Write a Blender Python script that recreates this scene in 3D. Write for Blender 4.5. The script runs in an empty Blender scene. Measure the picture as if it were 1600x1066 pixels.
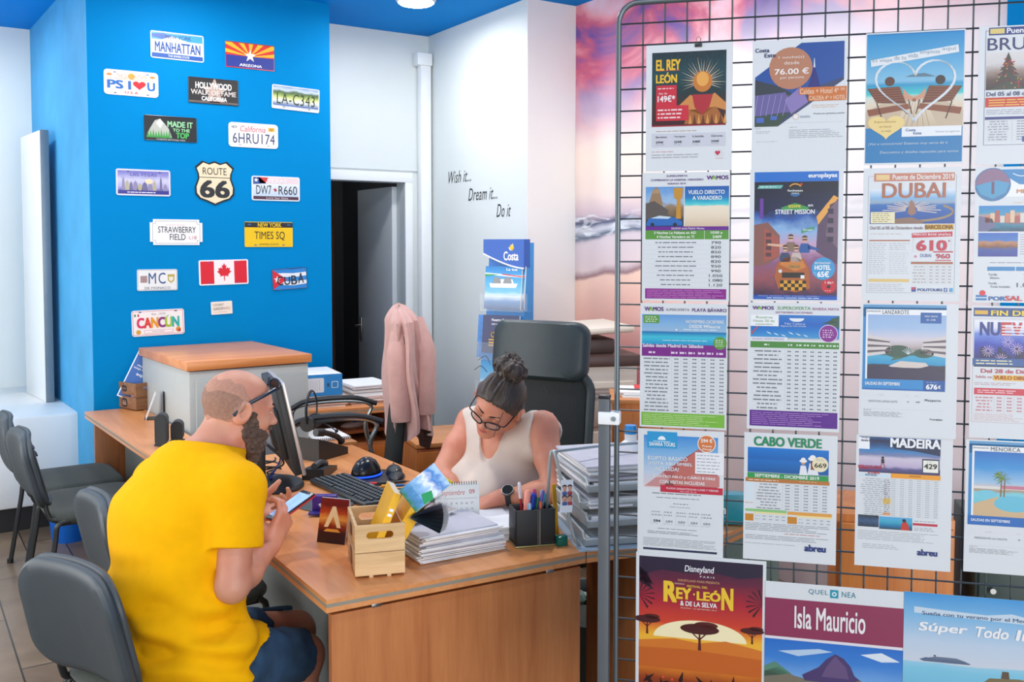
import bpy, bmesh, math, random
import numpy as np
from mathutils import Vector, Matrix
random.seed(7)
PI = math.pi
SC = bpy.context.scene
COL = SC.collection
R_ = math.radians

# ------------------------------------------------------------------ camera
FPX, YP, HEAD, EYE = 1500.0, 457.0, R_(33), 1.68
PITCH = math.atan(72/1500)
fh = Vector((math.sin(HEAD), math.cos(HEAD), 0)); RT = Vector((math.cos(HEAD), -math.sin(HEAD), 0)); UZ = Vector((0, 0, 1))
FW = fh*math.cos(PITCH) - UZ*math.sin(PITCH); UP = fh*math.sin(PITCH) + UZ*math.cos(PITCH); CE = Vector((0, 0, EYE))
cam = bpy.data.cameras.new('camera'); cam.sensor_width = 36; cam.lens = FPX/1600*36
cam.shift_y = (YP-533)/1600; cam.clip_start = .05; cam.clip_end = 100
camo = bpy.data.objects.new('camera', cam); COL.objects.link(camo)
mw = Matrix((RT, UP, -FW)).transposed().to_4x4(); mw.translation = CE; camo.matrix_world = mw
SC.camera = camo
def at(px, py, x=None, y=None, z=None, d=None):
    """the point of the room seen at a pixel of the photo, on a known plane or at a known depth"""
    r = FW + RT*((px-800)/FPX) + UP*((YP-py)/FPX)
    t = x/r.x if x is not None else y/r.y if y is not None else (z-EYE)/r.z if z is not None else d
    return CE + r*t

# ------------------------------------------------------------------ materials
def lin(c):
    if isinstance(c, str): c = tuple(int(c[i:i+2], 16) for i in (0, 2, 4))
    return tuple((v/255/12.92 if v/255 <= .04045 else ((v/255+.055)/1.055)**2.4) for v in c) + (1.0,)
MATS = {}
def nt(m):
    m.use_nodes = True
    return m.node_tree.nodes, m.node_tree.links, m.node_tree.nodes['Principled BSDF']
def M(name, col=None, rough=.5, metal=0, var=.06, scale=18, bump=0, bscale=None, spec=.5, alpha=1, trans=0, emit=None, es=0, coat=0, sheen=0, stretch=None):
    """a node material: base colour with a soft procedural variation and an optional bump"""
    if name in MATS: return MATS[name]
    m = bpy.data.materials.new(name); N, L, b = nt(m); MATS[name] = m
    b.inputs['Roughness'].default_value = rough; b.inputs['Metallic'].default_value = metal
    b.inputs['Specular IOR Level'].default_value = spec
    if coat: b.inputs['Coat Weight'].default_value = coat; b.inputs['Coat Roughness'].default_value = .15
    if sheen: b.inputs['Sheen Weight'].default_value = sheen
    if trans: b.inputs['Transmission Weight'].default_value = trans
    if alpha < 1: b.inputs['Alpha'].default_value = alpha
    c = lin(col)
    if emit: b.inputs['Emission Color'].default_value = lin(emit); b.inputs['Emission Strength'].default_value = es
    if var or bump:
        tc = N.new('ShaderNodeTexCoord'); n = N.new('ShaderNodeTexNoise'); n.inputs['Scale'].default_value = scale; n.inputs['Detail'].default_value = 4
        src = tc.outputs['Object']
        if stretch:
            mp = N.new('ShaderNodeMapping'); mp.inputs['Scale'].default_value = stretch; L.new(src, mp.inputs['Vector']); src = mp.outputs['Vector']
        L.new(src, n.inputs['Vector'])
        mx = N.new('ShaderNodeMix'); mx.data_type = 'RGBA'
        mx.inputs[6].default_value = tuple(max(0, v*(1-var*2)) for v in c[:3])+(1,); mx.inputs[7].default_value = tuple(min(1, v*(1+var*2)) for v in c[:3])+(1,)
        L.new(n.outputs['Fac'], mx.inputs[0]); L.new(mx.outputs[2], b.inputs['Base Color'])
        if bump:
            n2 = N.new('ShaderNodeTexNoise'); n2.inputs['Scale'].default_value = bscale or scale*8; n2.inputs['Detail'].default_value = 3; L.new(src, n2.inputs['Vector'])
            bp = N.new('ShaderNodeBump'); bp.inputs['Strength'].default_value = bump; bp.inputs['Distance'].default_value = .004
            L.new(n2.outputs['Fac'], bp.inputs['Height']); L.new(bp.outputs['Normal'], b.inputs['Normal'])
    else: b.inputs['Base Color'].default_value = c
    return m
PRINT = [1.0]        # reflectance of the printing inks in use
def ink(hexa, rough=.35):
    m = M('ink_%s_%d' % (hexa, PRINT[0]*100), hexa, rough=rough, var=0); m.node_tree.nodes['Principled BSDF'].inputs['Base Color'].default_value = tuple(v*PRINT[0] for v in lin(hexa)[:3])+(1,); return m
def wood(name, c1, c2, axis, rough=.38, scale=3.0, fine=1.0):
    """laminate with long grain along one axis"""
    if name in MATS: return MATS[name]
    m = bpy.data.materials.new(name); N, L, b = nt(m); MATS[name] = m
    tc = N.new('ShaderNodeTexCoord'); mp = N.new('ShaderNodeMapping')
    s = [7*scale]*3; s[axis] = .55*scale; mp.inputs['Scale'].default_value = s; L.new(tc.outputs['Object'], mp.inputs['Vector'])
    n = N.new('ShaderNodeTexNoise'); n.inputs['Scale'].default_value = 1; n.inputs['Detail'].default_value = 6; n.inputs['Distortion'].default_value = .6; L.new(mp.outputs[0], n.inputs['Vector'])
    n2 = N.new('ShaderNodeTexNoise'); n2.inputs['Scale'].default_value = 6*fine; n2.inputs['Detail'].default_value = 3; L.new(mp.outputs[0], n2.inputs['Vector'])
    ad = N.new('ShaderNodeMath'); ad.operation = 'MULTIPLY_ADD'; ad.inputs[1].default_value = .3; L.new(n2.outputs['Fac'], ad.inputs[0]); L.new(n.outputs['Fac'], ad.inputs[2])
    r = N.new('ShaderNodeValToRGB'); r.color_ramp.elements[0].position = .42; r.color_ramp.elements[0].color = lin(c1); r.color_ramp.elements[1].position = .88; r.color_ramp.elements[1].color = lin(c2)
    L.new(ad.outputs[0], r.inputs[0]); L.new(r.outputs[0], b.inputs['Base Color']); b.inputs['Roughness'].default_value = rough
    return m
def pic(name, stops, amp=.05, nscale=(4, 14), rough=.35):
    """a printed picture: colour bands up the print, broken up by noise"""
    if name in MATS: return MATS[name]
    m = bpy.data.materials.new(name); N, L, b = nt(m); MATS[name] = m
    uv = N.new('ShaderNodeUVMap'); mp = N.new('ShaderNodeMapping'); mp.inputs['Scale'].default_value = (nscale[0], nscale[1], 1); L.new(uv.outputs[0], mp.inputs['Vector'])
    n = N.new('ShaderNodeTexNoise'); n.inputs['Scale'].default_value = 1; n.inputs['Detail'].default_value = 5; L.new(mp.outputs[0], n.inputs['Vector'])
    sp = N.new('ShaderNodeSeparateXYZ'); L.new(uv.outputs[0], sp.inputs[0])
    a = N.new('ShaderNodeMath'); a.operation = 'SUBTRACT'; a.inputs[1].default_value = .5; L.new(n.outputs['Fac'], a.inputs[0])
    a2 = N.new('ShaderNodeMath'); a2.operation = 'MULTIPLY_ADD'; a2.inputs[1].default_value = amp*2; L.new(a.outputs[0], a2.inputs[0]); L.new(sp.outputs[1], a2.inputs[2])
    r = N.new('ShaderNodeValToRGB'); cr = r.color_ramp
    while len(cr.elements) < len(stops): cr.elements.new(.5)
    for e, (p, c) in zip(cr.elements, stops): e.position = p; e.color = tuple(v*PRINT[0] for v in lin(c)[:3])+(1,)
    L.new(a2.outputs[0], r.inputs[0]); L.new(r.outputs[0], b.inputs['Base Color']); b.inputs['Roughness'].default_value = rough
    return m

# ------------------------------------------------------------------ mesh builder
TXT = {}
def glyphs(s, bold=0.0, space=1.0):
    k = (s, bold, space)
    if k not in TXT:
        c = bpy.data.curves.new('t', 'FONT'); c.body = s; c.resolution_u = 3; c.offset = bold; c.space_character = space
        o = bpy.data.objects.new('t', c); me = bpy.data.meshes.new_from_object(o)
        v = np.array([(q.co.x, q.co.y) for q in me.vertices]) if len(me.vertices) else np.zeros((1, 2))
        f = [tuple(p.vertices) for p in me.polygons]
        if len(f):
            n = me.polygons[0].normal.z
            if n < 0: f = [t[::-1] for t in f]
        TXT[k] = (v, f, v.min(0), v.max(0))
        bpy.data.objects.remove(o); bpy.data.curves.remove(c); bpy.data.meshes.remove(me)
    return TXT[k]
class MB:
    def __init__(s): s.V = []; s.F = []; s.I = []; s.UV = []; s.mats = []; s.sm = []
    def mi(s, m):
        if m not in s.mats: s.mats.append(m)
        return s.mats.index(m)
    def add(s, vs, fs, m, X=None, uvs=None, smooth=True):
        o = len(s.V); i = s.mi(m)
        s.V += [tuple(X @ Vector(v)) if X is not None else tuple(v) for v in vs]
        for k, f in enumerate(fs):
            s.F.append(tuple(o+j for j in f)); s.I.append(i); s.sm.append(smooth)
            s.UV.append(uvs[k] if uvs else None)
    def box(s, c, d, m, bev=0, X=None, seg=2):
        bm = bmesh.new(); bmesh.ops.create_cube(bm, size=1)
        for v in bm.verts: v.co = Vector((v.co.x*d[0]+c[0], v.co.y*d[1]+c[1], v.co.z*d[2]+c[2]))
        if bev: bmesh.ops.bevel(bm, geom=bm.edges[:], offset=min(bev, min(d)*.49), segments=seg, profile=.5, affect='EDGES')
        bm.verts.index_update()
        s.add([v.co.copy() for v in bm.verts], [[v.index for v in f.verts] for f in bm.faces], m, X); bm.free(); return s
    def tube(s, pts, r, m, n=8, closed=False, X=None, flat=1.0, caps=True):
        pts = [Vector(p) for p in pts]; k = len(pts); rr = r if isinstance(r, (list, tuple)) else [r]*k
        vs = []; up = None
        for i, p in enumerate(pts):
            a = pts[(i-1) % k] if (closed or i > 0) else p; b = pts[(i+1) % k] if (closed or i < k-1) else p
            t = (b-a).normalized() if (b-a).length > 1e-9 else Vector((0, 0, 1))
            if up is None: up = t.orthogonal().normalized() if abs(t.z) > .9 else (UZ - t*t.z).normalized()
            up = (up - t*up.dot(t)); up = up.normalized() if up.length > 1e-6 else t.orthogonal().normalized()
            w = t.cross(up)
            for j in range(n):
                q = 2*PI*j/n; vs.append(p + w*(math.cos(q)*rr[i]) + up*(math.sin(q)*rr[i]*flat))
        fs = []
        for i in range(k if closed else k-1):
            i2 = (i+1) % k
            for j in range(n): fs.append((i*n+j, i*n+(j+1) % n, i2*n+(j+1) % n, i2*n+j))
        if not closed and caps: fs += [tuple(range(n-1, -1, -1)), tuple((k-1)*n+j for j in range(n))]
        s.add(vs, fs, m, X); return s
    def cyl(s, p0, p1, r, m, r1=None, n=24, X=None): return s.tube([p0, p1], [r, r if r1 is None else r1], m, n, X=X)
    def lathe(s, prof, m, c=(0, 0, 0), n=28, X=None, sx=1, sy=1):
        vs = []; fs = []; k = len(prof)
        for r, z in prof:
            for j in range(n): q = 2*PI*j/n; vs.append((c[0]+r*math.cos(q)*sx, c[1]+r*math.sin(q)*sy, c[2]+z))
        for i in range(k-1):
            for j in range(n): fs.append((i*n+j, i*n+(j+1) % n, (i+1)*n+(j+1) % n, (i+1)*n+j))
        fs += [tuple(range(n-1, -1, -1)), tuple((k-1)*n+j for j in range(n))]
        s.add(vs, fs, m, X); return s
    def prism(s, poly, z0, z1, m, X=None):
        """polygon in xy pushed from z0 to z1"""
        n = len(poly); ar = sum(poly[i][0]*poly[(i+1) % n][1]-poly[(i+1) % n][0]*poly[i][1] for i in range(n))
        if ar < 0: poly = poly[::-1]
        vs = [(x, y, z0) for x, y in poly]+[(x, y, z1) for x, y in poly]
        fs = [tuple(range(n-1, -1, -1)), tuple(range(n, 2*n))]+[(i, (i+1) % n, n+(i+1) % n, n+i) for i in range(n)]
        s.add(vs, fs, m, X); return s
    def ball(s, c, r, m, n=16, X=None):
        r = r if isinstance(r, (list, tuple)) else (r, r, r); h = n//2
        vs = []; fs = []
        for i in range(1, h):
            a = PI*i/h
            for j in range(n): q = 2*PI*j/n; vs.append((c[0]+r[0]*math.sin(a)*math.cos(q), c[1]+r[1]*math.sin(a)*math.sin(q), c[2]+r[2]*math.cos(a)))
        t = len(vs); vs += [(c[0], c[1], c[2]+r[2]), (c[0], c[1], c[2]-r[2])]
        for i in range(h-2):
            for j in range(n): fs.append((i*n+j, (i+1)*n+j, (i+1)*n+(j+1) % n, i*n+(j+1) % n))
        for j in range(n): fs.append((t, j, (j+1) % n)); fs.append((t+1, (h-2)*n+(j+1) % n, (h-2)*n+j))
        s.add(vs, fs, m, X); return s
    def quad(s, p, m, X=None): s.add(p, [(0, 1, 2, 3)], m, X, uvs=[((0, 0), (1, 0), (1, 1), (0, 1))]); return s
    def build(s, name, parent=None, loc=None, rotz=None, angle=38):
        me = bpy.data.meshes.new(name); me.from_pydata(s.V, [], s.F); 
        for m in s.mats: me.materials.append(m)
        me.polygons.foreach_set('material_index', s.I); me.polygons.foreach_set('use_smooth', s.sm)
        if any(u is not None for u in s.UV):
            l = me.uv_layers.new(name='UVMap')
            for p, u in zip(me.polygons, s.UV):
                if u:
                    for k, li in enumerate(p.loop_indices): l.data[li].uv = u[k]
        me.set_sharp_from_angle(angle=R_(angle)); me.update()
        o = bpy.data.objects.new(name, me); COL.objects.link(o)
        if parent is not None: o.parent = parent
        if loc is not None: o.location = loc
        if rotz is not None: o.rotation_euler = (0, 0, rotz)
        return o
def tag(o, label, cat, group=None, kind=None):
    o['label'] = label; o['category'] = cat
    if group: o['group'] = group
    if kind: o['kind'] = kind
    return o
def thing(name, label, cat, loc=(0, 0, 0), rotz=0, group=None):
    o = bpy.data.objects.new(name, None); COL.objects.link(o); o.empty_display_size = .05
    o.location = loc; o.rotation_euler = (0, 0, rotz); return tag(o, label, cat, group)
def struct(name, mb, **k):
    o = mb.build(name, **k); o['kind'] = 'structure'; return o
def dup(root, loc, rotz, label=None, group=None):
    r = root.copy(); COL.objects.link(r); r.location = loc; r.rotation_euler = (0, 0, rotz)
    if label: r['label'] = label
    if group: r['group'] = group
    for ch in list(root.children):
        c = ch.copy(); COL.objects.link(c); c.parent = r
        for g in list(ch.children):
            e = g.copy(); COL.objects.link(e); e.parent = c
    return r
def arc(c, r, a0, a1, n, plane='xy'):
    out = []
    for i in range(n+1):
        a = R_(a0+(a1-a0)*i/n); x, y = r*math.cos(a), r*math.sin(a)
        out.append((c[0]+x, c[1]+y, c[2]) if plane == 'xy' else (c[0]+x, c[1], c[2]+y) if plane == 'xz' else (c[0], c[1]+x, c[2]+y))
    return out
def smooth_path(pts, n=6):
    """Catmull-Rom through the points"""
    P = [Vector(p) for p in pts]; P = [P[0]*2-P[1]]+P+[P[-1]*2-P[-2]]; out = []
    for i in range(1, len(P)-2):
        for k in range(n):
            t = k/n; a, b, c, d = P[i-1:i+3]
            out.append(.5*((2*b)+(c-a)*t+(2*a-5*b+4*c-d)*t*t+(3*b-a-3*c+d)*t**3))
    out.append(P[-2]); return out
def dense(p, step=.03):
    o = []
    for i in range(len(p)):
        a, b = p[i], p[(i+1) % len(p)]; k = max(1, int(math.hypot(b[0]-a[0], b[1]-a[1])/step)); o += [(a[0]+(b[0]-a[0])*j/k, a[1]+(b[1]-a[1])*j/k) for j in range(k)]
    return o
def rrect(w, h, r, n=5, cx=0, cy=0):
    p = []
    for x, y, a in ((w/2-r, h/2-r, 0), (-w/2+r, h/2-r, 90), (-w/2+r, -h/2+r, 180), (w/2-r, -h/2+r, 270)):
        for i in range(n+1): q = R_(a+90*i/n); p.append((cx+x+r*math.cos(q), cy+y+r*math.sin(q)))
    return p
# ------------------------------------------------------------------ the room
WY = 5.80           # plane of the blue wall with the plates
CZ = 3.215          # ceiling
white = M('painted_white_wall', (218, 225, 224), rough=.55, var=.012, scale=3, bump=.05, bscale=220)
cream = M('painted_pillar_cream', (232, 230, 226), rough=.6, var=.012, scale=3, bump=.05, bscale=220)
blue = M('painted_blue_wall', (0, 124, 186), rough=.6, var=.02, scale=3, bump=.05, bscale=200, spec=.05)
blue2 = M('light_blue_side_wall', (76, 162, 212), rough=.6, spec=.1, var=.1, scale=5, bump=.15, bscale=120)
bluec = M('painted_blue_ceiling', (0, 132, 214), rough=.6, spec=.05, var=.02, scale=3)
trimw = M('gloss_white_trim', (232, 236, 238), rough=.3, var=.01)
bl = at(140, 300, y=WY).x; br = at(517, 300, y=WY).x
sl = at(47, 46, z=CZ)
dw = 6.30; cx = 3.36; pY = 5.005; mX = 3.735
def wallbox(name, x0, x1, y0, y1, m, z0=0, z1=CZ):
    return struct(name, MB().box(((x0+x1)/2, (y0+y1)/2, (z0+z1)/2), (x1-x0, y1-y0, z1-z0), m))
# floor: brown grey boards
fm = bpy.data.materials.new('floor_boards'); N, L, b = nt(fm)
tc = N.new('ShaderNodeTexCoord'); mp = N.new('ShaderNodeMapping'); mp.inputs['Rotation'].default_value = (0, 0, R_(90)); L.new(tc.outputs['Object'], mp.inputs['Vector'])
bk = N.new('ShaderNodeTexBrick'); bk.inputs['Color1'].default_value = lin((132, 112, 92)); bk.inputs['Color2'].default_value = lin((106, 88, 72)); bk.inputs['Mortar'].default_value = lin((52, 45, 40))
bk.inputs['Scale'].default_value = 1; bk.inputs['Brick Width'].default_value = 1.2; bk.inputs['Row Height'].default_value = .2; bk.inputs['Mortar Size'].default_value = .004
L.new(mp.outputs[0], bk.inputs['Vector'])
ns = N.new('ShaderNodeTexNoise'); ns.inputs['Scale'].default_value = 3; ns.inputs['Detail'].default_value = 6; ns.inputs['Distortion'].default_value = 1.5; L.new(mp.outputs[0], ns.inputs['Vector'])
mx = N.new('ShaderNodeMix'); mx.data_type = 'RGBA'; mx.blend_type = 'OVERLAY'; mx.inputs[0].default_value = .55; L.new(bk.outputs['Color'], mx.inputs[6]); L.new(ns.outputs['Fac'], mx.inputs[7]); L.new(mx.outputs[2], b.inputs['Base Color'])
b.inputs['Roughness'].default_value = .28
struct('floor', MB().box((1.6, 3.4, -.03), (10, 12, .06), fm))
struct('ceiling', MB().box((1.6, 3.4, CZ+.03), (10, 12, .06), bluec))
# blue wall block (front face + slanted left face)
struct('wall_back', MB().prism([(bl, WY), (br, WY), (br, dw), (sl.x+.35, 7.7), (sl.x, 7.7)], 0, CZ, blue))
# the left face has a lighter blue with streakier variation
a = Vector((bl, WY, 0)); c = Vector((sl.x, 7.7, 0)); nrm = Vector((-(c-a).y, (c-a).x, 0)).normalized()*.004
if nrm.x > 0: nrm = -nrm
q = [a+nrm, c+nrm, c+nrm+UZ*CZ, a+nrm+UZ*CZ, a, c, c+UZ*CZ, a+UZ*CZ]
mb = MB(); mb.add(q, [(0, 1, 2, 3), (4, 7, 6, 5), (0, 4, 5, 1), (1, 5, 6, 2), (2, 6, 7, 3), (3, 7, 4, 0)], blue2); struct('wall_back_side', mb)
wallbox('wall_left_far', -1.2, 1.0, 7.64, 7.75, white)
# left wall with an unseen window opening, added for light from the left
wallbox('wall_left', -1.35, -1.2, 6.3, 7.75, white); wallbox('wall_left_front', -1.35, -1.2, -2.4, 2.2, white)
struct('wall_left_below', MB().box((-1.275, 4.25, .35), (.15, 4.1, .7), white)); struct('wall_left_above', MB().box((-1.275, 4.25, 2.96), (.15, 4.1, .5), white))
mb = MB()
for y_ in (2.22, 4.25, 6.28): mb.box((-1.275, y_, 1.7), (.06, .05, 2.0), trimw, .004)
for z_ in (.72, 2.69): mb.box((-1.275, 4.25, z_), (.06, 4.1, .05), trimw, .004)
wf0 = struct('unseen_window_1', mb)
# door wall at the back: opening, architrave, frame
dl = br-.05; dr = at(632, 400, y=dw).x; dz = at(575, 283, y=dw).z; jr = at(643, 400, y=dw).x
mb = MB(); mb.box(((dr+cx)/2, dw+.06, CZ/2), (cx-dr, .12, CZ), white); mb.box(((dl+dr)/2, dw+.06, (CZ+dz)/2), (dr-dl, .12, CZ-dz), white); struct('wall_door', mb)
mb = MB(); mb.box((dr+.03, dw-.008, dz/2), (.06, .024, dz), trimw, .003); mb.box(((dl+dr+.06)/2, dw-.008, dz+.035), (dr+.06-dl, .024, .07), trimw, .003)
struct('trim_1', mb)
mb = MB(); zt = at(590, 265, y=dw).z; mb.box(((dl+cx)/2, dw-.004, zt), (cx-dl, .01, .006), M('grey_joint', (190, 196, 200), rough=.6)); struct('trim_2', mb)
# corner duct: white pipe boxing from floor to just under the ceiling
mb = MB(); x0 = at(664, 300, y=dw-.05).x; mb.box((cx-.06, dw-.045, 1.5), (.085, .07, 3.0), trimw, .01); mb.box((cx-.075, dw-.05, 3.03), (.12, .09, .09), trimw, .008); struct('trim_3', mb)
# back room seen through the opening
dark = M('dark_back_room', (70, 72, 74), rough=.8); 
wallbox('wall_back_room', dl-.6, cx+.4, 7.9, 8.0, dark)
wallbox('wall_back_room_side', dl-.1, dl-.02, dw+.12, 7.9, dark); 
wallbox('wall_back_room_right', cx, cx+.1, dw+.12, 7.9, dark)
# open door leaf swung into the back room
bl_ = bpy.data.lights.new('back_room_fill', 'POINT'); bl_.energy = 3; bl_.shadow_soft_size = .1; blo = bpy.data.objects.new('back_room_fill', bl_); COL.objects.link(blo); blo.location = (3.0, 7.1, 2.7)  # dim fill added to lift the dark back room, no fixture there
leafm = M('door_leaf_grey_white', (214, 220, 222), rough=.35, var=.01)
hp = Vector((dr-.02, dw+.12, 0)); fp = at(563, 400, y=dw+.72); dd = (Vector((fp.x, fp.y, 0))-hp); lw_ = dd.length
dr_ = thing('door', 'light grey door leaf standing open into the dark back room', 'door', hp, math.atan2(dd.y, dd.x)); dr_['kind'] = 'structure'; dr_.name = 'door_1'
MB().box((lw_/2, 0, dz/2-.01), (lw_, .04, dz-.03), leafm, .003).build('door_leaf', dr_)
hm = M('brushed_steel', (170, 172, 172), rough=.3, metal=1)
mb = MB(); mb.box((lw_-.06, .026, 1.03), (.035, .012, .19), hm, .003); mb.tube([(lw_-.06, .03, 1.06), (lw_-.06, .07, 1.06), (lw_-.17, .07, 1.06)], .009, hm)
mb.box((lw_-.06, -.026, 1.03), (.035, .012, .19), hm, .003); mb.tube([(lw_-.06, -.03, 1.06), (lw_-.06, -.07, 1.06), (lw_-.17, -.07, 1.06)], .009, hm); mb.build('door_handle', dr_)
MB().box((lw_-.02, -.023, dz-.2), (.03, .01, .1), hm, .002).build('hinge', dr_)
# tall brown cupboard in the back room
bw = wood('dark_brown_wood', (62, 42, 32), (92, 64, 48), 2)
cb = thing('tall_cupboard', 'dark brown wooden cupboard inside the unlit back room', 'cupboard', (2.72, 7.55, 0))
MB().box((0, 0, 1.0), (.62, .5, 2.0), bw, .004).build('body', cb); MB().box((-.15, -.258, 1.0), (.29, .02, 1.9), bw, .003).build('door', cb); MB().box((.15, -.258, 1.0), (.29, .02, 1.9), bw, .003).build('door', cb)
MB().cyl((-.03, -.268, 1.0), (-.03, -.295, 1.0), .012, hm, n=12).build('knob', cb)
bx = thing('archive_box', 'pale archive box on top of the brown cupboard in the dark back room', 'box', (2.72, 7.5, 2.0)); MB().box((0, 0, .13), (.3, .3, .26), M('grey_card', (150, 152, 150), rough=.8), .004).build('body', bx); MB().box((0, 0, .275), (.31, .31, .03), M('grey_card2', (120, 122, 120), rough=.8), .004).build('lid', bx)
# side wall with lettering, pillar, mural wall
wallbox('wall_right', cx, mX+.1, pY, dw+.12, white)
struct('wall_pillar', MB().box(((cx+mX)/2+.001, pY-.004, CZ/2), (mX-cx+.002, .01, CZ), cream))
# mural: a printed photograph of a sunset beach on the wall
mm = bpy.data.materials.new('printed_beach_mural'); N, L, b = nt(mm)
uv = N.new('ShaderNodeUVMap'); sp = N.new('ShaderNodeSeparateXYZ'); L.new(uv.outputs[0], sp.inputs[0])
def noise(sc, det=5, dist=0.):
    p = N.new('ShaderNodeMapping'); p.inputs['Scale'].default_value = sc+(1,); L.new(uv.outputs[0], p.inputs['Vector'])
    n = N.new('ShaderNodeTexNoise'); n.inputs['Scale'].default_value = 1; n.inputs['Detail'].default_value = det; n.inputs['Distortion'].default_value = dist; L.new(p.outputs[0], n.inputs['Vector']); return n.outputs['Fac']
def ramp(src, stops):
    r = N.new('ShaderNodeValToRGB'); cr = r.color_ramp
    while len(cr.elements) < len(stops): cr.elements.new(.5)
    for e, (p, c_) in zip(cr.elements, stops): e.position = p; e.color = lin(c_)
    L.new(src, r.inputs[0]); return r.outputs[0]
def mth(op, a_, b_):
    n = N.new('ShaderNodeMath'); n.operation = op
    for k, v in enumerate((a_, b_)):
        if isinstance(v, (int, float)): n.inputs[k].default_value = v
        else: L.new(v, n.inputs[k])
    return n.outputs[0]
def mixc(f, a_, b_):
    n = N.new('ShaderNodeMix'); n.data_type = 'RGBA'
    for k, v in ((0, f), (6, a_), (7, b_)):
        if isinstance(v, tuple): n.inputs[k].default_value = v
        elif isinstance(v, (int, float)): n.inputs[k].default_value = v
        else: L.new(v, n.inputs[k])
    return n.outputs[2]
clouds = ramp(mth('ADD', noise((3.2, 4.2), 6, 1.2), mth('MULTIPLY', sp.outputs[0], .12)), [(.25, (44, 40, 110)), (.42, (110, 74, 150)), (.5, (200, 90, 120)), (.58, (232, 150, 160)), (.74, (238, 214, 226))])
v = sp.outputs[1]; u = sp.outputs[0]
vs = mth('SUBTRACT', v, mth('MULTIPLY', mth('MULTIPLY', u, .95), mth('MAXIMUM', mth('SUBTRACT', .62, v), 0.0)))
low = ramp(mth('ADD', vs, mth('MULTIPLY', mth('SUBTRACT', noise((5, 9), 5, .5), .5), .05)), [(0, (196, 120, 110)), (.2, (205, 110, 110)), (.36, (236, 180, 164)), (.445, (248, 208, 188)), (.452, (150, 110, 116)), (.47, (226, 206, 206)), (.53, (214, 200, 206)), (.538, (60, 84, 110)), (.552, (205, 206, 216)), (.563, (58, 70, 104)), (.578, (196, 176, 186)), (.62, (232, 212, 204)), (.7, (244, 222, 208)), (.8, (232, 206, 214))])
foam = mth('MULTIPLY', ramp(noise((12, 60), 4, .8), [(.5, (0, 0, 0)), (.62, (255, 255, 255))]), ramp(vs, [(.535, (0, 0, 0)), (.54, (255, 255, 255)), (.58, (255, 255, 255)), (.585, (0, 0, 0))]))
low = mixc(mth('MULTIPLY', foam, .8), low, lin((230, 236, 242)))
allc = mixc(ramp(mth('ADD', v, mth('MULTIPLY', mth('SUBTRACT', noise((4, 5), 4, .6), .5), .15)), [(.72, (0, 0, 0)), (.86, (255, 255, 255))]), low, clouds)
pale = mixc(mth('MULTIPLY', ramp(mth('ADD', u, mth('MULTIPLY', noise((3, 3), 3), .2)), [(.30, (0, 0, 0)), (.60, (235, 235, 235))]), ramp(v, [(.80, (255, 255, 255)), (.92, (60, 60, 60))])), allc, lin((228, 222, 222)))
L.new(pale, b.inputs['Base Color']); b.inputs['Roughness'].default_value = .45
mY = 2.14
mb = MB(); mb.box((mX+.05, (mY+pY)/2, CZ/2), (.1, pY-mY, CZ), white); struct('wall_mural', mb)
mb = MB(); mb.quad([(mX-.003, pY-.01, 0), (mX-.003, mY, 0), (mX-.003, mY, CZ), (mX-.003, pY-.01, CZ)], mm); struct('wall_mural_print', mb)
wallbox('wall_blue_right', mX-.03, mX+.1, -2.4, mY, blue)
# white ledge by the shop window with dark base
mb = MB(); lm_ = M('white_ledge_board', (236, 237, 235), rough=.35, var=.01)
lyf = 6.25; lzt = .68
mb.box((-.2, (lyf+7.64)/2, (lzt+.14)/2), (2.4, 7.64-lyf, lzt-.14), lm_, .02)
led = thing('window_ledge', 'long white boxed ledge with dark base below the white wall', 'ledge', (0, 0, 0))
mb.build('ledge_body', led)
MB().box((-.2, (lyf+7.64)/2+.02, .07), (2.38, 7.64-lyf-.04, .14), M('black_plinth', (24, 24, 26), rough=.5)).build('plinth', led)
# thin white board standing on the ledge against the blue side wall
p0 = at(72, 612, y=7.25); wb = thing('white_board', 'tall thin white panel standing on the ledge beside the blue wall', 'board', (0, 0, 0))
p1 = at(52, 400, y=7.42); 
mb = MB(); A0 = Vector((at(73, 400, y=6.75).x, 6.75, lzt)); A1 = Vector((at(42, 400, y=7.30).x, 7.30, lzt)); zz = at(66, 203, y=6.75).z
dv = (A1-A0); le = dv.length; wb.location = A0; wb.rotation_euler = (0, 0, math.atan2(dv.y, dv.x))
MB().box((le/2, 0, (zz-lzt)/2), (le, .045, zz-lzt), trimw, .004).build('panel', wb)
MB().box((-.006, 0, (zz-lzt)/2), (.012, .05, zz-lzt), M('grey_edge', (120, 132, 142), rough=.4, metal=.3), .002).build('edge_strip', wb)
# ceiling downlights
def downlight(x, y, label, w=16):
    t = thing('ceiling_light', label, 'ceiling light', (x, y, CZ), 0, 'round ceiling lights')
    MB().lathe([(.0, 0), (.125, 0), (.125, -.012), (.112, -.026), (.108, -.02), (.0, -.02)], trimw).build('trim_ring', t)
    MB().lathe([(.0, -.0205), (.107, -.0205), (.1, -.034), (.06, -.042), (0, -.044)], M('lamp_diffuser', (255, 255, 255), var=0, emit=(255, 250, 244), es=26)).build('diffuser', t)
    l = bpy.data.lights.new('downlight', 'AREA'); l.shape = 'DISK'; l.size = .22; l.energy = w; l.color = (1, .965, .93)
    lo = bpy.data.objects.new('downlight', l); COL.objects.link(lo); lo.location = (x, y, CZ-.06)
cl = at(650, -2, z=CZ)
downlight(cl.x, cl.y, 'round glowing ceiling light near the top edge above the door', 11)
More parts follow.
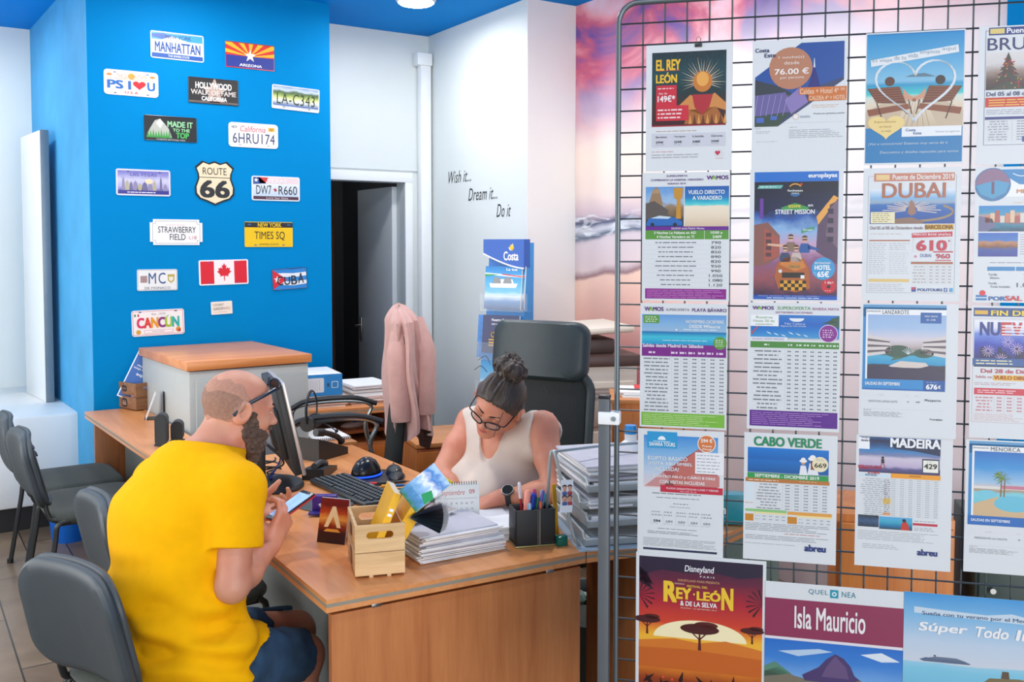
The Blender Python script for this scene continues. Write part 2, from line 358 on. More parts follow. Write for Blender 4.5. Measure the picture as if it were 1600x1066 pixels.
# ------------------------------------------------------------------ furniture
DZ = .74
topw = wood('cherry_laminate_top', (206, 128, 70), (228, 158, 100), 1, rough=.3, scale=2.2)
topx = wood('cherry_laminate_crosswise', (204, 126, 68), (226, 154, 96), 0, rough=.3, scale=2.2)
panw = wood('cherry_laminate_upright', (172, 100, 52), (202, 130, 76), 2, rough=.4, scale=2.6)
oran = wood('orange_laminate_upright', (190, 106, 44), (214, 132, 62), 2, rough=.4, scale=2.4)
groove = M('grey_edge_band', (146, 138, 122), rough=.5)
blackp = M('black_plastic', (26, 28, 29), rough=.42, var=.05)
dkp = M('charcoal_plastic', (46, 51, 54), rough=.5, var=.06, bump=.1, bscale=400)
chrome = M('bright_metal', (190, 192, 192), rough=.22, metal=1)
greyst = M('grey_painted_steel', (178, 182, 178), rough=.5, var=.015)
greyd = M('grey_modesty_panel', (120, 128, 126), rough=.55, var=.03)
paperw = M('white_paper', (240, 240, 238), rough=.75, var=.015)
def slab_top(mb, poly, z, ax):
    mb.prism(poly, z-.012, z, ax); mb.prism(poly, z-.022, z-.012, groove); mb.prism(poly, z-.036, z-.022, ax)
# the desk in front
dk = thing('desk', 'cherry wood office desk with grey edge stripe between the seated man and woman', 'desk', (0, 0, 0))
mb = MB(); slab_top(mb, [(.953, 2.374), (1.779, 2.323), (1.81, 2.6), (1.86, 3.0), (1.83, 3.4), (1.82, 4.20), (.975, 4.20)], DZ, topw); mb.build('desktop', dk)
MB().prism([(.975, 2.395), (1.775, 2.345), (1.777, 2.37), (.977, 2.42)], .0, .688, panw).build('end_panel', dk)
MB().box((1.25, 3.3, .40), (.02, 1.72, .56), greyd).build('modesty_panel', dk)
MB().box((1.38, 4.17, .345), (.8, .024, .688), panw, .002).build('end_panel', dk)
for f in (.16, .86):
    x = .975+(1.775-.975)*f; y = 2.395-.05*f; MB().box((x, y+.02, .695), (.03, .05, .016), chrome, .002).build('bracket', dk)
mb = MB(); wing = [(1.783, 2.322), (2.0, 2.268), (2.16, 2.232), (2.28, 2.216), (2.40, 2.25), (2.485, 2.335), (2.52, 2.45), (2.5, 2.58), (2.42, 2.68), (2.28, 2.7), (1.815, 2.7)]
wg = thing('desk_wing', 'curved cherry wood side extension of the desk holding the letter trays', 'desk', (0, 0, 0))
slab_top(mb, wing, DZ, topx); mb.build('desktop', wg)
MB().box((2.06, 2.5, .35), (.024, .34, .70), panw, .002).build('support_panel', wg)
MB().cyl((2.4, 2.45, 0), (2.4, 2.45, .705), .028, greyst).build('leg', wg)
# far desk along the left
FD = .755
fk = thing('desk', 'cherry wood desk running back to the blue wall with a brown crate on it', 'desk', (0, 0, 0))
mb = MB(); slab_top(mb, [(.90, 5.78), (.955, 4.25), (1.22, 4.25), (1.205, 5.78)], FD, topw); mb.build('desktop', fk)
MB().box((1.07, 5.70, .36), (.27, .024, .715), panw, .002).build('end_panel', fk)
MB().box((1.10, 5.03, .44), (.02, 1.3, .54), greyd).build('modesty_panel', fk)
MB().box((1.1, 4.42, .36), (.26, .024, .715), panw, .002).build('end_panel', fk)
# grey cabinet with wooden top
ca = at(240, 545, z=1.10); cn = at(289, 571, z=1.10); cr_ = at(460, 549, z=1.10)
cw = .66; cd = .88
cab = thing('filing_cabinet', 'tall grey metal cabinet with a thick wooden top standing against the blue wall', 'cabinet', (1.24, 4.88, 0), R_(3))
MB().box((cw/2, cd/2, .525), (cw-.02, cd-.03, 1.05), greyst, .006).build('body', cab)
MB().box((cw/2, cd/2, 1.078), (cw+.01, cd, .045), topx, .003).build('top_board', cab)
MB().box((cw/2+.01, .008, .51), (cw-.06, .016, .99), M('grey_painted_door', (170, 176, 172), rough=.5, var=.015), .004).build('door', cab)
# credenza under the plates, with pedestals
cz = thing('credenza', 'long wooden shelf desk below the blue wall carrying the blue box file and papers', 'desk', (0, 0, 0))
mb = MB(); slab_top(mb, [(1.93, 5.19), (2.55, 5.10), (2.60, 5.74), (1.94, 5.74)], DZ, topx); mb.build('desktop', cz)
MB().box((2.25, 5.70, .36), (.62, .022, .70), greyd).build('back_panel', cz)
MB().prism([(2.52, 5.14), (2.545, 5.137), (2.60, 5.68), (2.575, 5.682)], 0, .704, panw).build('end_panel', cz)
MB().box((2.25, 5.5, .56), (.56, .34, .018), topx, .002).build('shelf', cz)
def pedestal(name, label, x, y, w, d, h, rz, n=3, top=None):
    t = thing(name, label, 'drawer unit', (x, y, 0), rz)
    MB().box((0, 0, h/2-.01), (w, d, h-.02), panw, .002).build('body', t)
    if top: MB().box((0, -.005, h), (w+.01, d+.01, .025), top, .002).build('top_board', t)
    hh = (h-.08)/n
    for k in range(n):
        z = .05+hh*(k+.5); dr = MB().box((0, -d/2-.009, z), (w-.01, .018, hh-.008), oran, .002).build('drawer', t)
        MB().tube([(-.07, -d/2-.018, z+.03), (-.07, -d/2-.045, z+.03), (.07, -d/2-.045, z+.03), (.07, -d/2-.018, z+.03)], .006, chrome).build('handle', dr)
    return t
pedestal('drawer_pedestal', 'orange wood drawer unit under the credenza behind the black office chair', 2.33, 5.43, .38, .45, .53, R_(-8), 3)
q = at(476, 706, z=.62); pedestal('drawer_pedestal', 'low wood drawer unit with a spiral notebook on top, seen just right of the monitor', 2.0, 4.97, .20, .42, .62, R_(-4), 3, topx)
q = at(622, 740, z=.4); pedestal('drawer_pedestal', 'orange wood drawer unit seen below the hanging pink cardigan', 2.62, 4.78, .42, .48, .60, R_(-12), 3, topx)
# wooden cupboard at the right of the woman, copier behind her
q = at(957, 624, z=.98)
cu = thing('wooden_cupboard', 'orange wood cupboard with folded papers on top, right of the woman behind the wire grid', 'cupboard', (q.x, q.y, 0), R_(-38))
MB().box((.18, .16, .48), (.36, .32, .96), oran, .002).build('body', cu); MB().box((.18, .16, .97), (.38, .34, .02), topx, .002).build('top_board', cu)
MB().box((.18, -.009, .47), (.34, .018, .90), oran, .002).build('door', cu)
cpy = thing('photocopier', 'beige and brown office photocopier standing behind the black chair', 'photocopier', (3.10, 4.20, 0), R_(-20))
bei = M('beige_plastic', (214, 204, 188), rough=.5, var=.015); brn = M('brown_plastic', (74, 52, 46), rough=.45); bei2 = M('beige_plastic_dark', (190, 180, 164), rough=.5, var=.015)  # second beige, slightly darker, for the vent strips
mb = MB(); mb.box((0, 0, .55), (.58, .56, 1.02), bei, .012); mb.build('body', cpy)
mb = MB()
for z in (.33, .60, .86): mb.box((0, -.284, z), (.54, .012, .235), bei, .006)
mb.build('paper_drawer', cpy)
mb = MB()
for k in range(3): mb.box((.1, -.292, .90+k*.022), (.22, .004, .008), bei2)
mb.build('vent', cpy)
MB().box((0, -.01, 1.085), (.62, .58, .06), brn, .012).build('scanner_body', cpy)
MB().box((.02, .02, 1.15), (.36, .4, .08), brn, .012).build('document_feeder', cpy)
mb = MB(); mb.box((-.02, -.02, 0), (.60, .50, .035), bei, .014, X=Matrix.Translation((0, 0, 1.235)) @ Matrix.Rotation(R_(-3), 4, 'Y')); mb.build('lid', cpy)
MB().box((0, -.02, .02), (.5, .5, .04), blackp, .008).build('base', cpy)

# ------------------------------------------------------------------ chairs
seatf = M('dark_green_grey_fabric', (62, 68, 62), rough=.95, var=.14, scale=60, bump=.35, bscale=900, sheen=.2)
backf = M('charcoal_back_shell', (62, 70, 75), rough=.5, var=.05, bump=.12, bscale=500)
frm = M('black_tube_frame', (30, 33, 34), rough=.38)
def cushion(w, d, t, bow=.0, corner=.09, m=None, n=10, name='x', taper=0, dome=.0):
    """a padded panel in xy with rounded corners, thickness t along z, bent by bow across x"""
    mb = MB(); out = dense(rrect(w, d, corner, 8)); k = len(out); vs = []; fs = []
    rings = [(q_, t*.5+dome*(1-(q_/.86)**2*.8)) for q_ in (.03, .2, .35, .5, .65, .78, .86)]+[(.96, t*.36), (1, t*.1), (1, -t*.1), (.96, -t*.36)]+[(q_, -t*.5) for q_ in (.88, .7, .5, .35, .2, .03)]
    for s, z in rings:
        for x, y in out:
            xx = x*s*(1+taper*y/d); yy = y*s; vs.append((xx, yy, z + bow*(xx/(w/2))**2))
    for i in range(len(rings)-1):
        for j in range(k): fs.append((i*k+j, (i+1)*k+j, (i+1)*k+(j+1) % k, i*k+(j+1) % k))
    fs = [f[::-1] for f in fs]+[tuple(range(k)), tuple(range(len(vs)-1, len(vs)-k-1, -1))]
    mb.add(vs, fs, m); return mb
def visitor_chair(label, loc, rz):
    """local: faces +x, z up, origin on the floor under the seat"""
    t = thing('visitor_chair', label, 'chair', loc, rz, None)
    mb = cushion(.46, .46, .055, -.006, .10, seatf, dome=.012); s = mb.build('seat', t, (0.0, 0, .455)); s.rotation_euler = (0, R_(-2), R_(90))
    b = cushion(.46, .345, .045, .045, .10, backf, dome=.004, taper=-.06)
    b.tube([(x*.95, y*.95, -.022+.045*(x*.95/.23)**2) for x, y in dense(rrect(.46, .345, .10, 8))], .010, backf, 8, closed=True)
    b.tube(smooth_path([(-.06, .048, -.024), (-.04, .058, -.025), (.04, .058, -.025), (.06, .048, -.024)], 4), .0045, backf, 6); b.tube(smooth_path([(-.17, .115, .001), (-.1, .095, -.017), (0, .09, -.024), (.1, .095, -.017), (.17, .115, .001)], 4), .004, backf, 6)
    for sx in (-1, 1): b.tube([(sx*.175, .12, .003), (sx*.16, 0, -.002), (sx*.14, -.15, -.006)], .005, backf, 6)
    ob = b.build('backrest', t)
    # plane: local x -> chair y, local y -> up (leaning back), local z -> forward
    lean = R_(14); ux = Vector((0, -1, 0)); uy = Vector((-math.sin(lean), 0, math.cos(lean))); uz = ux.cross(uy)
    mm_ = Matrix((ux, uy, uz)).transposed().to_4x4(); mm_.translation = (-.265, 0, .665); ob.matrix_local = mm_
    MB().box((0, 0, .418), (.40, .40, .02), blackp, .008).build('seat_pan', t)
    for sy in (-1, 1):
        y = .215*sy
        MB().tube(smooth_path([(.235, y*1.06, 0), (.205, y, .36), (.185, y, .425), (.13, y*.98, .437), (-.16, y*.98, .432)], 5), .0125, frm, 10, flat=.8).build('leg', t)
        MB().tube(smooth_path([(-.27, y*1.06, 0), (-.215, y, .33), (-.2, y, .42), (-.15, y, .435)], 5), .0125, frm, 10, flat=.8).build('leg', t)
        MB().tube(smooth_path([(.02, y*.9, .43), (-.19, y*.9, .435), (-.235, y*.86, .47), (-.25, y*.8, .56), (-.28, y*.74, .68)], 5), .011, frm, 10).build('back_support', t)
    for x, sy in ((.235, 1), (.235, -1), (-.27, 1), (-.27, -1)): MB().cyl((x, sy*.228, 0), (x, sy*.228, .022), .016, blackp, n=12).build('foot_cap', t)
    return t
CH = visitor_chair('charcoal visitor chair in the foreground the man in the yellow shirt sits on', (.675, 2.88, 0), R_(22))
G = 'charcoal visitor chairs along the desks'; CH['group'] = G
def backat(px, py, z, Y): return at(px, py, z=z)
dup(CH, (.885, 3.50, 0), R_(3), 'charcoal visitor chair directly behind the back of the man in yellow', G)
dup(CH, (.80, 4.93, 0), R_(3), 'nearer of the two empty visitor chairs with green grey seats at the far desk', G)
dup(CH, (.78, 5.45, 0), R_(2), 'farther of the two empty visitor chairs with green grey seats at the far desk', G)
# woman's chair
leath = M('black_leather', (44, 56, 58), rough=.42, var=.08, bump=.2, bscale=300, spec=.5)
mesh_m = M('black_mesh_fabric', (26, 31, 30), rough=.7, var=.15, scale=40, bump=.5, bscale=260, stretch=(.2, .2, 2))
ec = thing('executive_chair', 'tall black office chair with leather headrest behind the woman', 'chair', (2.13, 3.34, 0), R_(208))
s = cushion(.5, .5, .09, 0, .12, leath, dome=.02).build('seat', ec, (0, 0, .47)); s.rotation_euler = (0, 0, R_(90))
def upright(ob, x, z, lean):
    ux = Vector((0, -1, 0)); uy = Vector((-math.sin(lean), 0, math.cos(lean))); m_ = Matrix((ux, uy, ux.cross(uy))).transposed().to_4x4(); m_.translation = (x, 0, z); ob.matrix_local = m_
hb = cushion(.47, .26, .085, .05, .06, leath, dome=.01)
hb.tube([(x*.9, y*.86, .044+.05*(x*.9/.235)**2) for x, y in dense(rrect(.47, .26, .06, 8))], .004, leath, 5, closed=True); upright(hb.build('headrest', ec), -.285, 1.225, R_(8))
lb = cushion(.46, .62, .03, .05, .08, mesh_m); upright(lb.build('mesh_back', ec), -.25, .82, R_(7))
mb = MB(); mb.tube([(x, y, .0+.05*(x/.24)**2) for x, y in dense(rrect(.49, .64, .09, 8))], .02, leath, 8, closed=True); upright(mb.build('back_frame', ec), -.252, .82, R_(7))
mb = MB(); mb.tube(smooth_path([(-.29, 0, 1.05), (-.31, 0, .8), (-.27, 0, .55), (-.1, 0, .42)], 5), .03, blackp, 8, flat=.5); mb.build('back_spine', ec)
MB().cyl((0, 0, .10), (0, 0, .43), .03, blackp).build('gas_column', ec)
for k in range(5):
    a_ = 2*PI*k/5; e = Vector((.29*math.cos(a_), .29*math.sin(a_), .08)); o_ = MB().tube([(0, 0, .11), e], [.026, .018], blackp, 8).build('foot', ec); MB().cyl(e+Vector((-.012, .012, -.05)), e+Vector((.012, -.012, -.05)), .029, blackp, n=14).build('caster', o_)
for sy in (-1, 1):
    o_ = MB().tube(smooth_path([(.1, .29*sy, .45), (.1, .31*sy, .62), (0, .31*sy, .66), (-.2, .29*sy, .64)], 5), .014, blackp, 8).build('armrest', ec)
# chair with the cardigan
q = at(612, 600, d=4.80)
oc = thing('office_chair', 'black office chair with looped metal arms and a cardigan over its back', 'chair', (q.x-.19, q.y+.09, 0), R_(158))
s = cushion(.47, .47, .08, 0, .12, seatf, dome=.015).build('seat', oc, (0, 0, .46)); s.rotation_euler = (0, 0, R_(90))
lb = cushion(.42, .80, .05, .03, .1, mesh_m); upright(lb.build('backrest', oc), -.225, .93, R_(5))
armm = M('grey_arm_tube', (150, 152, 150), rough=.25, metal=.9)
for sy in (-1, 1):
    y = .27*sy
    o_ = MB().tube(smooth_path([(-.17, y*.86, .44), (-.13, y, .56), (-.09, y, .74), (-.12, y, .84), (-.02, y, .87), (.20, y, .86), (.285, y, .82), (.27, y, .70), (.22, y*.95, .54), (.16, y*.8, .44)], 6), .011, armm, 8).build('armrest', oc)
    MB().tube(smooth_path([(-.15, y, .852), (-.02, y, .885), (.20, y, .875), (.292, y, .835)], 6), .017, blackp, 8, flat=.8).build('arm_pad', o_)
MB().cyl((0, 0, .10), (0, 0, .42), .03, blackp).build('gas_column', oc)
for k in range(5):
    a_ = 2*PI*k/5+.3; e = Vector((.28*math.cos(a_), .28*math.sin(a_), .08)); o_ = MB().tube([(0, 0, .11), e], [.026, .018], blackp, 8).build('foot', oc); MB().cyl(e+Vector((-.012, .012, -.05)), e+Vector((.012, -.012, -.05)), .029, blackp, n=14).build('caster', o_)
# cardigan: a folded cloth hung over the chair back
cardm = M('dusty_pink_knit', (196, 152, 142), rough=.95, var=.07, scale=25, bump=.5, bscale=500, sheen=.3)
def cardigan():
    mb = MB(); nu, nv = 64, 44; vs = []; rnd = random.Random(3)
    for j in range(nv+1):
        v = j/nv
        for i in range(nu):
            a_ = 2*PI*i/nu; ca_, sa_ = math.cos(a_), math.sin(a_)
            # a draped loop: narrow rounded shoulder on top, widening to loose folds
            prof = min(1, (v*9)**.5) if v < .11 else 1
            wy = (.19+.05*v)*prof; wx = (.075+.03*v)*prof
            fold = (1+.16*math.sin(a_*7+2.2*v+1)*min(1, v*3)+.07*math.sin(a_*13-3*v))
            x = -.248-.05*v+wx*ca_*fold-.02*math.sin(v*9)*.4; y = .01+wy*sa_*fold+.02*v*math.sin(v*5)
            hem = .035*math.sin(a_*2+.6)+.03*(1 if sa_ < -.2 else -.6)
            z = 1.40-.68*v-(hem*v*1.3)-.02*abs(sa_)*(1-v)
            vs.append((x, y, z))
    fs = [(j*nu+i, (j+1)*nu+i, (j+1)*nu+(i+1) % nu, j*nu+(i+1) % nu) for j in range(nv) for i in range(nu)]
    mb.add(vs, [f[::-1] for f in fs], cardm); return mb
cg = thing('cardigan', 'dusty pink knitted cardigan draped over the back of the office chair', 'cardigan', oc.location, R_(158))
cardigan().build('cardigan_body', cg)
mb = MB(); mb.tube(smooth_path([(-.33, .06, 1.32), (-.375, .12, 1.18), (-.375, .15, 1.0), (-.37, .15, .86)], 6), [.045]*6+[.05]*6+[.052]*6+[.05], cardm, 14, flat=.6); mb.build('sleeve', cg)
mb = MB(); mb.tube(smooth_path([(-.25, .10, 1.32), (-.22, .20, 1.18), (-.23, .225, .98), (-.24, .22, .84)], 6), [.04]*6+[.046]*6+[.048]*6+[.046], cardm, 14, flat=.6); mb.build('sleeve', cg)
# costa-style brochure stand
cbl = M('display_blue', (0, 84, 176), rough=.35, var=.02); csky = pic('display_sky', [(0, (190, 220, 232)), (.3, (120, 200, 226)), (.6, (40, 150, 214)), (1, (0, 110, 200))], .06)
q = at(784, 450, d=5.62); bs = thing('brochure_stand', 'tall blue cardboard brochure stand leaning beside the white pillar', 'brochure stand', (q.x+.05, q.y, 0), R_(-60))
# local x = along the front, -y = towards the viewer; front leans back
def lean(z): return -.20+.20*(z/1.75)   # y of the front board at height z
ztop = at(784, 374, d=5.60).z; zt2 = ztop-.29; W2 = .125
mb = MB(); mb.add([(-W2, lean(0), 0), (W2, lean(0), 0), (W2, lean(ztop), ztop-.02), (-W2, lean(ztop), ztop-.02)], [(0, 1, 2, 3)], csky, uvs=[((0, 0), (1, 0), (1, 1), (0, 1))])
for sx in (-1, 1):
    x = W2*sx; mb.add([(x, lean(0), 0), (x, .05, 0), (x, .08, ztop-.02), (x, lean(ztop), ztop-.02)], [(0, 1, 2, 3)], M('display_side_blue', (34, 144, 214), rough=.4, var=.02))
mb.add([(-W2, .05, 0), (W2, .05, 0), (W2, .08, ztop-.02), (-W2, .08, ztop-.02)], [(3, 2, 1, 0)], cbl); mb.build('display_board', bs)
# header with curved lower edge
hd = [(-W2-.01, 0), (W2+.005, 0), (W2+.005, -.165)]+[(W2+.005-(2*W2+.015)*k/10, -.165+.085*(k/10)**1.5) for k in range(1, 11)]
hm_ = Matrix.Translation((0, lean(ztop)-.05, ztop)) @ Matrix.Rotation(R_(90), 4, 'X')
mb = MB(); mb.prism(hd, -.07, .012, cbl, hm_); wh = ink('f4f6f8')
mb.tube([hm_ @ Vector((x, y-.004, .013)) for x, y in hd[2:]], .005, wh, 6)
def put_text(mb, s, x0, x1, y0, y1, z, m, X=None, bold=.02, shear=0, space=1.0, keep=False):
    v, f, lo, hi = glyphs(s, 0.0, space)
    if not f: return
    sx = (x1-x0)/max(1e-6, hi[0]-lo[0]); sy = (y1-y0)/max(1e-6, hi[1]-lo[1])
    for i, (dx, dy) in enumerate(((-1, -.6), (1, -.6), (1, .6), (-1, .6)) if bold > .012 else ((0, 0),)):      # heavier strokes, one layer of ink over the other
        mb.add([(x0+(p[0]-lo[0]+dx*bold*.8)*sx+shear*(p[1]-lo[1])*sy, y0+(p[1]-lo[1]+dy*bold*.8)*sy, z+i*.00006) for p in v], f, m, X, smooth=False)
put_text(mb, 'Costa', -.0, .095, -.122, -.072, .0135, wh, hm_, .03); mb.ball((.052, -.048, .012), (.014, .018, .004), ink('f2c230'), 12, hm_); mb.prism([(.04, -.063), (.03, -.046), (.046, -.054), (.06, -.023), (.062, -.053), (.05, -.066)], .012, .0135, wh, hm_); mb.build('header', bs)
acr = M('clear_acrylic', (220, 232, 236), rough=.08, var=0, alpha=.13)
ship = pic('brochure_sea', [(0, (20, 60, 120)), (.18, (90, 140, 190)), (.3, (226, 236, 242)), (.4, (120, 190, 226)), (.7, (60, 160, 216)), (1, (0, 120, 190))], .06)
navy = M('brochure_navy', (18, 34, 92), rough=.3, var=.03)
for k, (pz, kind) in enumerate(((at(782, 450, d=5.55).z, 'ship'), (at(775, 528, d=5.5).z, 'navy'), (at(760, 592, d=5.4).z, 'lagoon'), (.55, 'lagoon'), (.25, 'ship'))):
    y = lean(pz)-.035; hgt = .25
    mb = MB(); mb.box((0, y-.03, pz-hgt/2+.04), (2*W2+.03, .004, .10), acr); mb.box((0, y+.02, pz-hgt/2-.012), (2*W2+.03, .10, .004), acr)
    for sx in (-1, 1): mb.box((sx*(W2+.013), y, pz-hgt/2+.04), (.004, .06, .10), acr)
    mb.build('pocket', bs)
    names = {'ship': 'cruise brochure with a white ship cover in the upper pocket of the blue stand', 'navy': 'dark blue brochure with gold emblems in the second pocket of the blue stand', 'lagoon': 'turquoise sea brochure in a lower pocket of the blue stand'}
    if k > 2: continue
    for c_ in range(2 if k == 0 else 1):
        br_ = MB(); X = Matrix.Translation((.0+.012*c_, y-.018+.02*c_, pz-hgt/2)) @ Matrix.Rotation(R_(-6), 4, 'X')
        w_ = W2*.95; br_.box((0, .004, hgt/2), (2*w_, .012, hgt), paperw, X=X)
        mt = ship if kind != 'navy' else navy; br_.add([(-w_, -.0026, 0), (w_, -.0026, 0), (w_, -.0026, hgt), (-w_, -.0026, hgt)], [(0, 1, 2, 3)], mt, X, uvs=[((0, 0), (1, 0), (1, 1), (0, 1))])
        XX = X @ Matrix.Translation((0, -.003, 0)) @ Matrix.Rotation(R_(90), 4, 'X')
        if kind == 'ship':
            br_.prism([(-.08, .125), (.085, .125), (.095, .15), (.07, .15), (.06, .175), (-.06, .175), (-.07, .15), (-.09, .15)], 0, .0006, ink('e8ecee'), XX)
            for a_ in range(2): br_.prism([(-.07+.07*a_, .15), (-.012+.07*a_, .15), (-.02+.07*a_, .185), (-.06+.07*a_, .185)], .0006, .001, ink('8a8c8e'), XX)
            br_.prism([(-w_, .20), (w_, .185), (w_, .197), (-w_, .212)], 0, .0006, ink('e8f0ea'), XX); br_.prism([(-.02, .202), (w_, .187), (w_, .194), (0, .206)], .0006, .001, ink('c22838'), XX); br_.prism([(-w_, .19), (-.02, .202), (-w_, .205)], .0006, .001, ink('2c9a5c'), XX)
            put_text(br_, 'La tua', .02, .09, .225, .24, .001, wh, XX)
        if kind == 'navy':
            put_text(br_, 'Nuestro Costa', -.06, .05, .215, .23, .0006, wh, XX); put_text(br_, 'con salida propia', -.06, .06, .19, .205, .0006, wh, XX)
            for a_ in range(2):
                gx = -.045+.07*a_; gz = .09+.02*a_
                for b_ in range(3): br_.prism([(gx-.03, gz-.02+.016*b_), (gx+.03, gz-.02+.016*b_), (gx+.03, gz-.012+.016*b_), (gx-.03, gz-.012+.016*b_)], 0, .0006, ink('d8a838'), XX)
                br_.tube([XX @ Vector((gx+.014*math.cos(R_(t_)), gz+.045+.014*math.sin(R_(t_)), .001)) for t_ in range(0, 360, 30)], .003, ink('d8a838'), 5, closed=True)
            br_.box((-w_-.018, .008, hgt/2), (.034, .008, hgt), M('brochure_edge_blue', (60, 130, 200), rough=.4, var=.3, scale=40), X=X)
        o_ = br_.build('brochure', loc=bs.location, rotz=R_(-60)); tag(o_, names[kind] if c_ == 0 else 'second cruise brochure tucked behind the ship brochure in the upper pocket', 'brochure', 'brochures in the blue stand')
# ------------------------------------------------------------------ things on the desks
def on(px, py, z=DZ): return at(px, py, z=z)
# monitor
MC = at(439, 601, d=3.55); wv = Vector((.2, .98, 0)).normalized()
c0 = MC + wv*.21; mon = thing('monitor', 'black computer monitor seen edge-on from behind beside the bearded man', 'monitor', (c0.x, c0.y, DZ), math.atan2(-wv.x, wv.y))
# local: x = towards the user's side, y = along the screen
ph_ = MC.z-DZ; X = Matrix.Translation((.075, 0, ph_-.345)) @ Matrix.Rotation(R_(-12), 4, 'Y')
blk = M('monitor_black', (30, 34, 36), rough=.5, var=.04); slv = M('silver_bezel', (196, 190, 186), rough=.35, metal=.6)
mb = MB(); mb.box((-.012, 0, .175), (.03, .41, .35), blk, .006, X); mb.box((-.035, 0, .15), (.035, .26, .2), blk, .014, X); mb.box((-.05, 0, .13), (.02, .12, .1), blk, .006, X); mb.build('housing', mon)
mb = MB(); mb.box((.008, 0, .175), (.014, .42, .36), slv, .004, X); mb.build('bezel', mon)
mb = MB(); mb.box((.0155, 0, .18), (.002, .385, .315), M('screen_lit', (120, 150, 180), rough=.2, var=.2, scale=6, emit=(150, 180, 210), es=.6), 0, X); mb.build('screen', mon)
mb = MB(); mb.box((-.055, 0, .15), (.035, .085, .27), blk, .01); mb.build('stand_column', mon)
MB().lathe([(.115, 0), (.12, .006), (.112, .018), (.05, .028), (0, .03)], blk, sx=.95, sy=1.15).build('stand_base', mon)
mb = MB()
for k in range(3): mb.tube(smooth_path([(-.03, .03*k-.02, .17), (.03, .05*k-.05, .1), (-.02, .07-.05*k, .04), (.03, .1, .02)], 6), .0035, M(('cable_black', 'cable_grey', 'cable_blue')[k], ((25, 25, 25), (170, 170, 172), (40, 50, 150))[k], rough=.5, var=0), 6)
mb.build('cable', mon)
# keyboard
kb = thing('keyboard', 'black computer keyboard lying on the desk in front of the monitor', 'keyboard', (1.475, 3.37, DZ), R_(94))
MB().box((0, 0, .011), (.46, .165, .018), M('keyboard_black', (38, 44, 46), rough=.4, var=.03), .006).build('keyboard_body', kb)
mb = MB(); keyc = M('keycap_grey', (52, 58, 60), rough=.45); legend = M('key_edge_light', (150, 156, 156), rough=.5, var=0)
for r in range(6):
    x = -.212
    while x < .205:
        w_ = .017 if not (r == 5 and abs(x+.05) < .03) else .10  # light of the unseen left window, added to brighten the white right wall
        if r == 0 and int((x+.3)*60) % 5 == 0: x += .012
        y = .066-.0245*r; mb.box((x+w_/2, y, .0225), (w_-.003, .0165, .008), keyc, .002, seg=1); mb.box((x+w_/2-.002, y+.002, .0268), (w_*.35, .004, .0006), legend); x += w_+.0025
mb.build('keys', kb)
# mouse pad with gadget and mouse
q = on(592, 747); mp_ = thing('mouse_pad', 'black gel mouse pad near the right end of the keyboard', 'mouse pad', (q.x, q.y, DZ), R_(60))
mb = MB(); mb.prism([(p[0]*1.25, p[1]) for p in rrect(.21, .21, .10, 8)], 0, .005, blackp); mb.build('pad', mp_)
mb = MB(); mb.ball((.0, -.07, .010), (.08, .03, .014), blackp); mb.build('wrist_rest', mp_)
q = on(577, 748); gd = thing('desk_gadget', 'black domed desk gadget with a glowing blue rim beside the mouse', 'gadget', (q.x, q.y+.03, DZ+.006), R_(20))
MB().lathe([(.062, 0), (.064, .012), (.058, .035), (.042, .06), (.02, .074), (0, .078)], M('gloss_black', (22, 25, 27), rough=.25), sx=1.1, sy=.8).build('dome', gd)
mb = MB(); mb.tube([(.071*math.cos(a_), .052*math.sin(a_), .006) for a_ in [2*PI*k/24 for k in range(24)]], .004, M('blue_glow_rim', (30, 90, 230), var=0, emit=(30, 90, 255), es=.8), 6, closed=True); mb.build('rim', gd)
q = on(616, 742); ms = thing('computer_mouse', 'black computer mouse right of the domed gadget', 'mouse', (q.x, q.y, DZ+.006), R_(70))
mb = MB(); mb.ball((0, 0, .006), (.058, .034, .03), M('mouse_black', (40, 46, 44), rough=.35)); mb.build('mouse_body', ms); MB().box((.025, 0, .0345), (.02, .006, .005), blackp, .002).build('wheel', ms)
# telephone with headset on it
q = on(505, 716); tp = thing('desk_telephone', 'black desk telephone behind the monitor with a headset on it', 'telephone', (q.x, q.y+.06, DZ), R_(28))
mb = MB(); mb.prism([(-.1, 0), (.1, 0), (.1, .03), (-.1, .10)], -.09, .09, blackp, Matrix.Rotation(R_(90), 4, 'X')); mb.build('telephone_body', tp)
mb = MB()
for i in range(4):
    for j in range(3): mb.box((-.0+.022*i, -.03+.026*j, .068-.0077*i*1.0), (.014, .018, .008), keyc, .002)
mb.build('keypad', tp)
mb = MB(); mb.tube(smooth_path([(-.085, -.06, .125), (-.03, -.066, .115), (.05, -.066, .085), (.09, -.06, .055)], 5), [.018]*5+[.013]*10+[.018], blackp, 10); mb.build('handset', tp)
q2 = on(500, 700); hs = thing('headset', 'black headset with boom microphone resting on the desk telephone', 'headset', (q2.x-.02, q2.y+.05, DZ+.12), R_(50))
mb = MB(); mb.tube(smooth_path([(-.07, 0, .0), (-.075, 0, .08), (-.03, .0, .135), (.03, 0, .135), (.075, 0, .08), (.07, 0, 0)], 6), .007, blackp, 8, flat=.6); mb.build('headband', hs)
for sx in (-1, 1):
    o_ = MB().cyl((sx*.068, 0, -.005), (sx*.04, 0, -.005), .034, blackp, n=18).build('ear_cup', hs)
mb = MB(); mb.tube(smooth_path([(.068, 0, -.01), (.06, -.06, -.03), (.03, -.11, -.05)], 5), .003, blackp, 6); mb.ball((.03, -.11, -.05), .009, blackp, 10); mb.build('microphone', hs)
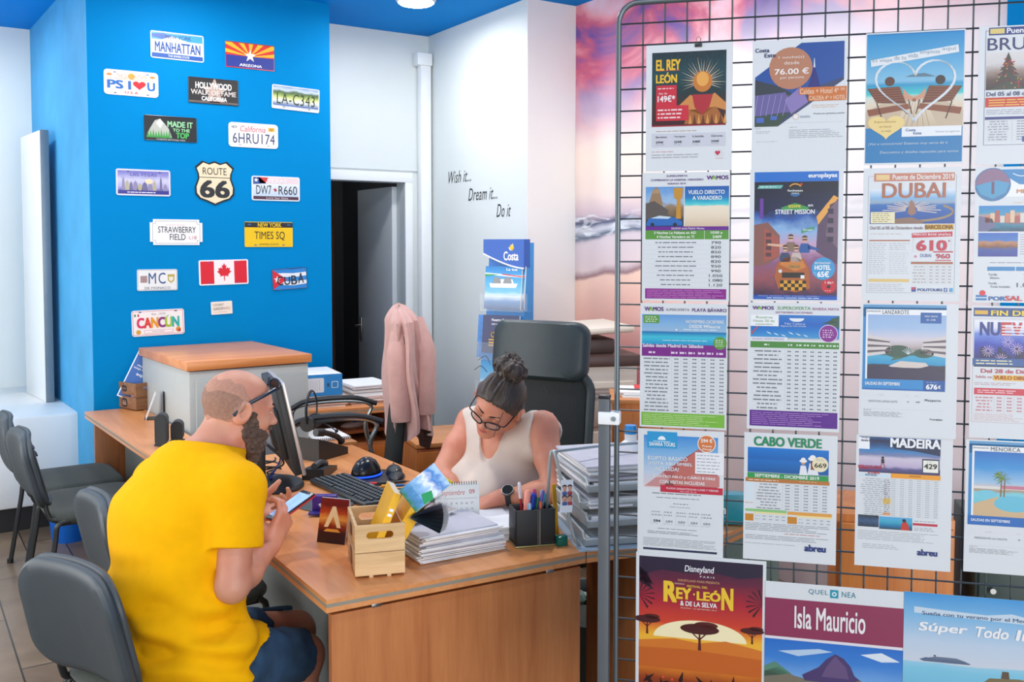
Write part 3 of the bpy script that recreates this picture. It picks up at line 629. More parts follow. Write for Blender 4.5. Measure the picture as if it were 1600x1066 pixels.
# barcode / handset lying low
q = on(500, 742); ph2 = thing('desk_device', 'flat black desk device lying between monitor foot and keyboard', 'desk device', (q.x, q.y, DZ), R_(52))
mb = MB(); mb.prism([(-.1, 0), (.1, 0), (.1, .018), (.02, .032), (-.1, .045)], -.045, .045, blackp, Matrix.Rotation(R_(90), 4, 'X')); mb.build('device_body', ph2)
MB().tube(smooth_path([(-.08, .0, .052), (0, 0, .05), (.08, 0, .028)], 5), .014, keyc, 8).build('grip', ph2)
# black tangle on the desk edge behind the beard: cable coil and scanner foot
q = on(420, 742); kc = thing('cable_coil', 'loose coil of black cable lying behind the monitor foot', 'cable', (q.x, q.y+.05, DZ))
mb = MB(); mb.tube(smooth_path([(.07*math.cos(t)*(1-.03*t), .05*math.sin(t), .006+.004*t) for t in [k*.5 for k in range(26)]], 3), .004, blackp, 6); mb.build('cable_loop', kc)
# round grey rest and purple pack on it
q = on(497, 790); rp = thing('round_mat', 'round dark grey mat under the purple sweets pack', 'mat', (q.x+.03, q.y, DZ)); MB().lathe([(.10, 0), (.104, .003), (.10, .006), (0, .006)], M('grey_rubber', (70, 78, 80), rough=.6)).build('mat_disc', rp)
q = on(511, 800, DZ+.01); pp = thing('sweets_pack', 'small purple and white pack standing beside the keyboard', 'pack', (q.x, q.y+.02, DZ+.0065), R_(-32))
mb = MB(); mb.box((0, 0, .03), (.085, .03, .06), M('purple_pack', (62, 40, 130), rough=.35, var=.3, scale=40), .003); mb.build('pack_body', pp)
mb = MB(); mb.prism([(-.02, .03), (-.004, .008), (.026, .04), (.01, .04), (-.004, .022), (-.012, .034)], 0, .0008, ink('e8e6f0'), Matrix.Translation((0, -.0151, 0)) @ Matrix.Rotation(R_(90), 4, 'X')); mb.build('print', pp)
MB().box((-.02, -.035, .004), (.06, .03, .008), M('purple_pack2', (48, 40, 120), rough=.35), .002).build('flap', pp)
# tent card with a flame picture
q = on(532, 856); fc = thing('tent_card', 'dark red standing card with a glowing orange print, left of the wooden crate', 'card', (q.x-.01, q.y+.055, DZ), R_(-52))
flame = pic('flame_print', [(0, (40, 26, 28)), (.25, (60, 24, 26)), (.4, (150, 50, 24)), (.55, (236, 160, 70)), (.68, (190, 70, 30)), (.85, (110, 26, 24)), (1, (120, 30, 30))], .08)
mb = MB(); Xf = Matrix.Rotation(R_(-14), 4, 'X'); mb.box((0, .001, .07), (.10, .0015, .14), paperw, X=Xf); mb.add([(-.05, -.0002, 0), (.05, -.0002, 0), (.05, -.0002, .14), (-.05, -.0002, .14)], [(0, 1, 2, 3)], flame, Xf, uvs=[((0, 0), (1, 0), (1, 1), (0, 1))])
XA = Xf @ Matrix.Translation((0, -.0008, 0)) @ Matrix.Rotation(R_(90), 4, 'X')
mb.prism([(-.006, .115), (.006, .115), (.03, .05), (.016, .05), (.0, .085), (-.016, .05), (-.03, .05)], 0, .0004, ink('f6d9a0'), XA); mb.prism([(-.03, .036), (.03, .036), (.02, .045), (-.02, .045)], 0, .0004, ink('e8a040'), XA); mb.build('front_leaf', fc)
mb = MB(); mb.box((0, .001, .07), (.10, .0015, .14), paperw, X=Matrix.Translation((0, .069, 0)) @ Matrix.Rotation(R_(14), 4, 'X')); mb.build('back_leaf', fc)
# wooden crates
pine = wood('pale_pine', (196, 158, 108), (226, 192, 142), 0, rough=.6, scale=5); brownw = wood('brown_stained_wood', (120, 82, 52), (150, 106, 70), 0, rough=.6, scale=5)
def crate(t, w, d, h, m, dark_):
    """w along local x (ends with a hand slot), d along y (slatted sides with a gap)"""
    th = .009
    # the two ends: boards with a slot
    for sy in (-1, 1):
        mb = MB(); y = sy*(d/2-th/2); X = Matrix.Translation((0, y+th/2, 0)) @ Matrix.Rotation(R_(90), 4, 'X')
        sw, sh, sz = w*.27, .011, h*.80; zs = h*.47
        mb.prism([(-w/2, .006), (-w*.22, .006), (-w*.22, 0), (-w*.14, 0), (-w*.14, .006), (w*.14, .006), (w*.14, 0), (w*.22, 0), (w*.22, .006), (w/2, .006), (w/2, zs), (-w/2, zs)], 0, th, m, X)
        z0, z1 = zs+.002, h
        hole = [(sw*math.copysign(1, math.cos(a_))*.72+sh*math.cos(a_), sz+sh*math.sin(a_)) for a_ in [2*PI*(k+.5)/16 for k in range(16)]]
        outer = []
        for hx, hz in hole:  # project the slot outline on to the board's border
            dx, dz = hx, hz-sz; k_ = min((w/2)/max(abs(dx), 1e-6), ((z1-sz) if dz > 0 else (sz-z0))/max(abs(dz), 1e-6)); outer.append((dx*k_, sz+dz*k_))
        cor = [(w/2, z1), (-w/2, z1), (-w/2, z0), (w/2, z0)]
        for ci in cor:
            j = min(range(16), key=lambda k: (outer[k][0]-ci[0])**2+(outer[k][1]-ci[1])**2); outer[j] = ci
        vs = [(x, z, 0) for x, z in hole]+[(x, z, 0) for x, z in outer]+[(x, z, th) for x, z in hole]+[(x, z, th) for x, z in outer]
        fs = []
        for k in range(16):
            k2 = (k+1) % 16; fs += [(k, k2, 16+k2, 16+k), (32+k, 48+k, 48+k2, 32+k2), (k, 32+k, 32+k2, k2), (16+k, 16+k2, 48+k2, 48+k)]
        mb.add(vs, fs, m, X, smooth=False); mb.build('end_board', t)
    for sx in (-1, 1):
        mb = MB(); x = sx*(w/2-th/2)
        mb.box((x, 0, h*.24+.003), (th, d-2*th, h*.44), m, .001); mb.box((x, 0, h*.77), (th, d-2*th, h*.44), m, .001)
        mb.build('side_slats', t)
    MB().box((0, 0, .009), (w-2*th, d-2*th, .006), m).build('crate_floor', t)
def crate_print(t, w, d, h):
    XL = Matrix.Translation((-w/2-.0005, 0, 0)) @ Matrix.Rotation(R_(-90), 4, 'Z') @ Matrix.Rotation(R_(90), 4, 'X')
    mb = MB(); dk_ = ink('3a2a20')
    mb.prism(rrect(.05, .034, .01, 4, 0, h*.77), 0, .0006, dk_, XL); mb.prism(rrect(.055, .05, .016, 4, 0, h*.25), 0, .0006, dk_, XL)
    put_text(mb, 'ROUTE', -.019, .019, h*.77-.006, h*.77+.006, .001, ink('a88060'), XL); put_text(mb, '66', -.018, .018, h*.25-.014, h*.25+.014, .001, ink('b48e6c'), XL, .04); mb.build('print', t)
ca_, cb_ = on(555, 905), on(633, 898); ax_ = (cb_-ca_).normalized(); ay_ = Vector((-ax_.y, ax_.x, 0)); crz = math.atan2(ax_.y, ax_.x); cw_ = (cb_-ca_).length
cc = ca_+ax_*cw_/2+ay_*.107
c1 = thing('wooden_crate', 'small pale pine crate with a hand slot holding brochures at the front of the desk', 'crate', (cc.x, cc.y, DZ), crz); crate(c1, cw_, .214, .150, pine, 0); crate_print(c1, cw_, .214, .150)
fa, fb = on(213, 643, FD), on(177, 636, FD)
ay2 = (fb-fa).normalized(); cc2 = fa+ay2*.12+Vector((ay2.y, -ay2.x, 0))*.085
c2 = thing('wooden_crate', 'small brown stained crate printed with 66 on the far desk beside the grey cabinet', 'crate', (cc2.x, cc2.y, FD), math.atan2(ay2.y, ay2.x)-PI/2); crate(c2, .17, .24, .155, brownw, 0); crate_print(c2, .17, .24, .155)
# blue card leaning in the far crate
q = cc2; fl = thing('blue_card', 'blue card with white border and lettering leaning in the brown crate', 'card', (q.x-.055, q.y-.01, FD+.016), R_(-12))
Xf = Matrix.Translation((0, 0, .02)) @ Matrix.Rotation(R_(26), 4, 'Y') @ Matrix.Rotation(R_(-8), 4, 'X'); mb = MB(); mb.box((0, 0, .15), (.15, .003, .28), ink('eef2f6'), X=Xf); mb.box((0, -.0012, .15), (.138, .0026, .268), ink('0c5aa8'), X=Xf)
XA = Xf @ Matrix.Translation((0, -.003, 0)) @ Matrix.Rotation(R_(90), 4, 'X')
for k, (s_, y0, hh) in enumerate((('TU', .235, .012), ('PRÓXIMO', .205, .012), ('VIAJE EMPIEZA', .185, .012), ('aquí', .15, .022))): put_text(mb, s_, (-.03, -.045, -.06, -.03)[k], (.03, .045, .06, .03)[k], y0, y0+hh, .0002, ink('e8eef4'), XA)
mb.build('card_sheet', fl)
cd_ = thing('leaflet_bundle', 'red and white leaflets lying in the brown crate', 'leaflets', (cc2.x-.01, cc2.y-.01, FD+.013), R_(10))
mb = MB(); mb.box((0, -.05, .06), (.10, .05, .115), M('red_white_print', (216, 140, 140), rough=.6, var=.5, scale=60), .004, Matrix.Rotation(R_(6), 4, 'X')); mb.build('leaflets', cd_)
q = on(238, 655, FD); pf = thing('photo_stand', 'small white easel card standing on the far desk in front of the brown crate', 'stand', (q.x-.03, q.y+.02, FD), R_(-102))
mb = MB(); mb.box((0, 0, .075), (.10, .003, .15), ink('e8eaec'), X=Matrix.Rotation(R_(-20), 4, 'X')); mb.build('panel', pf); mb = MB(); mb.box((0, .09, .07), (.05, .003, .15), ink('2a2c2e'), X=Matrix.Translation((0, 0, 0)) @ Matrix.Rotation(R_(0), 4, 'X')); mb.box((0, .045, .003), (.09, .10, .004), ink('2a2c2e')); mb.build('foot', pf)
for k, (px, py, hgt, lab) in enumerate(((245, 690, .15, 'taller black rounded speaker standing on the far desk by the grey cabinet'), (268, 683, .10, 'smaller black rounded speaker behind the shoulder of the man in yellow'))):
    q = on(px, py, FD); t = thing('desktop_speaker', lab, 'speaker', (min(q.x, 1.15+.03*k), 4.60+.06*k, FD), R_(-20)); 
    MB().prism([(p[0], p[1]+hgt/2) for p in rrect(.055, hgt, .027, 7)], -.035, .035, dkp, Matrix.Rotation(R_(90), 4, 'X')).build('speaker_body', t)
    MB().lathe([(.035, 0), (.035, .006), (0, .006)], dkp).build('foot', t)
    MB().prism([(p[0], p[1]+hgt/2) for p in rrect(.042, hgt-.014, .02, 6)], .035, .037, M('speaker_cloth', (60, 66, 66), rough=.9, bump=.3), Matrix.Rotation(R_(90), 4, 'X')).build('speaker_grille', t)
# brochures in the front crate
yel = M('yellow_cover', (236, 178, 10), rough=.35, var=.05); pages = M('page_edges', (226, 214, 190), rough=.8, var=.15, scale=300, stretch=(1, 1, 1))
cM = Matrix.Translation((cc.x, cc.y, DZ)) @ Matrix.Rotation(crz, 4, 'Z')
def booklet(lab, off, tilt, w, h, th, cov, roll=0, extra=None):
    t = thing('brochure', lab, 'brochure', cM @ Vector(off), crz, 'brochures in the wooden crate')
    X = Matrix.Rotation(R_(tilt), 4, 'Y') @ Matrix.Rotation(R_(roll), 4, 'X')
    MB().box((0, 0, h/2), (th-.002, w-.002, h-.001), pages, X=X).build('pages', t)
    mb = MB(); mb.box((-th/2, 0, h/2), (.0015, w, h), cov, X=X); mb.box((th/2, 0, h/2), (.0015, w, h), cov, X=X); mb.box((0, -w/2, h/2), (th, .0015, h), cov, X=X)
    if extra: extra(mb, X)
    mb.build('cover', t); return t
def marks(mb, X):
    XS = X @ Matrix.Translation((0, -.0752, 0)) @ Matrix.Rotation(R_(90), 4, 'X')
    for z in (.17, .185): mb.box((0, z, 0), (.012, .008, .0006), wh, X=XS)
booklet('thinner yellow brochure with a blue top, leftmost in the wooden crate', (-.035, -.02, .014), 22, .145, .235, .02, yel, 0, marks)
booklet('thick yellow brochure with pale pages leaning in the wooden crate', (.004, -.012, .014), 32, .15, .228, .036, yel, 0, marks)
lc = pic('leaflet_winter', [(0, (60, 120, 80)), (.2, (90, 150, 190)), (.45, (150, 190, 226)), (.6, (236, 240, 246)), (.8, (70, 130, 200)), (1, (180, 210, 236))], .25, (6, 6))
t = thing('leaflet', 'blue and white mountain leaflet lying across the yellow brochures', 'leaflet', at(664, 762, d=2.72), crz)
Xl = Matrix.Rotation(R_(-36), 4, 'Y') @ Matrix.Rotation(R_(50), 4, 'X'); mb = MB(); mb.box((0, 0, 0), (.124, .084, .003), paperw, X=Xl); mb.add([(-.062, -.042, .0018), (.062, -.042, .0018), (.062, .042, .0018), (-.062, .042, .0018)], [(0, 1, 2, 3)], lc, Xl, uvs=[((0, 0), (0, 1), (1, 1), (1, 0))]); 
for k in range(5): mb.box((-.05+.005*k, .0, .002), (.002, .07, .0004), ink('4a80b8'), X=Xl)
mb.prism([(-.03, -.04), (.0, -.045), (.01, -.02), (-.02, -.01)], .002, .0024, ink('2e9a5a'), Xl); mb.build('sheet', t)
# open fan brochure
q = at(642, 806, d=2.76); t = thing('fanned_brochure', 'open dark blue brochure with its pages fanned out at the back of the wooden crate', 'brochure', q, 0)
mb = MB(); 
for k in range(26):
    a_ = R_(10-62*k/25); c_ = (ink('9fb4cc'), ink('6d88a8'), ink('28323c'), ink('1e2a30'), ink('3a4650'))[0 if k < 5 else 1 if k < 9 else 2+k % 3]
    dirv = RT*math.cos(a_+R_(25))+UZ*math.sin(a_+R_(25)); nv = (fh*.25+RT*.1)
    o_ = -fh*.0012*k
    mb.add([o_, o_+dirv*.095+nv*.0, o_+dirv*.095+nv*.16, o_+nv*.16], [(0, 1, 2, 3)], c_)
    mb.add([o_+dirv*.095, o_+dirv*.095+UZ*.0016, o_+dirv*.095+nv*.16+UZ*.0016, o_+dirv*.095+nv*.16], [(0, 1, 2, 3)], paperw)
mb.build('pages', t)
# magazine lying behind the crate
q = on(668, 822, DZ+.08); mg = thing('magazine', 'glossy magazine with a red and white cover lying on the papers behind the crate', 'magazine', (1.395, 2.705, DZ+.088), R_(15))
mgm = M('magazine_print', (168, 150, 146), rough=.25, var=.55, scale=22); mb = MB(); mb.box((0, 0, .003), (.21, .15, .006), paperw, .001); mb.box((0, 0, .0064), (.208, .148, .0008), mgm); mb.box((.02, -.03, .007), (.05, .06, .0008), ink('b8203a')); mb.box((-.06, .01, .007), (.05, .09, .0008), ink('5e7f86')); mb.build('magazine_body', mg)
# paper stacks
def sheets(t, w, d, h, n, seed, mats, rag=.008, name='sheets'):
    rnd = random.Random(seed); mb = MB(); z = 0
    for k in range(n):
        th = h/n; a_ = rnd.uniform(-.03, .03); X = Matrix.Translation((rnd.uniform(-rag, rag), rnd.uniform(-rag, rag), z+th/2)) @ Matrix.Rotation(a_, 4, 'Z')
        mb.box((0, 0, 0), (w, d, th*.94), mats[rnd.randrange(len(mats))], X=X); z += th
    return mb.build(name, t)
pw = [paperw, M('paper_off_white', (228, 226, 226), rough=.8), M('paper_grey_edge', (196, 194, 200), rough=.8), paperw]
pk = [M('folder_pink_paper', (226, 196, 188), rough=.8), M('folder_buff', (214, 184, 166), rough=.8), paperw, M('paper_cream', (236, 226, 214), rough=.8)]
s0, s1 = on(655, 885), on(803, 858); sx_ = (s1-s0).normalized(); srz = math.atan2(sx_.y, sx_.x); sm_ = s0+sx_*.15+Vector((-sx_.y, sx_.x, 0))*.115
st = thing('paper_stack', 'tall stack of loose white papers on the desk between crate and pen holder', 'papers', (sm_.x, sm_.y, DZ), srz)
sheets(st, .285, .21, .045, 16, 5, pw, .006); o_ = sheets(st, .27, .205, .034, 7, 6, pw, .010, 'top_sheets'); o_.location = (0, .004, .045); o_.rotation_euler = (0, R_(.0), R_(2))
q = on(795, 815); s2 = thing('paper_sheets', 'loose white papers in front of the writing woman', 'papers', (1.63, 2.80, DZ), R_(-20)); sheets(s2, .297, .21, .02, 6, 9, pw, .02)
q = on(770, 800); s3 = thing('desk_pad', 'dark desk pad under the forearms of the woman', 'desk pad', (1.66, 3.05, DZ), R_(70)); MB().prism(rrect(.5, .34, .02), 0, .004, M('dark_pad', (46, 48, 50), rough=.6)).build('pad', s3)
s4 = thing('paper_block', 'white stack of forms on the desk right of the calendar', 'papers', (1.70, 2.60, DZ), R_(-14)); sheets(s4, .2, .14, .045, 10, 12, pw, .004)
# calendar
q = on(714, 822, DZ+.02); cl_ = thing('desk_calendar', 'white spiral desk calendar with red script standing in front of the woman', 'calendar', (q.x-.0, q.y+.0, DZ), R_(-24))
mb = MB(); hC = .165; wC = .145
for sy, nm in ((-1, 0), (1, 1)): mb.box((0, .0, hC/2), (wC, .0015, hC), M('calendar_paper', (236, 238, 234), rough=.7, var=.01), X=Matrix.Translation((0, sy*.035, 0)) @ Matrix.Rotation(R_(sy*12), 4, 'X'))
mb.build('leaves', cl_)
XA = Matrix.Translation((0, -.0362, 0)) @ Matrix.Rotation(R_(-12), 4, 'X') @ Matrix.Rotation(R_(90), 4, 'X')
mb = MB(); put_text(mb, 'Septiembre', -.055, .022, hC-.042, hC-.02, 0, ink('b83a48'), XA, .0, .25); put_text(mb, '09', .04, .058, hC-.034, hC-.02, 0, ink('b83a48'), XA)
mb.box((0, hC-.048, 0), (wC*.9, .001, .0004), ink('8a9096'), X=XA)
for r in range(5):
    for c_ in range(7): put_text(mb, str(r*7+c_+1 if r*7+c_ < 30 else ''), -.058+.017*c_, -.05+.017*c_, hC-.067-.018*r, hC-.06-.018*r, 0, ink('9aa0a6'), XA) if r*7+c_ < 30 else None
mb.build('print', cl_)
mb = MB()
for k in range(17): mb.tube([(-.064+.008*k, .006*math.cos(a_), hC-.003+.006*math.sin(a_)) for a_ in [2*PI*i/8 for i in range(8)]], .0009, ink('3a3c40'), 4, closed=True)
mb.build('spiral', cl_)
# pens lying by the keyboard
def pen(lab, p0, p1, body, tipc, grp, cap=None, r=.0055):
    t = thing('pen', lab, 'pen', p0, 0, grp); v = Vector(p1)-Vector(p0); L_ = v.length; X = v.to_track_quat('Z', 'Y').to_matrix().to_4x4()
    MB().lathe([(.001, 0), (r*.5, .012), (r, .02), (r, L_*.72)], ink(body), n=10, X=X).build('barrel', t)
    MB().lathe([(r*1.1, L_*.70), (r*1.1, L_*.97), (r*.7, L_)], ink(tipc), n=10, X=X).build('cap', t)
    MB().box((r*1.3, 0, L_*.86), (.002, .004, L_*.2), ink(tipc), X=X).build('clip', t); return t
z_ = DZ+.007; LG = 'pens lying on the desk'
a_ = on(640, 752, z_); b_ = on(566, 757, z_); pen('black pen with a red end lying behind the yellow brochures', a_, b_, '2c2e30', 'd83a34', LG)
a_ = on(640, 768, z_); b_ = on(575, 768, z_); pen('white pen lying beside the keyboard end', a_, b_, 'e4e6e8', 'd0d4d8', LG)
a_ = on(636, 758, z_+.01); b_ = on(596, 760, z_+.02)
pen('blue pen with orange tip lying above the yellow brochures', a_, b_, '2a7ab8', 'e8a030', LG)
# pen holder
h0, h1 = on(806, 858), on(868, 853); hx = (h1-h0); hw = hx.length; hrz = math.atan2(hx.y, hx.x); hc = h0+hx*.5+Vector((-hx.y, hx.x, 0)).normalized()*.045
ph = thing('pen_holder', 'black pen holder full of pens near the letter trays', 'pen holder', (hc.x, hc.y, DZ), hrz)
hh = .112; bk2 = M('black_leatherette', (34, 38, 40), rough=.5, bump=.15, bscale=600)
mb = MB(); t_ = .005
for sx in (-1, 1): mb.box((sx*(hw/2-t_/2), 0, hh/2+.006), (t_, .085, hh), bk2, .001)
for sy in (-1, 1): mb.box((0, sy*(.0425-t_/2), hh/2+.006), (hw, t_, hh), bk2, .001)
mb.box((0, 0, .012), (hw, .085, .006), bk2); mb.box((.012, 0, hh/2), (.004, .08, hh), bk2); mb.build('cup', ph)
mb = MB(); mb.box((.014, -.0432, hh/2+.006), (.0012, .001, hh), ink('c8c4b8')); mb.box((.008, -.0432, hh/2+.006), (.0012, .001, hh), ink('8a887e')); mb.build('stitching', ph)
mb = MB(); mb.box((0, 0, .003), (hw+.004, .088, .006), M('gold_foot', (150, 140, 90), rough=.35, metal=.5), .002); mb.build('foot', ph)
HM = Matrix.Translation((hc.x, hc.y, DZ)) @ Matrix.Rotation(hrz, 4, 'Z')
PG = 'pens in the black pen holder'
for k, (lab, x, y, lx, ly, L_, c1_, c2_, r) in enumerate((
    ('salmon pink highlighter sticking out at the left of the pen holder', -.030, -.02, .012, 0, .17, 'f0907c', 'f29a86', .0095),
    ('broad blue marker in the pen holder beside the pink highlighter', -.014, -.01, .016, 0, .155, '1e3fae', '1e3fae', .010),
    ('dark red and white pen standing tallest behind the pink highlighter', -.024, .02, -.01, .01, .185, 'b4303a', 'e8e4e4', .005),
    ('light blue and white pen at the front of the pen holder', -.016, -.03, .0, 0, .128, 'd4e4ee', '9cc4de', .005),
    ('violet pen leaning to the right in the pen holder', .002, -.02, .03, 0, .165, '3a3a90', '5a4aa0', .005),
    ('green pen low in the middle of the pen holder', .004, .0, .014, -.01, .14, '2e9a58', '1f7a44', .005),
    ('orange tipped pen low at the right of the pen holder', .018, -.024, .004, 0, .13, 'e07a34', 'd85a24', .005),
    ('magenta pen leaning left in the pen holder', .028, .005, -.02, 0, .165, 'a8286a', 'c03a80', .005),
    ('turquoise pen at the right of the pen holder', .026, .014, .02, .0, .145, '2a8ab0', '34a0c0', .005),
    ('grey metal pen at the right back of the pen holder', .032, .02, .008, .005, .155, '70767c', 'a0a6ac', .005),
    ('brown pencil at the back of the pen holder', .014, .026, .01, .01, .158, '8a6040', 'd09a60', .004))):
    pen(lab, HM @ Vector((x-lx*.3, y, .018)), HM @ Vector((x+lx, y+ly, .018+L_*.93)), c1_, c2_, PG, r=r)
# turquoise sharpener, yellow ruler, photo strip
q = on(881, 854); tq = thing('desk_block', 'small translucent teal block standing right of the pen holder', 'block', (q.x, q.y+.015, DZ), R_(-10))
MB().box((0, 0, .016), (.034, .03, .032), M('teal_plastic', (20, 120, 104), rough=.15, trans=.3, var=0), .003).build('block_body', tq)
q = on(873, 838); yr = thing('yellow_ruler', 'yellow ruler standing upright behind the pen holder', 'ruler', (q.x, q.y+.01, DZ), R_(-12)); MB().box((0, 0, .085), (.014, .003, .17), ink('d8a418'), X=Matrix.Rotation(R_(-4), 4, 'Y')).build('ruler_body', yr)
# wire frame with hanging photo, and letter trays
wire = M('grey_coated_wire', (176, 182, 180), rough=.4, metal=.4)
wf = thing('wire_file_frame', 'grey bent wire frame standing in front of the letter trays', 'file frame', (0, 0, 0))
d0 = 2.98; apex = at(863, 706, d=d0+.02); lf = on(853, 838); rf = on(905, 855)
mb = MB(); mb.tube(smooth_path([lf+Vector((0, 0, .006)), at(856, 770, d=d0+.06), at(860, 715, d=d0+.02), apex, at(868, 712, d=d0), at(880, 765, d=d0), at(893, 825, d=d0), at(899, 844, d=d0-.0), rf+Vector((0, 0, .006))], 5), .0055, wire, 8); mb.build('front_leg', wf)
far = at(1000, 692, d=3.2); mb = MB(); mb.tube([apex, at(938, 697, d=3.12), far], .005, wire, 8); mb.build('top_bar', wf)
mb = MB(); mb.tube(smooth_path([Vector((far.x-.06, far.y-.09, DZ+.006)), far-Vector((.02, .03, .08)), far, far+Vector((.02, .03, -.08)), Vector((far.x+.05, far.y+.07, DZ+.006))], 5), .0055, wire, 8); mb.build('back_leg', wf)
pq = at(886, 750, d=2.95); ps = thing('photo_strip', 'strip of small photos of a couple hanging on the grey wire frame', 'photo', pq, R_(-20))
mb = MB(); cv = [(0, 0), (-.004, -.03), (.0, -.06), (-.006, -.10)]
for k in range(3):
    a_, b_ = cv[k], cv[k+1]; mb.add([(-.02, a_[0], a_[1]), (.02, a_[0], a_[1]), (.02-.003*k, b_[0], b_[1]), (-.02-.003*k, b_[0], b_[1])], [(0, 3, 2, 1)], ink('eef0f2'))
for k, z in enumerate((-.028, -.06)):
    for sx in (-1, 1): mb.ball((sx*.0085, -.003, z), (.0075, .0012, .011), ink('d8a088'), 10); mb.ball((sx*.0085, -.0025, z+.007), (.008, .0012, .007), ink('33241e'), 10); mb.box((sx*.0085, -.0035, z-.013), (.015, .001, .010), ink('4a6ab0' if sx < 0 else 'b04a58'))
mb.build('strip', ps)
tray = M('smoke_grey_tray', (150, 158, 160), rough=.3, var=.03); 
ta, tb_ = on(905, 858), on(1005, 850)
TC = at(945, 835, z=DZ); trz = R_(-22)
def letter_tray(lab, z, dx, dy, rz):
    t = thing('letter_tray', lab, 'letter tray', (1.98+dx, 2.46+dy, z), rz, 'stacked letter trays'); w_, d_, h_ = .26, .36, .042
    mb = MB(); mb.box((0, 0, .003), (w_, d_, .004), tray)
    for sx in (-1, 1): mb.box((sx*w_/2, 0, h_/2), (.004, d_, h_), tray, .001, Matrix.Rotation(R_(0), 4, 'Y'))
    mb.box((0, d_/2, h_/2), (w_, .004, h_), tray, .001); mb.box((0, -d_/2, .012), (w_, .004, .02), tray, .001); mb.build('tray_body', t)
    mb = MB(); mb.tube([(-w_/2, -d_/2, .022), (-w_/2-.002, -d_/2+.02, h_), (-w_/2-.002, d_/2, h_), (w_/2+.002, d_/2, h_), (w_/2+.002, -d_/2+.02, h_), (w_/2, -d_/2, .022)], .0045, M('tray_rim', (196, 202, 202), rough=.3), 6); mb.tube([(-w_/2, -d_/2, .022), (w_/2, -d_/2, .022)], .0045, M('tray_rim'), 6); mb.build('rim', t)
    return t
ORD = ('bottom', 'second from the bottom', 'third from the bottom', 'topmost')
for k in range(4):
    z = DZ+.008+.056*k
    letter_tray(('grey letter tray, lowest of the stack behind the wire frame', 'grey letter tray, second from the bottom of the stack', 'grey letter tray, third from the bottom of the stack', 'grey letter tray on top of the stack, overflowing with white paper')[k], z, .004*(k % 2), .006*(k % 3), trz+R_((0, 3, -2, 2)[k]))
    t = thing('paper_stack', ('few papers in the lowest grey letter tray', 'papers in the second letter tray from the bottom', 'papers in the third letter tray from the bottom', 'untidy pile of white papers in the topmost letter tray')[k], 'papers', (1.97, 2.46, z+.006), trz+R_(3), 'papers in the letter trays')
    sheets(t, .23, .33, (.012, .03, .03, .075)[k], (3, 5, 5, 12)[k], 20+k, pw, .006 if k < 3 else .013)
t = thing('paper_sheets', 'blue grey loose sheets lying under the letter trays on the desk wing', 'papers', (1.97, 2.455, DZ), trz); sheets(t, .30, .40, .006, 3, 33, [M('blue_grey_sheet', (176, 190, 200), rough=.6)], .004)
# white bottle with red label and blue cap
q = at(984, 735, d=3.45); bo = thing('cleaner_bottle', 'white plastic bottle with blue cap and red label behind the wire grid', 'bottle', (2.215, 2.63, DZ), R_(-38)); bo.scale = (1.2, 1.2, 1.2)
bt = M('white_bottle', (236, 238, 240), rough=.25, var=0)
MB().lathe([(.0, 0), (.055, 0), (.06, .01), (.06, .13), (.05, .17), (.022, .2), (.016, .205), (.016, .225), (0, .225)], bt, sx=1.15, sy=.75).build('bottle_body', bo)
MB().lathe([(.018, .225), (.019, .228), (.017, .25), (0, .252)], M('blue_cap', (30, 140, 210), rough=.3)).build('cap', bo)
mb = MB(); lbm = M('red_label', (206, 30, 44), rough=.35, var=.02); n_ = 14
def wrap(z0, z1, a0, a1, m, e):
    vs = []; 
    for k in range(n_+1):
        a_ = R_(a0+(a1-a0)*k/n_); vs += [((.069+e)*math.cos(a_), (.045+e)*math.sin(a_), z0), ((.069+e)*math.cos(a_), (.045+e)*math.sin(a_), z1)]
    mb.add(vs, [(2*k, 2*k+2, 2*k+3, 2*k+1) for k in range(n_)], m)
wrap(.03, .125, 195, 345, lbm, .001); wrap(.03, .085, 180, 228, ink('2a8ed0'), .0016)
X_ = Matrix.Translation((0, -.0475, 0)) @ Matrix.Rotation(R_(90), 4, 'X'); put_text(mb, 'Pu', -.024, .03, .06, .10, .0006, ink('f4f4f6'), X_, .05, .1); mb.build('bottle_label', bo)
# teal box with lettering on the wing
q = on(1146, 814); tbx = thing('teal_box', 'teal box with white letters lying on the desk wing, seen between two posters', 'box', (2.33, 2.33, DZ), R_(-38))
MB().box((0, 0, .055), (.20, .06, .10), M('teal_card', (16, 142, 156), rough=.4, var=.05), .003).build('box_body', tbx)
mb = MB(); X_ = Matrix.Translation((0, -.0306, 0)) @ Matrix.Rotation(R_(90), 4, 'X'); put_text(mb, 'en', .002, .036, .04, .06, 0, wh, X_, .03); mb.tube([X_ @ Vector(p) for p in ((.0, .03, 0), (.02, .03, 0), (.04, .032, 0))], .0008, wh, 4); mb.build('print', tbx)
# box file and papers on the credenza
q = on(492, 612); bf = thing('box_file', 'white and blue archive box file lying on papers on the credenza', 'box file', (2.105, 5.47, DZ+.066), R_(-8))
bblue = M('file_blue', (40, 140, 208), rough=.5, var=.03)
bw_, bd_, bh_ = .30, .36, .125
mb = MB(); mb.box((0, 0, bh_/2), (bw_, bd_, bh_), M('white_card', (240, 242, 242), rough=.6, var=.01), .002); mb.build('box_body', bf)
mb = MB(); mb.box((0, -bd_/2-.001, bh_/2), (bw_, .002, bh_), bblue); mb.build('front_flap', bf)
mb = MB(); X_ = Matrix.Translation((0, -bd_/2-.0025, 0)) @ Matrix.Rotation(R_(90), 4, 'X')
mb.prism(rrect(.15, .085, .008, 4, -.035, bh_/2), 0, .0006, ink('e6eaee'), X_)
for k in range(9): mb.box((-.09+.013*k, bh_/2, .001), (.0016, .06, .0004), ink('a8b0b8'), X=X_)
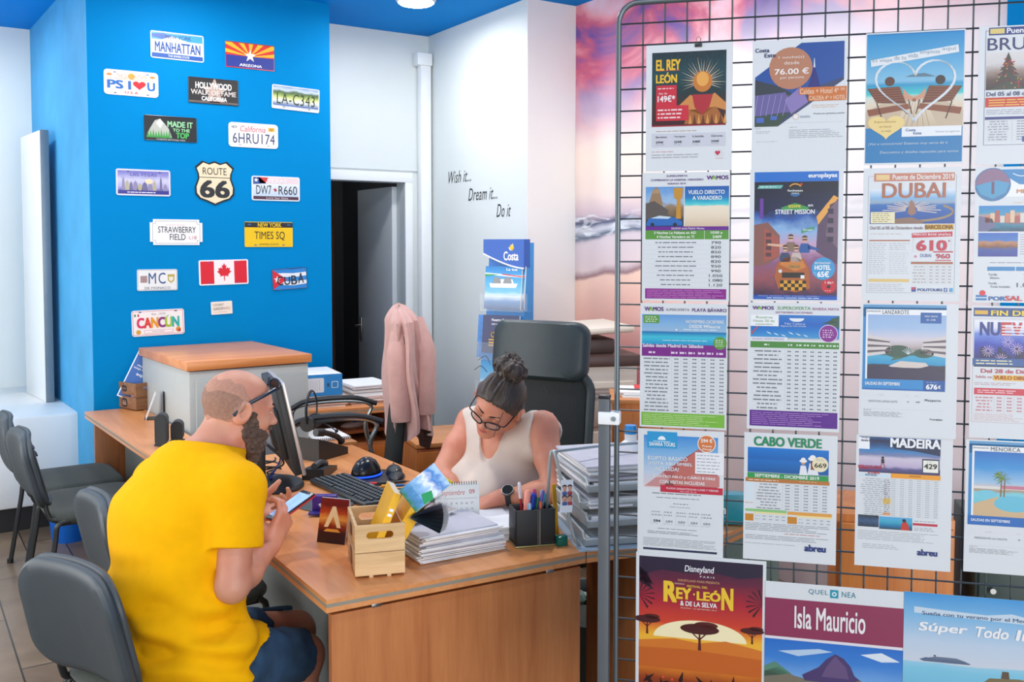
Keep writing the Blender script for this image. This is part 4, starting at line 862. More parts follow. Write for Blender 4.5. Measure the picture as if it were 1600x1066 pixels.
mb.prism(rrect(.04, .04, .006, 3, .105, bh_/2), 0, .0006, ink('d8e8f2'), X_); mb.prism(rrect(.032, .032, .006, 3, .105, bh_/2), .0006, .001, ink('3a8cc8'), X_); mb.prism(rrect(.012, .02, .002, 3, .065, bh_/2), 0, .0006, ink('3a4c60'), X_); mb.build('label', bf)
t = thing('folder_stack', 'stack of pinkish paper folders under the blue box file', 'folders', (2.105, 5.455, DZ), R_(-6)); sheets(t, .32, .38, .064, 9, 41, pk, .012)
t = thing('paper_stack', 'stack of worn paper folders right of the blue box file', 'papers', (2.43, 5.42, DZ), R_(-4)); sheets(t, .26, .36, .05, 8, 42, pk, .012); o_ = sheets(t, .25, .33, .06, 9, 43, pw, .012, 'top_sheets'); o_.location = (0, 0, .05)
nb = thing('spiral_notebook', 'open spiral notebook on the low wood drawer unit', 'notebook', (2.0, 4.96, .6325), R_(-4))
MB().box((0, .02, .006), (.20, .28, .012), paperw, .001).build('pages', nb)
mb = MB()
for k in range(18): mb.tube([(-.095+.011*k, -.125+.008*math.cos(a_), .006+.011*math.sin(a_)) for a_ in [2*PI*i/8 for i in range(8)]], .0014, ink('2a2a2c'), 5, closed=True)
mb.build('spiral', nb)
t = thing('shelf_item', 'white and blue object lying on the shelf under the credenza', 'shelf object', (2.36, 5.42, .569), R_(10)); mb = MB(); mb.ball((0, 0, .02), (.09, .035, .02), ink('e8e8e4')); mb.build('object_body', t); MB().box((.02, 0, .045), (.06, .04, .02), ink('2a4a9a'), .004).build('block', t)
t = thing('red_folders', 'red and white folders lying on the orange cupboard', 'folders', (cu.location.x+.24, cu.location.y+.02, .98), R_(-38)); sheets(t, .26, .22, .024, 4, 51, [paperw], .02); o_ = MB().box((.03, .06, .027), (.2, .12, .004), M('red_folder', (216, 60, 60), rough=.5)).build('folder_cover', t)
# bins
bn = thing('waste_bin', 'dark waste basket lined with a clear bag beside the desk end panel', 'bin', (2.24, 2.86, 0))
MB().lathe([(.10, 0), (.12, .0), (.15, .34), (.156, .345), (.156, .355), (.144, .355), (.115, .02), (0, .02)], M('bin_dark_grey', (60, 66, 66), rough=.5)).build('bin_body', bn)
mb = MB(); rnd = random.Random(2); cl2 = M('clear_film', (200, 214, 212), rough=.2, var=.2, alpha=.5)
for k in range(9): mb.ball((rnd.uniform(-.07, .07), rnd.uniform(-.07, .07), .26+rnd.uniform(0, .1)), (.04, .05, .03), (cl2, ink('6a8a80'), ink('c8d0d0'))[k % 3], 8)
mb.build('rubbish', bn)
MB().lathe([(.150, .30), (.160, .356), (.166, .33), (.163, .28)], cl2).build('liner', bn)
q = at(139, 842, z=0); bb = thing('waste_bin', 'bright blue waste bin on the floor behind the empty chairs', 'bin', (.83, 5.95, 0)); MB().lathe([(.08, 0), (.09, 0), (.115, .24), (.12, .245), (.108, .245), (.085, .01), (0, .01)], M('blue_bin', (0, 96, 196), rough=.4)).build('bin_body', bb); MB().tube([(-.118, 0, .235), (-.1, -.05, .2), (0, -.105, .17), (.1, -.05, .2), (.118, 0, .235)], .004, ink('d8dcde'), 6).build('bail', bb)
# furniture behind the wire grid at the right
t = thing('wooden_cabinet', 'orange wood cabinet standing behind the lower right posters', 'cabinet', (2.99, 2.09, 0), R_(-47)); MB().box((0, .2, .355), (.40, .36, .71), oran, .003).build('body', t); MB().box((0, -.009, .355), (.38, .018, .66), oran, .003).build('door', t); MB().tube([(.15, -.02, .55), (.15, -.045, .55), (.15, -.045, .65), (.15, -.02, .65)], .005, chrome, 6).build('handle', t)
t = thing('dark_green_cabinet', 'dark green metal cabinet right of the orange cabinet behind the posters', 'cabinet', (3.23, 1.76, 0), R_(-47)); gm = M('dark_green_metal', (44, 62, 56), rough=.45, var=.04); MB().box((0, .2, .355), (.30, .38, .71), gm, .004).build('body', t); MB().box((0, .002, .36), (.28, .016, .66), gm, .003).build('door', t); MB().cyl((-.1, -.006, .5), (-.1, -.03, .5), .01, chrome, n=10).build('knob', t)
t = thing('blue_container', 'bright blue storage box at the right edge behind the posters', 'box', (3.37, 1.42, 0), R_(-47)); MB().box((0, .15, .24), (.42, .28, .48), M('container_blue', (0, 80, 190), rough=.35), .01).build('box_body', t); MB().box((0, .15, .50), (.44, .30, .04), M('container_blue'), .01).build('lid', t)
t = thing('grey_panel', 'grey green low partition panel behind the lower posters', 'panel', (2.56, 2.52, 0), R_(-47)); MB().box((0, .1, .34), (.42, .03, .62), M('grey_green_panel', (96, 112, 104), rough=.6), .004).build('panel_board', t); MB().box((0, .1, .015), (.36, .12, .03), greyst, .004).build('foot', t)
# ------------------------------------------------------------------ printed things
class Art:
    def __init__(s, w, h, mb, X): s.w, s.h, s.mb, s.X = w, h, mb, X; s.r = random.Random(4)
    def p(s, u, v): return ((u-.5)*s.w, (1-v)*s.h)
    def clip(s, pts):
        for ax, lim, sg in ((0, 0, 1), (0, 1, -1), (1, 0, 1), (1, 1, -1)):
            o = []; n = len(pts)
            for i in range(n):
                a, b = pts[i-1], pts[i]; da, db = sg*(a[ax]-lim), sg*(b[ax]-lim)
                if (da < 0) != (db < 0): t = da/(da-db); o.append((a[0]+(b[0]-a[0])*t, a[1]+(b[1]-a[1])*t))
                if db >= 0: o.append(b)
            pts = o
            if len(pts) < 3: return []
        return pts
    def poly(s, pts, m, l=1):
        pts = s.clip(pts)
        if len(pts) < 3: return
        m = ink(m) if isinstance(m, str) else m; q = [s.p(*a) for a in pts]; n = len(q)
        if sum(q[i][0]*q[(i+1) % n][1]-q[(i+1) % n][0]*q[i][1] for i in range(n)) < 0: q = q[::-1]
        s.mb.add([(x, y, l*.00012) for x, y in q], [tuple(range(n))], m, s.X, smooth=False)
    def rect(s, u0, v0, u1, v1, m, l=1): s.poly([(u0, v0), (u0, v1), (u1, v1), (u1, v0)], m, l)
    def frame(s, u0, v0, u1, v1, m, t=.006, l=2):
        k = s.w/s.h*t
        for a in ((u0, v0, u1, v0+k), (u0, v1-k, u1, v1), (u0, v0, u0+t, v1), (u1-t, v0, u1, v1)): s.rect(*a, m, l)
    def circ(s, u, v, r, m, l=2, a0=0, a1=360, ry=1, n=26):
        k = s.w/s.h; pts = [(u+r*math.cos(R_(a0+(a1-a0)*i/n)), v-r*k*ry*math.sin(R_(a0+(a1-a0)*i/n))) for i in range(n+(a1-a0 < 360))]; s.poly(pts, m, l)
    def ring(s, pts, t, m, l=3, closed=True):
        """a drawn line of width t along points"""
        k = s.w/s.h; n = len(pts)
        for i in range(n if closed else n-1):
            a, b = pts[i], pts[(i+1) % n]; dx, dy = b[0]-a[0], (b[1]-a[1])/k; L_ = math.hypot(dx, dy) or 1; nx, ny = -dy/L_*t/2, dx/L_*t/2*k
            s.poly([(a[0]+nx, a[1]+ny), (b[0]+nx, b[1]+ny), (b[0]-nx, b[1]-ny), (a[0]-nx, a[1]-ny)], m, l)
    def pict(s, u0, v0, u1, v1, m, l=1):
        a = s.p(u0, v1); b = s.p(u1, v0); z = l*.00012
        s.mb.add([(a[0], a[1], z), (b[0], a[1], z), (b[0], b[1], z), (a[0], b[1], z)], [(0, 1, 2, 3)], m, s.X, uvs=[((0, 0), (1, 0), (1, 1), (0, 1))], smooth=False)
    def T(s, u0, v0, u1, v1, t, m, b=.015, l=8, sh=0, sp=1.0):
        a = s.p(u0, v1); c = s.p(u1, v0); put_text(s.mb, t, a[0], c[0], a[1], c[1], l*.00012, ink(m), s.X, b, sh, sp)
    def lines(s, u0, v0, u1, v1, n, m='9a9ea6', l=4, fill=.38, rag=.25, words=6):
        """small print too fine to read: broken hairlines"""
        for k in range(n):
            v = v0+(v1-v0)*(k+.5)/n; hh = (v1-v0)/n*fill/2; e = u1-(u1-u0)*rag*s.r.random(); x = u0
            while x < e-.004:
                w_ = (u1-u0)/words*s.r.uniform(.4, 1.4); s.rect(x, v-hh, min(x+w_, e), v+hh, m, l); x += w_+.012
    def table(s, u0, v0, u1, v1, cols, rows, m='6a7078', grid='d4d8dc', first=.35, l=4, t=.0025, numfill=.45):
        """price table: ruled lines, a wide first column of names and columns of figures"""
        hh = (v1-v0)/rows; xs = [u0+(u1-u0)*first+(u1-u0)*(1-first)*k/cols for k in range(cols+1)]
        for k in range(rows+1): s.rect(u0, v0+hh*k-t/3, u1, v0+hh*k+t/3, grid, l-1)
        for x in xs[:-1]: s.rect(x-t/2, v0, x+t/2, v1, grid, l-1)
        for k in range(rows):
            c = (u0+xs[0])/2; w_ = (xs[0]-u0)*s.r.uniform(.28, .44); vv = v0+hh*(k+.5)
            s.lines(c-w_, vv-hh*.3, c+w_, vv+hh*.3, 1, m, l, .55, 0, 4)
            for j in range(cols):
                cw = xs[1]-xs[0]; s.rect(xs[j]+cw*.28, vv-hh*numfill*.36, xs[j]+cw*.48, vv+hh*numfill*.36, m, l); s.rect(xs[j]+cw*.52, vv-hh*numfill*.36, xs[j]+cw*.76, vv+hh*numfill*.36, m, l)
def heart(cx, cy, w, h, n=36):
    o = []
    for i in range(n):
        t = 2*PI*i/n; x = 16*math.sin(t)**3; y = 13*math.cos(t)-5*math.cos(2*t)-2*math.cos(3*t)-math.cos(4*t); o.append((cx+x/32*w, cy-(y+2.5)/29*h))
    return o
def star(cx, cy, r, k, n=5, r2=.4, a0=90):
    return [(cx+(r if i % 2 == 0 else r*r2)*math.cos(R_(a0+180*i/n)), cy-k*(r if i % 2 == 0 else r*r2)*math.sin(R_(a0+180*i/n))) for i in range(2*n)]
PRINT[0] = .86
# ---- souvenir plates on the blue wall
PLG = 'souvenir plates on the blue wall'
alum = M('plate_back_metal', (150, 154, 158), rough=.4, metal=.6, var=.02)
def plate(name, label, x0, x1, yt, yb, base, art, r=.012, tilt=0, outline=None, rim=None):
    a = at(x0, (yt+yb)/2, y=WY); b = at(x1, (yt+yb)/2, y=WY); t_ = at((x0+x1)/2, yt, y=WY); m_ = at((x0+x1)/2, yb, y=WY)
    w, h = b.x-a.x, t_.z-m_.z; mb = MB(); X = Matrix.Translation((0, -.0045, 0)) @ Matrix.Rotation(R_(90), 4, 'X')
    ol = [(u*w/2, h/2+v*h/2) for u, v in outline] if outline else rrect(w, h, r, 4, 0, h/2)
    mb.prism(ol, -.0057, 0, ink(base, .25), X)
    if rim is not None:
        k = 1-.03; mb.tube([X @ Vector((x*.985, h/2+(y-h/2)*.97, 0)) for x, y in ol], .0022, ink(rim, .3), 6, closed=True)
    A = Art(w, h, mb, X); art(A)
    o = mb.build(name); o.location = ((a.x+b.x)/2, WY, m_.z); o.rotation_euler = (0, R_(tilt), 0)
    return tag(o, label, 'plate', PLG)
def bolts(A, c='70767c', us=(.22, .78), vs=(.1, .92)):
    for u in us:
        for v in vs: A.rect(u-.025, v-.02, u+.025, v+.02, c, 6)
PN = 'souvenir_plate'
def a1(A):
    A.rect(.02, .04, .98, .30, '3aa0dc'); A.poly([(.02, .10), (.25, .06), (.45, .2), (.35, .3), (.02, .22)], '2c5cae', 2); A.poly([(.2, .3), (.4, .14), (.7, .3)], 'dfeaf4', 3); A.T(.28, .10, .76, .24, 'NEW YORK', '1c3c78'); A.rect(.02, .80, .98, .96, '2558a8'); A.T(.08, .38, .93, .74, 'MANHATTAN', '1a4c9c', .035); A.T(.32, .84, .72, .92, 'THE EMPIRE STATE', 'dfe8f2')
plate(PN, 'white and blue plate reading MANHATTAN at the top of the blue wall', 235, 318, 52, 94, 'e8eef4', a1, tilt=0)
def a2(A):
    A.rect(0.01, .02, .99, .52, 'd8281e', 1)
    for k in range(7):
        a0 = 4+27*k*.95; a1_ = a0+13; A.poly([(.5, .52)]+[(.5+.75*math.cos(R_(a_)), .52-.75*math.sin(R_(a_))*1.2) for a_ in (a0, a1_)], 'f2b21c', 2)
    A.rect(.0, .0, 1, .03, 'a01c18', 3); A.rect(.01, .52, .99, .97, '1c2f8c', 3); A.poly(star(.5, .5, .13, 2), 'e6e0d0', 5); A.T(.28, .82, .74, .92, 'ARIZONA', 'e8e8e8', .03)
plate(PN, 'plate with red and yellow sunburst, white star and blue lower half', 352, 428, 68, 108, 'c8231c', a2, r=.004)
def clipA(A): pass
def a3(A):
    A.T(.24, .16, .78, .32, 'THE GOLDEN STATE', 'e08a50', 0); A.rect(.06, .34, .94, .36, 'f0a060', 1); A.circ(.5, .22, .06, 'f2b030', 1); A.circ(.1, .2, .05, 'e8883a', 2, ry=.5); A.circ(.89, .2, .05, 'e8883a', 2, ry=.5)
    A.T(.07, .42, .34, .74, 'PS', '1a68b8', .05); A.T(.45, .42, .48, .74, 'I', '1a68b8', .05); A.poly(heart(.645, .58, .24, .36), 'd81e2c', 5); A.T(.80, .42, .93, .74, 'U', '1a68b8', .05); A.T(.38, .83, .62, .92, 'U S A', 'c82a34', .03); bolts(A, '3a6aa8', (.2, .8), (.1,)); bolts(A, '4a5a70', (.2, .8), (.92,))
plate(PN, 'white plate with a red heart reading PS I U, left column near the top', 162, 247, 111, 150, 'f2efe8', a3, r=.02)
def a4(A):
    A.rect(.02, .04, .98, .96, '23211f'); A.poly(star(.52, .52, .28, 2.0, 5, .42), 'b8a294', 2); A.poly([(.4, .94), (.52, .6), (.64, .94)], '8a7468', 3); A.rect(.0, .90, 1, .97, '6a5e58', 3); A.T(.14, .18, .86, .42, 'HOLLYWOOD', 'f0f0ee', .035); A.T(.05, .47, .95, .66, 'WALK OF FAME', 'd8d0ca', .02); A.T(.26, .72, .76, .88, 'CALIFORNIA', 'f0f0ee', .035)
plate(PN, 'black plate reading HOLLYWOOD WALK OF FAME over a pale star', 294, 372, 123, 163, '1e1c1b', a4, r=.004, rim='44403c')
la = pic('plate_la', [(0, (236, 240, 246)), (.2, (120, 140, 170)), (.35, (226, 232, 220)), (.5, (200, 210, 130)), (.62, (120, 150, 60)), (.75, (60, 90, 60)), (.85, (190, 208, 220)), (1, (120, 150, 190))], .12, (5, 4))
def a5(A): A.pict(.02, .04, .98, .96, la); A.T(.10, .32, .90, .78, 'LA-C343', '22301e', .0, sp=1.1); A.rect(.03, .80, .97, .85, '4a66a8', 2); bolts(A, '707a50', (.25, .78), (.9,))
plate(PN, 'green landscape plate reading LA-C343 at the upper right of the wall', 424, 498, 136, 173, 'd8dfe6', a5, r=.01, tilt=2)
def a6(A):
    A.rect(.02, .05, .98, .95, '141a1c'); A.poly([(.05, .86), (.1, .55), (.2, .2), (.3, .12), (.38, .3), (.46, .5), (.52, .86)], 'b4b8ac', 2); A.poly([(.22, .3), (.3, .12), (.36, .3), (.3, .5)], 'e6e8e2', 3)
    for k in range(9): u = .07+.05*k; A.poly([(u-.03, .88), (u, .62-.04*(k % 3)), (u+.03, .88)], '3a9a44', 4)
    A.T(.44, .2, .92, .42, 'MADE IT', '9ad8a0', .04); A.T(.54, .48, .86, .6, 'TO THE', '9ad8a0', .04); A.T(.6, .64, .84, .86, 'TOP', '4ab85a', .05); A.T(.22, .91, .78, .97, 'YOSEMITE NATIONAL PARK', 'd0d4d4', .01)
plate(PN, 'black plate with a grey peak reading MADE IT TO THE TOP', 225, 307, 182, 221, '101416', a6, r=.005, rim='2c3234')
def a7(A):
    A.T(.06, .14, .17, .24, 'NOV', '40485a', .02); A.T(.22, .12, .74, .36, 'California', 'd04a58', .0, sh=.15); A.rect(.80, .14, .93, .30, 'e8b62c', 2); A.T(.83, .18, .9, .27, '57', 'a83020'); A.T(.08, .42, .93, .84, '6HRU174', '303a66', .0, sp=1.05); bolts(A, 'a8b0bc', (.22, .8), (.9,))
plate(PN, 'white plate reading California 6HRU174 right of the black mountain plate', 357, 434, 193, 231, 'eef0ee', a7, r=.02)
lv = pic('plate_vegas', [(0, (60, 60, 150)), (.15, (90, 90, 170)), (.3, (170, 165, 210)), (.6, (200, 200, 226)), (.85, (140, 140, 200)), (1, (110, 110, 190))], .1, (8, 8))
def a8(A):
    A.pict(.03, .06, .97, .94, lv)
    for k, (u, hh, ww) in enumerate(((.13, .55, .03), (.2, .42, .04), (.27, .36, .035), (.35, .4, .05), (.43, .3, .05), (.52, .36, .06), (.62, .34, .05), (.7, .42, .04), (.82, .58, .025), (.9, .3, .04))):
        A.poly([(u-ww, .82), (u-ww*.7, .82-hh*.7), (u, .82-hh), (u+ww*.7, .82-hh*.7), (u+ww, .82)], ('8a86a8', 'b0a88c', '6a6890')[k % 3], 3)
    A.circ(.6, .45, .07, 'e8d8b0', 4, ry=.7); A.T(.26, .12, .74, .26, 'LAS VEGAS', '5a58a8', .02, sp=1.2); A.rect(.03, .80, .97, .94, '32308a', 5); A.lines(.2, .83, .75, .92, 1, 'e0e0f0', 6); bolts(A, '48487a', (.22, .8), (.1,))
plate(PN, 'violet blue plate with a city skyline reading LAS VEGAS', 181, 266, 265, 306, 'd6d6e2', a8, r=.012)
def a9(A):
    A.rect(.03, .05, .97, .30, 'e6d4d8'); A.poly([(.03, .05), (.16, .05), (.3, .3), (.03, .34)], '2c4a8c', 2); A.poly([(.14, .05), (.34, .06), (.28, .3), (.16, .28)], 'cc3a3a', 2); A.poly(star(.09, .17, .05, 2), 'f0f0f4', 4); A.T(.32, .12, .72, .26, 'TEXAS', 'f4eef0', .03); A.pict(.03, .30, .97, .82, pic('plate_pale', [(0, (190, 210, 230)), (1, (226, 234, 240))], .1), 1)
    A.T(.09, .38, .40, .74, 'DW7', '1e2a30', .01); A.poly([(.44, .52), (.49, .48), (.52, .58), (.48, .64)], 'b84050', 5); A.T(.55, .38, .94, .74, 'R660', '1e2a30', .01); A.rect(.03, .82, .97, .95, '503040', 3); A.T(.3, .84, .75, .92, 'Lone Star State', 'd8d0d8', 0)
plate(PN, 'pale plate reading DW7 R660 right of the road shield', 393, 468, 276, 314, 'e4e8ec', a9, r=.012)
shield = [(-.62, 1.0), (-.3, .9), (0, 1.0), (.3, .9), (.62, 1.0), (.98, .72), (.86, .45), (.84, .2), (1.0, -.2), (.98, -.5), (.78, -.72), (.4, -.84), (0, -1.0), (-.4, -.84), (-.78, -.72), (-.98, -.5), (-1.0, -.2), (-.84, .2), (-.86, .45), (-.98, .72)]
def a10(A):
    A.poly([((u*.91+1)/2, (1-v*.92)/2) for u, v in shield], 'ecdcb8', 3); A.rect(.1, .365, .9, .38, '26282a', 5); A.T(.2, .15, .8, .31, 'ROUTE', '26282a', .01); A.T(.15, .44, .85, .82, '66', '26282a', .045)
plate('road_shield_sign', 'cream and black shield sign reading ROUTE 66 in the middle of the wall', 304, 366, 252, 321, '1f2224', a10, outline=shield)
cut = [(-.88, 1), (.88, 1), (.88, .75), (1, .75), (1, -.75), (.88, -.75), (.88, -1), (-.88, -1), (-.88, -.75), (-1, -.75), (-1, .75), (-.88, .75)]
def a11(A):
    A.ring([((u*.9+1)/2, (1-v*.86)/2) for u, v in cut], .006, '7a8086'); A.T(.15, .28, .87, .52, 'STRAWBERRY', '2a2e32', .01); A.T(.37, .57, .67, .80, 'FIELD', '2a2e32', .01); A.T(.74, .64, .88, .77, 'L18', 'd07a80', .01); A.lines(.3, .2, .7, .24, 1, 'd8a0a0')
plate(PN, 'white notched street plate reading STRAWBERRY FIELD', 234, 316, 343, 383, 'f0f2f2', a11, outline=cut)
def a12(A):
    A.rect(.0, .02, 1, .22, '24282a', 2); A.T(.27, .04, .76, .2, 'NEW YORK', 'e8c020', .03); A.rect(.06, .08, .13, .14, '3a5a8a', 4); A.rect(.88, .08, .95, .14, '3a5a8a', 4); A.T(.2, .38, .83, .74, 'TIMES SQ', '2e2c1e', .0); A.T(.3, .86, .7, .94, 'EMPIRE STATE', '7a6a20', 0); bolts(A, '5a6a80', (.22, .8), (.92,))
plate(PN, 'yellow and black plate reading NEW YORK TIMES SQ', 382, 457, 347, 386, 'f0c614', a12, r=.006)
def a13(A):
    A.T(.28, .16, .70, .68, 'MC', '1c4a88', .01, sp=1.2); A.rect(.08, .3, .25, .62, 'b09a98', 3); A.lines(.08, .3, .25, .62, 4, '7a3a40', 4); A.poly([(.75, .24), (.93, .24), (.92, .54), (.84, .66), (.76, .54)], 'b8a850', 3); A.poly([(.78, .36), (.9, .36), (.89, .5), (.84, .58), (.79, .5)], 'e6e6d8', 4); A.T(.18, .82, .82, .93, 'DE MONACO', '5a6a7c', 0); A.frame(.015, .03, .985, .97, '8aa0b4', .01)
plate(PN, 'white plate reading MC DE MONACO with two small crests', 214, 277, 421, 454, 'e8ecea', a13, r=.008)
leaf = [(0, -1), (.12, -.72), (.28, -.8), (.22, -.4), (.42, -.58), (.48, -.44), (.72, -.48), (.64, -.22), (.86, -.14), (.46, .2), (.52, .36), (.06, .3), (.05, .8), (-.05, .8), (-.06, .3), (-.52, .36), (-.46, .2), (-.86, -.14), (-.64, -.22), (-.72, -.48), (-.48, -.44), (-.42, -.58), (-.22, -.4), (-.28, -.8), (-.12, -.72)]
def a14(A):
    A.rect(.03, .05, .3, .95, 'd8182c'); A.rect(.71, .05, .97, .95, 'd8182c'); A.poly([(.505+.17*u, .52+.40*v) for u, v in leaf], 'd8182c', 3); bolts(A, '8a4a8c', (.2, .78), (.1, .92))
plate(PN, 'plate with a red maple leaf between two red bands', 311, 388, 406, 445, 'f4f0f0', a14, r=.01, tilt=-1)
def a15(A):
    for k in range(5): A.poly([(.0, .02+.192*k), (.3, .0+.192*k+.02), (.6, .06+.192*k), (1, .0+.192*k+.02), (1, .2+.192*k), (.6, .25+.192*k if k < 4 else .98), (.3, .2+.192*k), (.0, .2+.192*k)], ('2a86d0', 'e8eef2')[k % 2], 1+k*.1)
    A.poly([(.0, .02), (.42, .52), (.0, .98)], 'd82838', 3); A.poly(star(.14, .5, .1, 1.7), 'f0f0f0', 4)
    for k, ch_ in enumerate('CUBA'): A.T(.14+.20*k, .36+.04*math.sin(k*1.5)-.06*(k == 3), .30+.2*k, .78-.05*(k == 3), ch_, '26303a', .02, 9)
plate(PN, 'small plate with a waving blue and white striped flag reading CUBA', 426, 480, 419, 452, '2a5a9a', a15, r=.004, tilt=-3, rim='2a4a70')
def a16(A): A.T(.1, .16, .6, .34, 'COVENT', '7a7a70', 0); A.T(.1, .44, .62, .66, 'GARDEN', '7a6a60', .0); A.T(.66, .44, .9, .66, 'WC2', 'c87a60', 0); A.lines(.12, .78, .8, .86, 1, 'd0a080')
plate(PN, 'smallest plate, white, reading COVENT GARDEN WC2', 330, 363, 471, 491, 'eee8dc', a16, r=.005, tilt=-2)
def a17(A):
    A.frame(.02, .04, .98, .96, 'c0486a', .008); A.T(.38, .12, .64, .2, 'Est. 1970', '8a8a90', 0)
    for k, (ch_, c_) in enumerate(zip('CANCUN', ('d82a5c', 'd83a2c', 'e89a1c', '8a2a7c', 'a0c028', '1cb0a8'))): A.T(.10+.134*k, .30, .225+.134*k, .68, ch_, c_, .06)
    A.T(.66, .22, .70, .29, '/', '1cb0a8', .04); A.rect(.23, .78, .78, .90, 'f6f2f2', 2); A.frame(.23, .78, .78, .90, 'c83a5c', .006, 3); A.lines(.38, .81, .62, .87, 1, '7a7a80'); A.circ(.12, .84, .045, 'd8a030', 3); A.circ(.88, .8, .05, 'd89030', 3); A.circ(.9, .84, .03, 'b83a3c', 4); A.rect(.05, .14, .08, .24, '2a8a4c', 3); A.rect(.11, .14, .14, .24, 'c82a34', 3); bolts(A, '405080', (.16, .84), (.07,))
plate(PN, 'white plate with many coloured letters reading CANCUN, lowest on the wall', 206, 288, 484, 524, 'f2efee', a17, r=.014, tilt=-1)
# hand lettering on the white side wall
def wall_text(s, p0, p1, hgt, lab):
    a = at(*p0, x=cx); b = at(*p1, x=cx); mb = MB(); X = Matrix.Translation((cx-.0015, 0, 0)) @ Matrix.Rotation(R_(-90), 4, 'Z') @ Matrix.Rotation(R_(90), 4, 'X')
    # local x runs towards -Y
    put_text(mb, s, -a.y, -b.y, (a.z+b.z)/2, (a.z+b.z)/2+hgt, 0, M('wall_lettering_black', (40, 48, 48), rough=.6, var=0), X, -.006, .22, 1.05)
    o = mb.build('wall_lettering'); tag(o, lab, 'lettering', 'wall lettering')
wall_text('Wish it...', (699, 284), (736, 287), .085, 'small black script reading Wish it on the white side wall')
wall_text('Dream it...', (732, 312), (777, 313), .085, 'small black script reading Dream it, in the middle of three lines')
wall_text('Do it', (776, 339), (797, 339), .085, 'small black script reading Do it, lowest of the three lines')
# ------------------------------------------------------------------ wire grid with posters
G0 = RT*.248 + fh*2.255; GD = RT*.97 - fh*.242; GD.normalize(); GN = Vector((-GD.y, GD.x, 0)); GRZ = math.atan2(GD.y, GD.x)
def gp(px, py):
    r = FW + RT*((px-800)/FPX) + UP*((YP-py)/FPX); t = (G0-CE).dot(GN)/r.dot(GN); p = CE+r*t
    return (p-G0).dot(GD), p.z
gm = M('grid_grey_metal', (92, 100, 104), rough=.35, metal=.5, var=.03); gw = M('grid_wire_metal', (64, 70, 74), rough=.35, metal=.5, var=.03)
gt = thing('wire_grid_panel', 'large grey wire grid display panel carrying the travel posters', 'display grid', (G0.x, G0.y, 0), GRZ)
GZ = gp(1010, 3)[1]; GW = 1.06; GB = .22
sx0, zx0 = gp(1004, 139); 
mb = MB(); rr_ = .045
fr = [(0, 0, GB), (0, 0, GZ-rr_)]+arc((rr_, 0, GZ-rr_), rr_, 180, 90, 6, 'xz')[1:]+[(GW-rr_, 0, GZ)]+arc((GW-rr_, 0, GZ-rr_), rr_, 90, 0, 6, 'xz')[1:]+[(GW, 0, GB)]
mb.tube(fr+[(0, 0, GB)], .0065, gm, 10); mb.build('frame', gt)
mb = MB(); x = sx0
while x < GW-.01: mb.tube([(x, .003, GB), (x, .003, GZ)], .0021, gw, 6); x += .0502
zw = zx0
while zw < GZ-.01: zw += .05
zw -= .05
while zw > GB: mb.tube([(0, -.001, zw), (GW, -.001, zw)], .0021, gw, 6); zw -= .05
mb.build('wire_mesh', gt)
# square upright with clamp, left of the grid
pz = gp(945, 620)[1]; ps_, _ = gp(946, 800)
pt = thing('display_post', 'grey square steel upright with a white clamp holding the left edge of the wire grid', 'post', G0+GD*(ps_)-GN*.02, GRZ)
sqm = M('square_tube_grey', (88, 92, 96), rough=.5, metal=.2, var=.05)
MB().box((0, 0, pz/2), (.026, .026, pz), sqm, .003).build('upright', pt); MB().box((0, 0, pz+.004), (.027, .027, .008), blackp, .002).build('end_cap', pt)
MB().box((.012, -.002, gp(955, 650)[1]), (.05, .034, .03), M('clamp_white', (226, 228, 228), rough=.35), .003).build('clamp', pt)
MB().cyl((.024, -.0195, gp(955, 650)[1]), (.024, -.0225, gp(955, 650)[1]), .0055, chrome, n=14).build('screw', pt)
MB().box((0, .0, .02), (.06, .62, .03), sqm, .004).build('base_bar', pt)
for sy in (-1, 1): MB().cyl((0, sy*.28, 0), (0, sy*.28, .006), .022, blackp, n=16).build('foot', pt)
PRINT[0] = .74
PG_ = 'travel posters on the wire grid'; NP = [0]
lam = M('laminated_sheet', (194, 198, 201), rough=.34, var=.008, scale=4, spec=.35)
def poster(label, x0, x1, y0, y1, art, base=None, w=None, h=None, bow=0):
    """left and right edge pixels at mid height; top and bottom at the left edge"""
    ym = (y0+y1)/2; s0, _ = gp(x0, ym); s1, _ = gp(x1, ym) if w is None else (s0+w, 0)
    _, z1 = gp(x0, y0); _, z0 = gp(x0, y1) if h is None else (0, z1-h)
    w_, h_ = s1-s0, z1-z0; NP[0] += 1; off = -.0085-.0012*(NP[0] % 4)
    mb = MB(); X = Matrix.Translation((0, 0, 0)) @ Matrix.Rotation(R_(90), 4, 'X')
    mb.prism([(-w_/2, 0), (w_/2, 0), (w_/2, h_), (-w_/2, h_)], -.0009, 0, base or lam, X)
    A = Art(w_, h_, mb, X); A.r = random.Random(NP[0]); art(A)
    o = mb.build('travel_poster'); p = G0+GD*((s0+s1)/2)+GN*off; o.location = (p.x, p.y, z0); o.rotation_euler = (0, 0, GRZ)
    return tag(o, label, 'poster', PG_)
sea = pic('print_sea_sky', [(0, (226, 214, 190)), (.12, (120, 210, 220)), (.3, (0, 150, 196)), (.48, (20, 110, 180)), (.52, (150, 200, 230)), (.8, (70, 150, 214)), (1, (30, 110, 190))], .02)
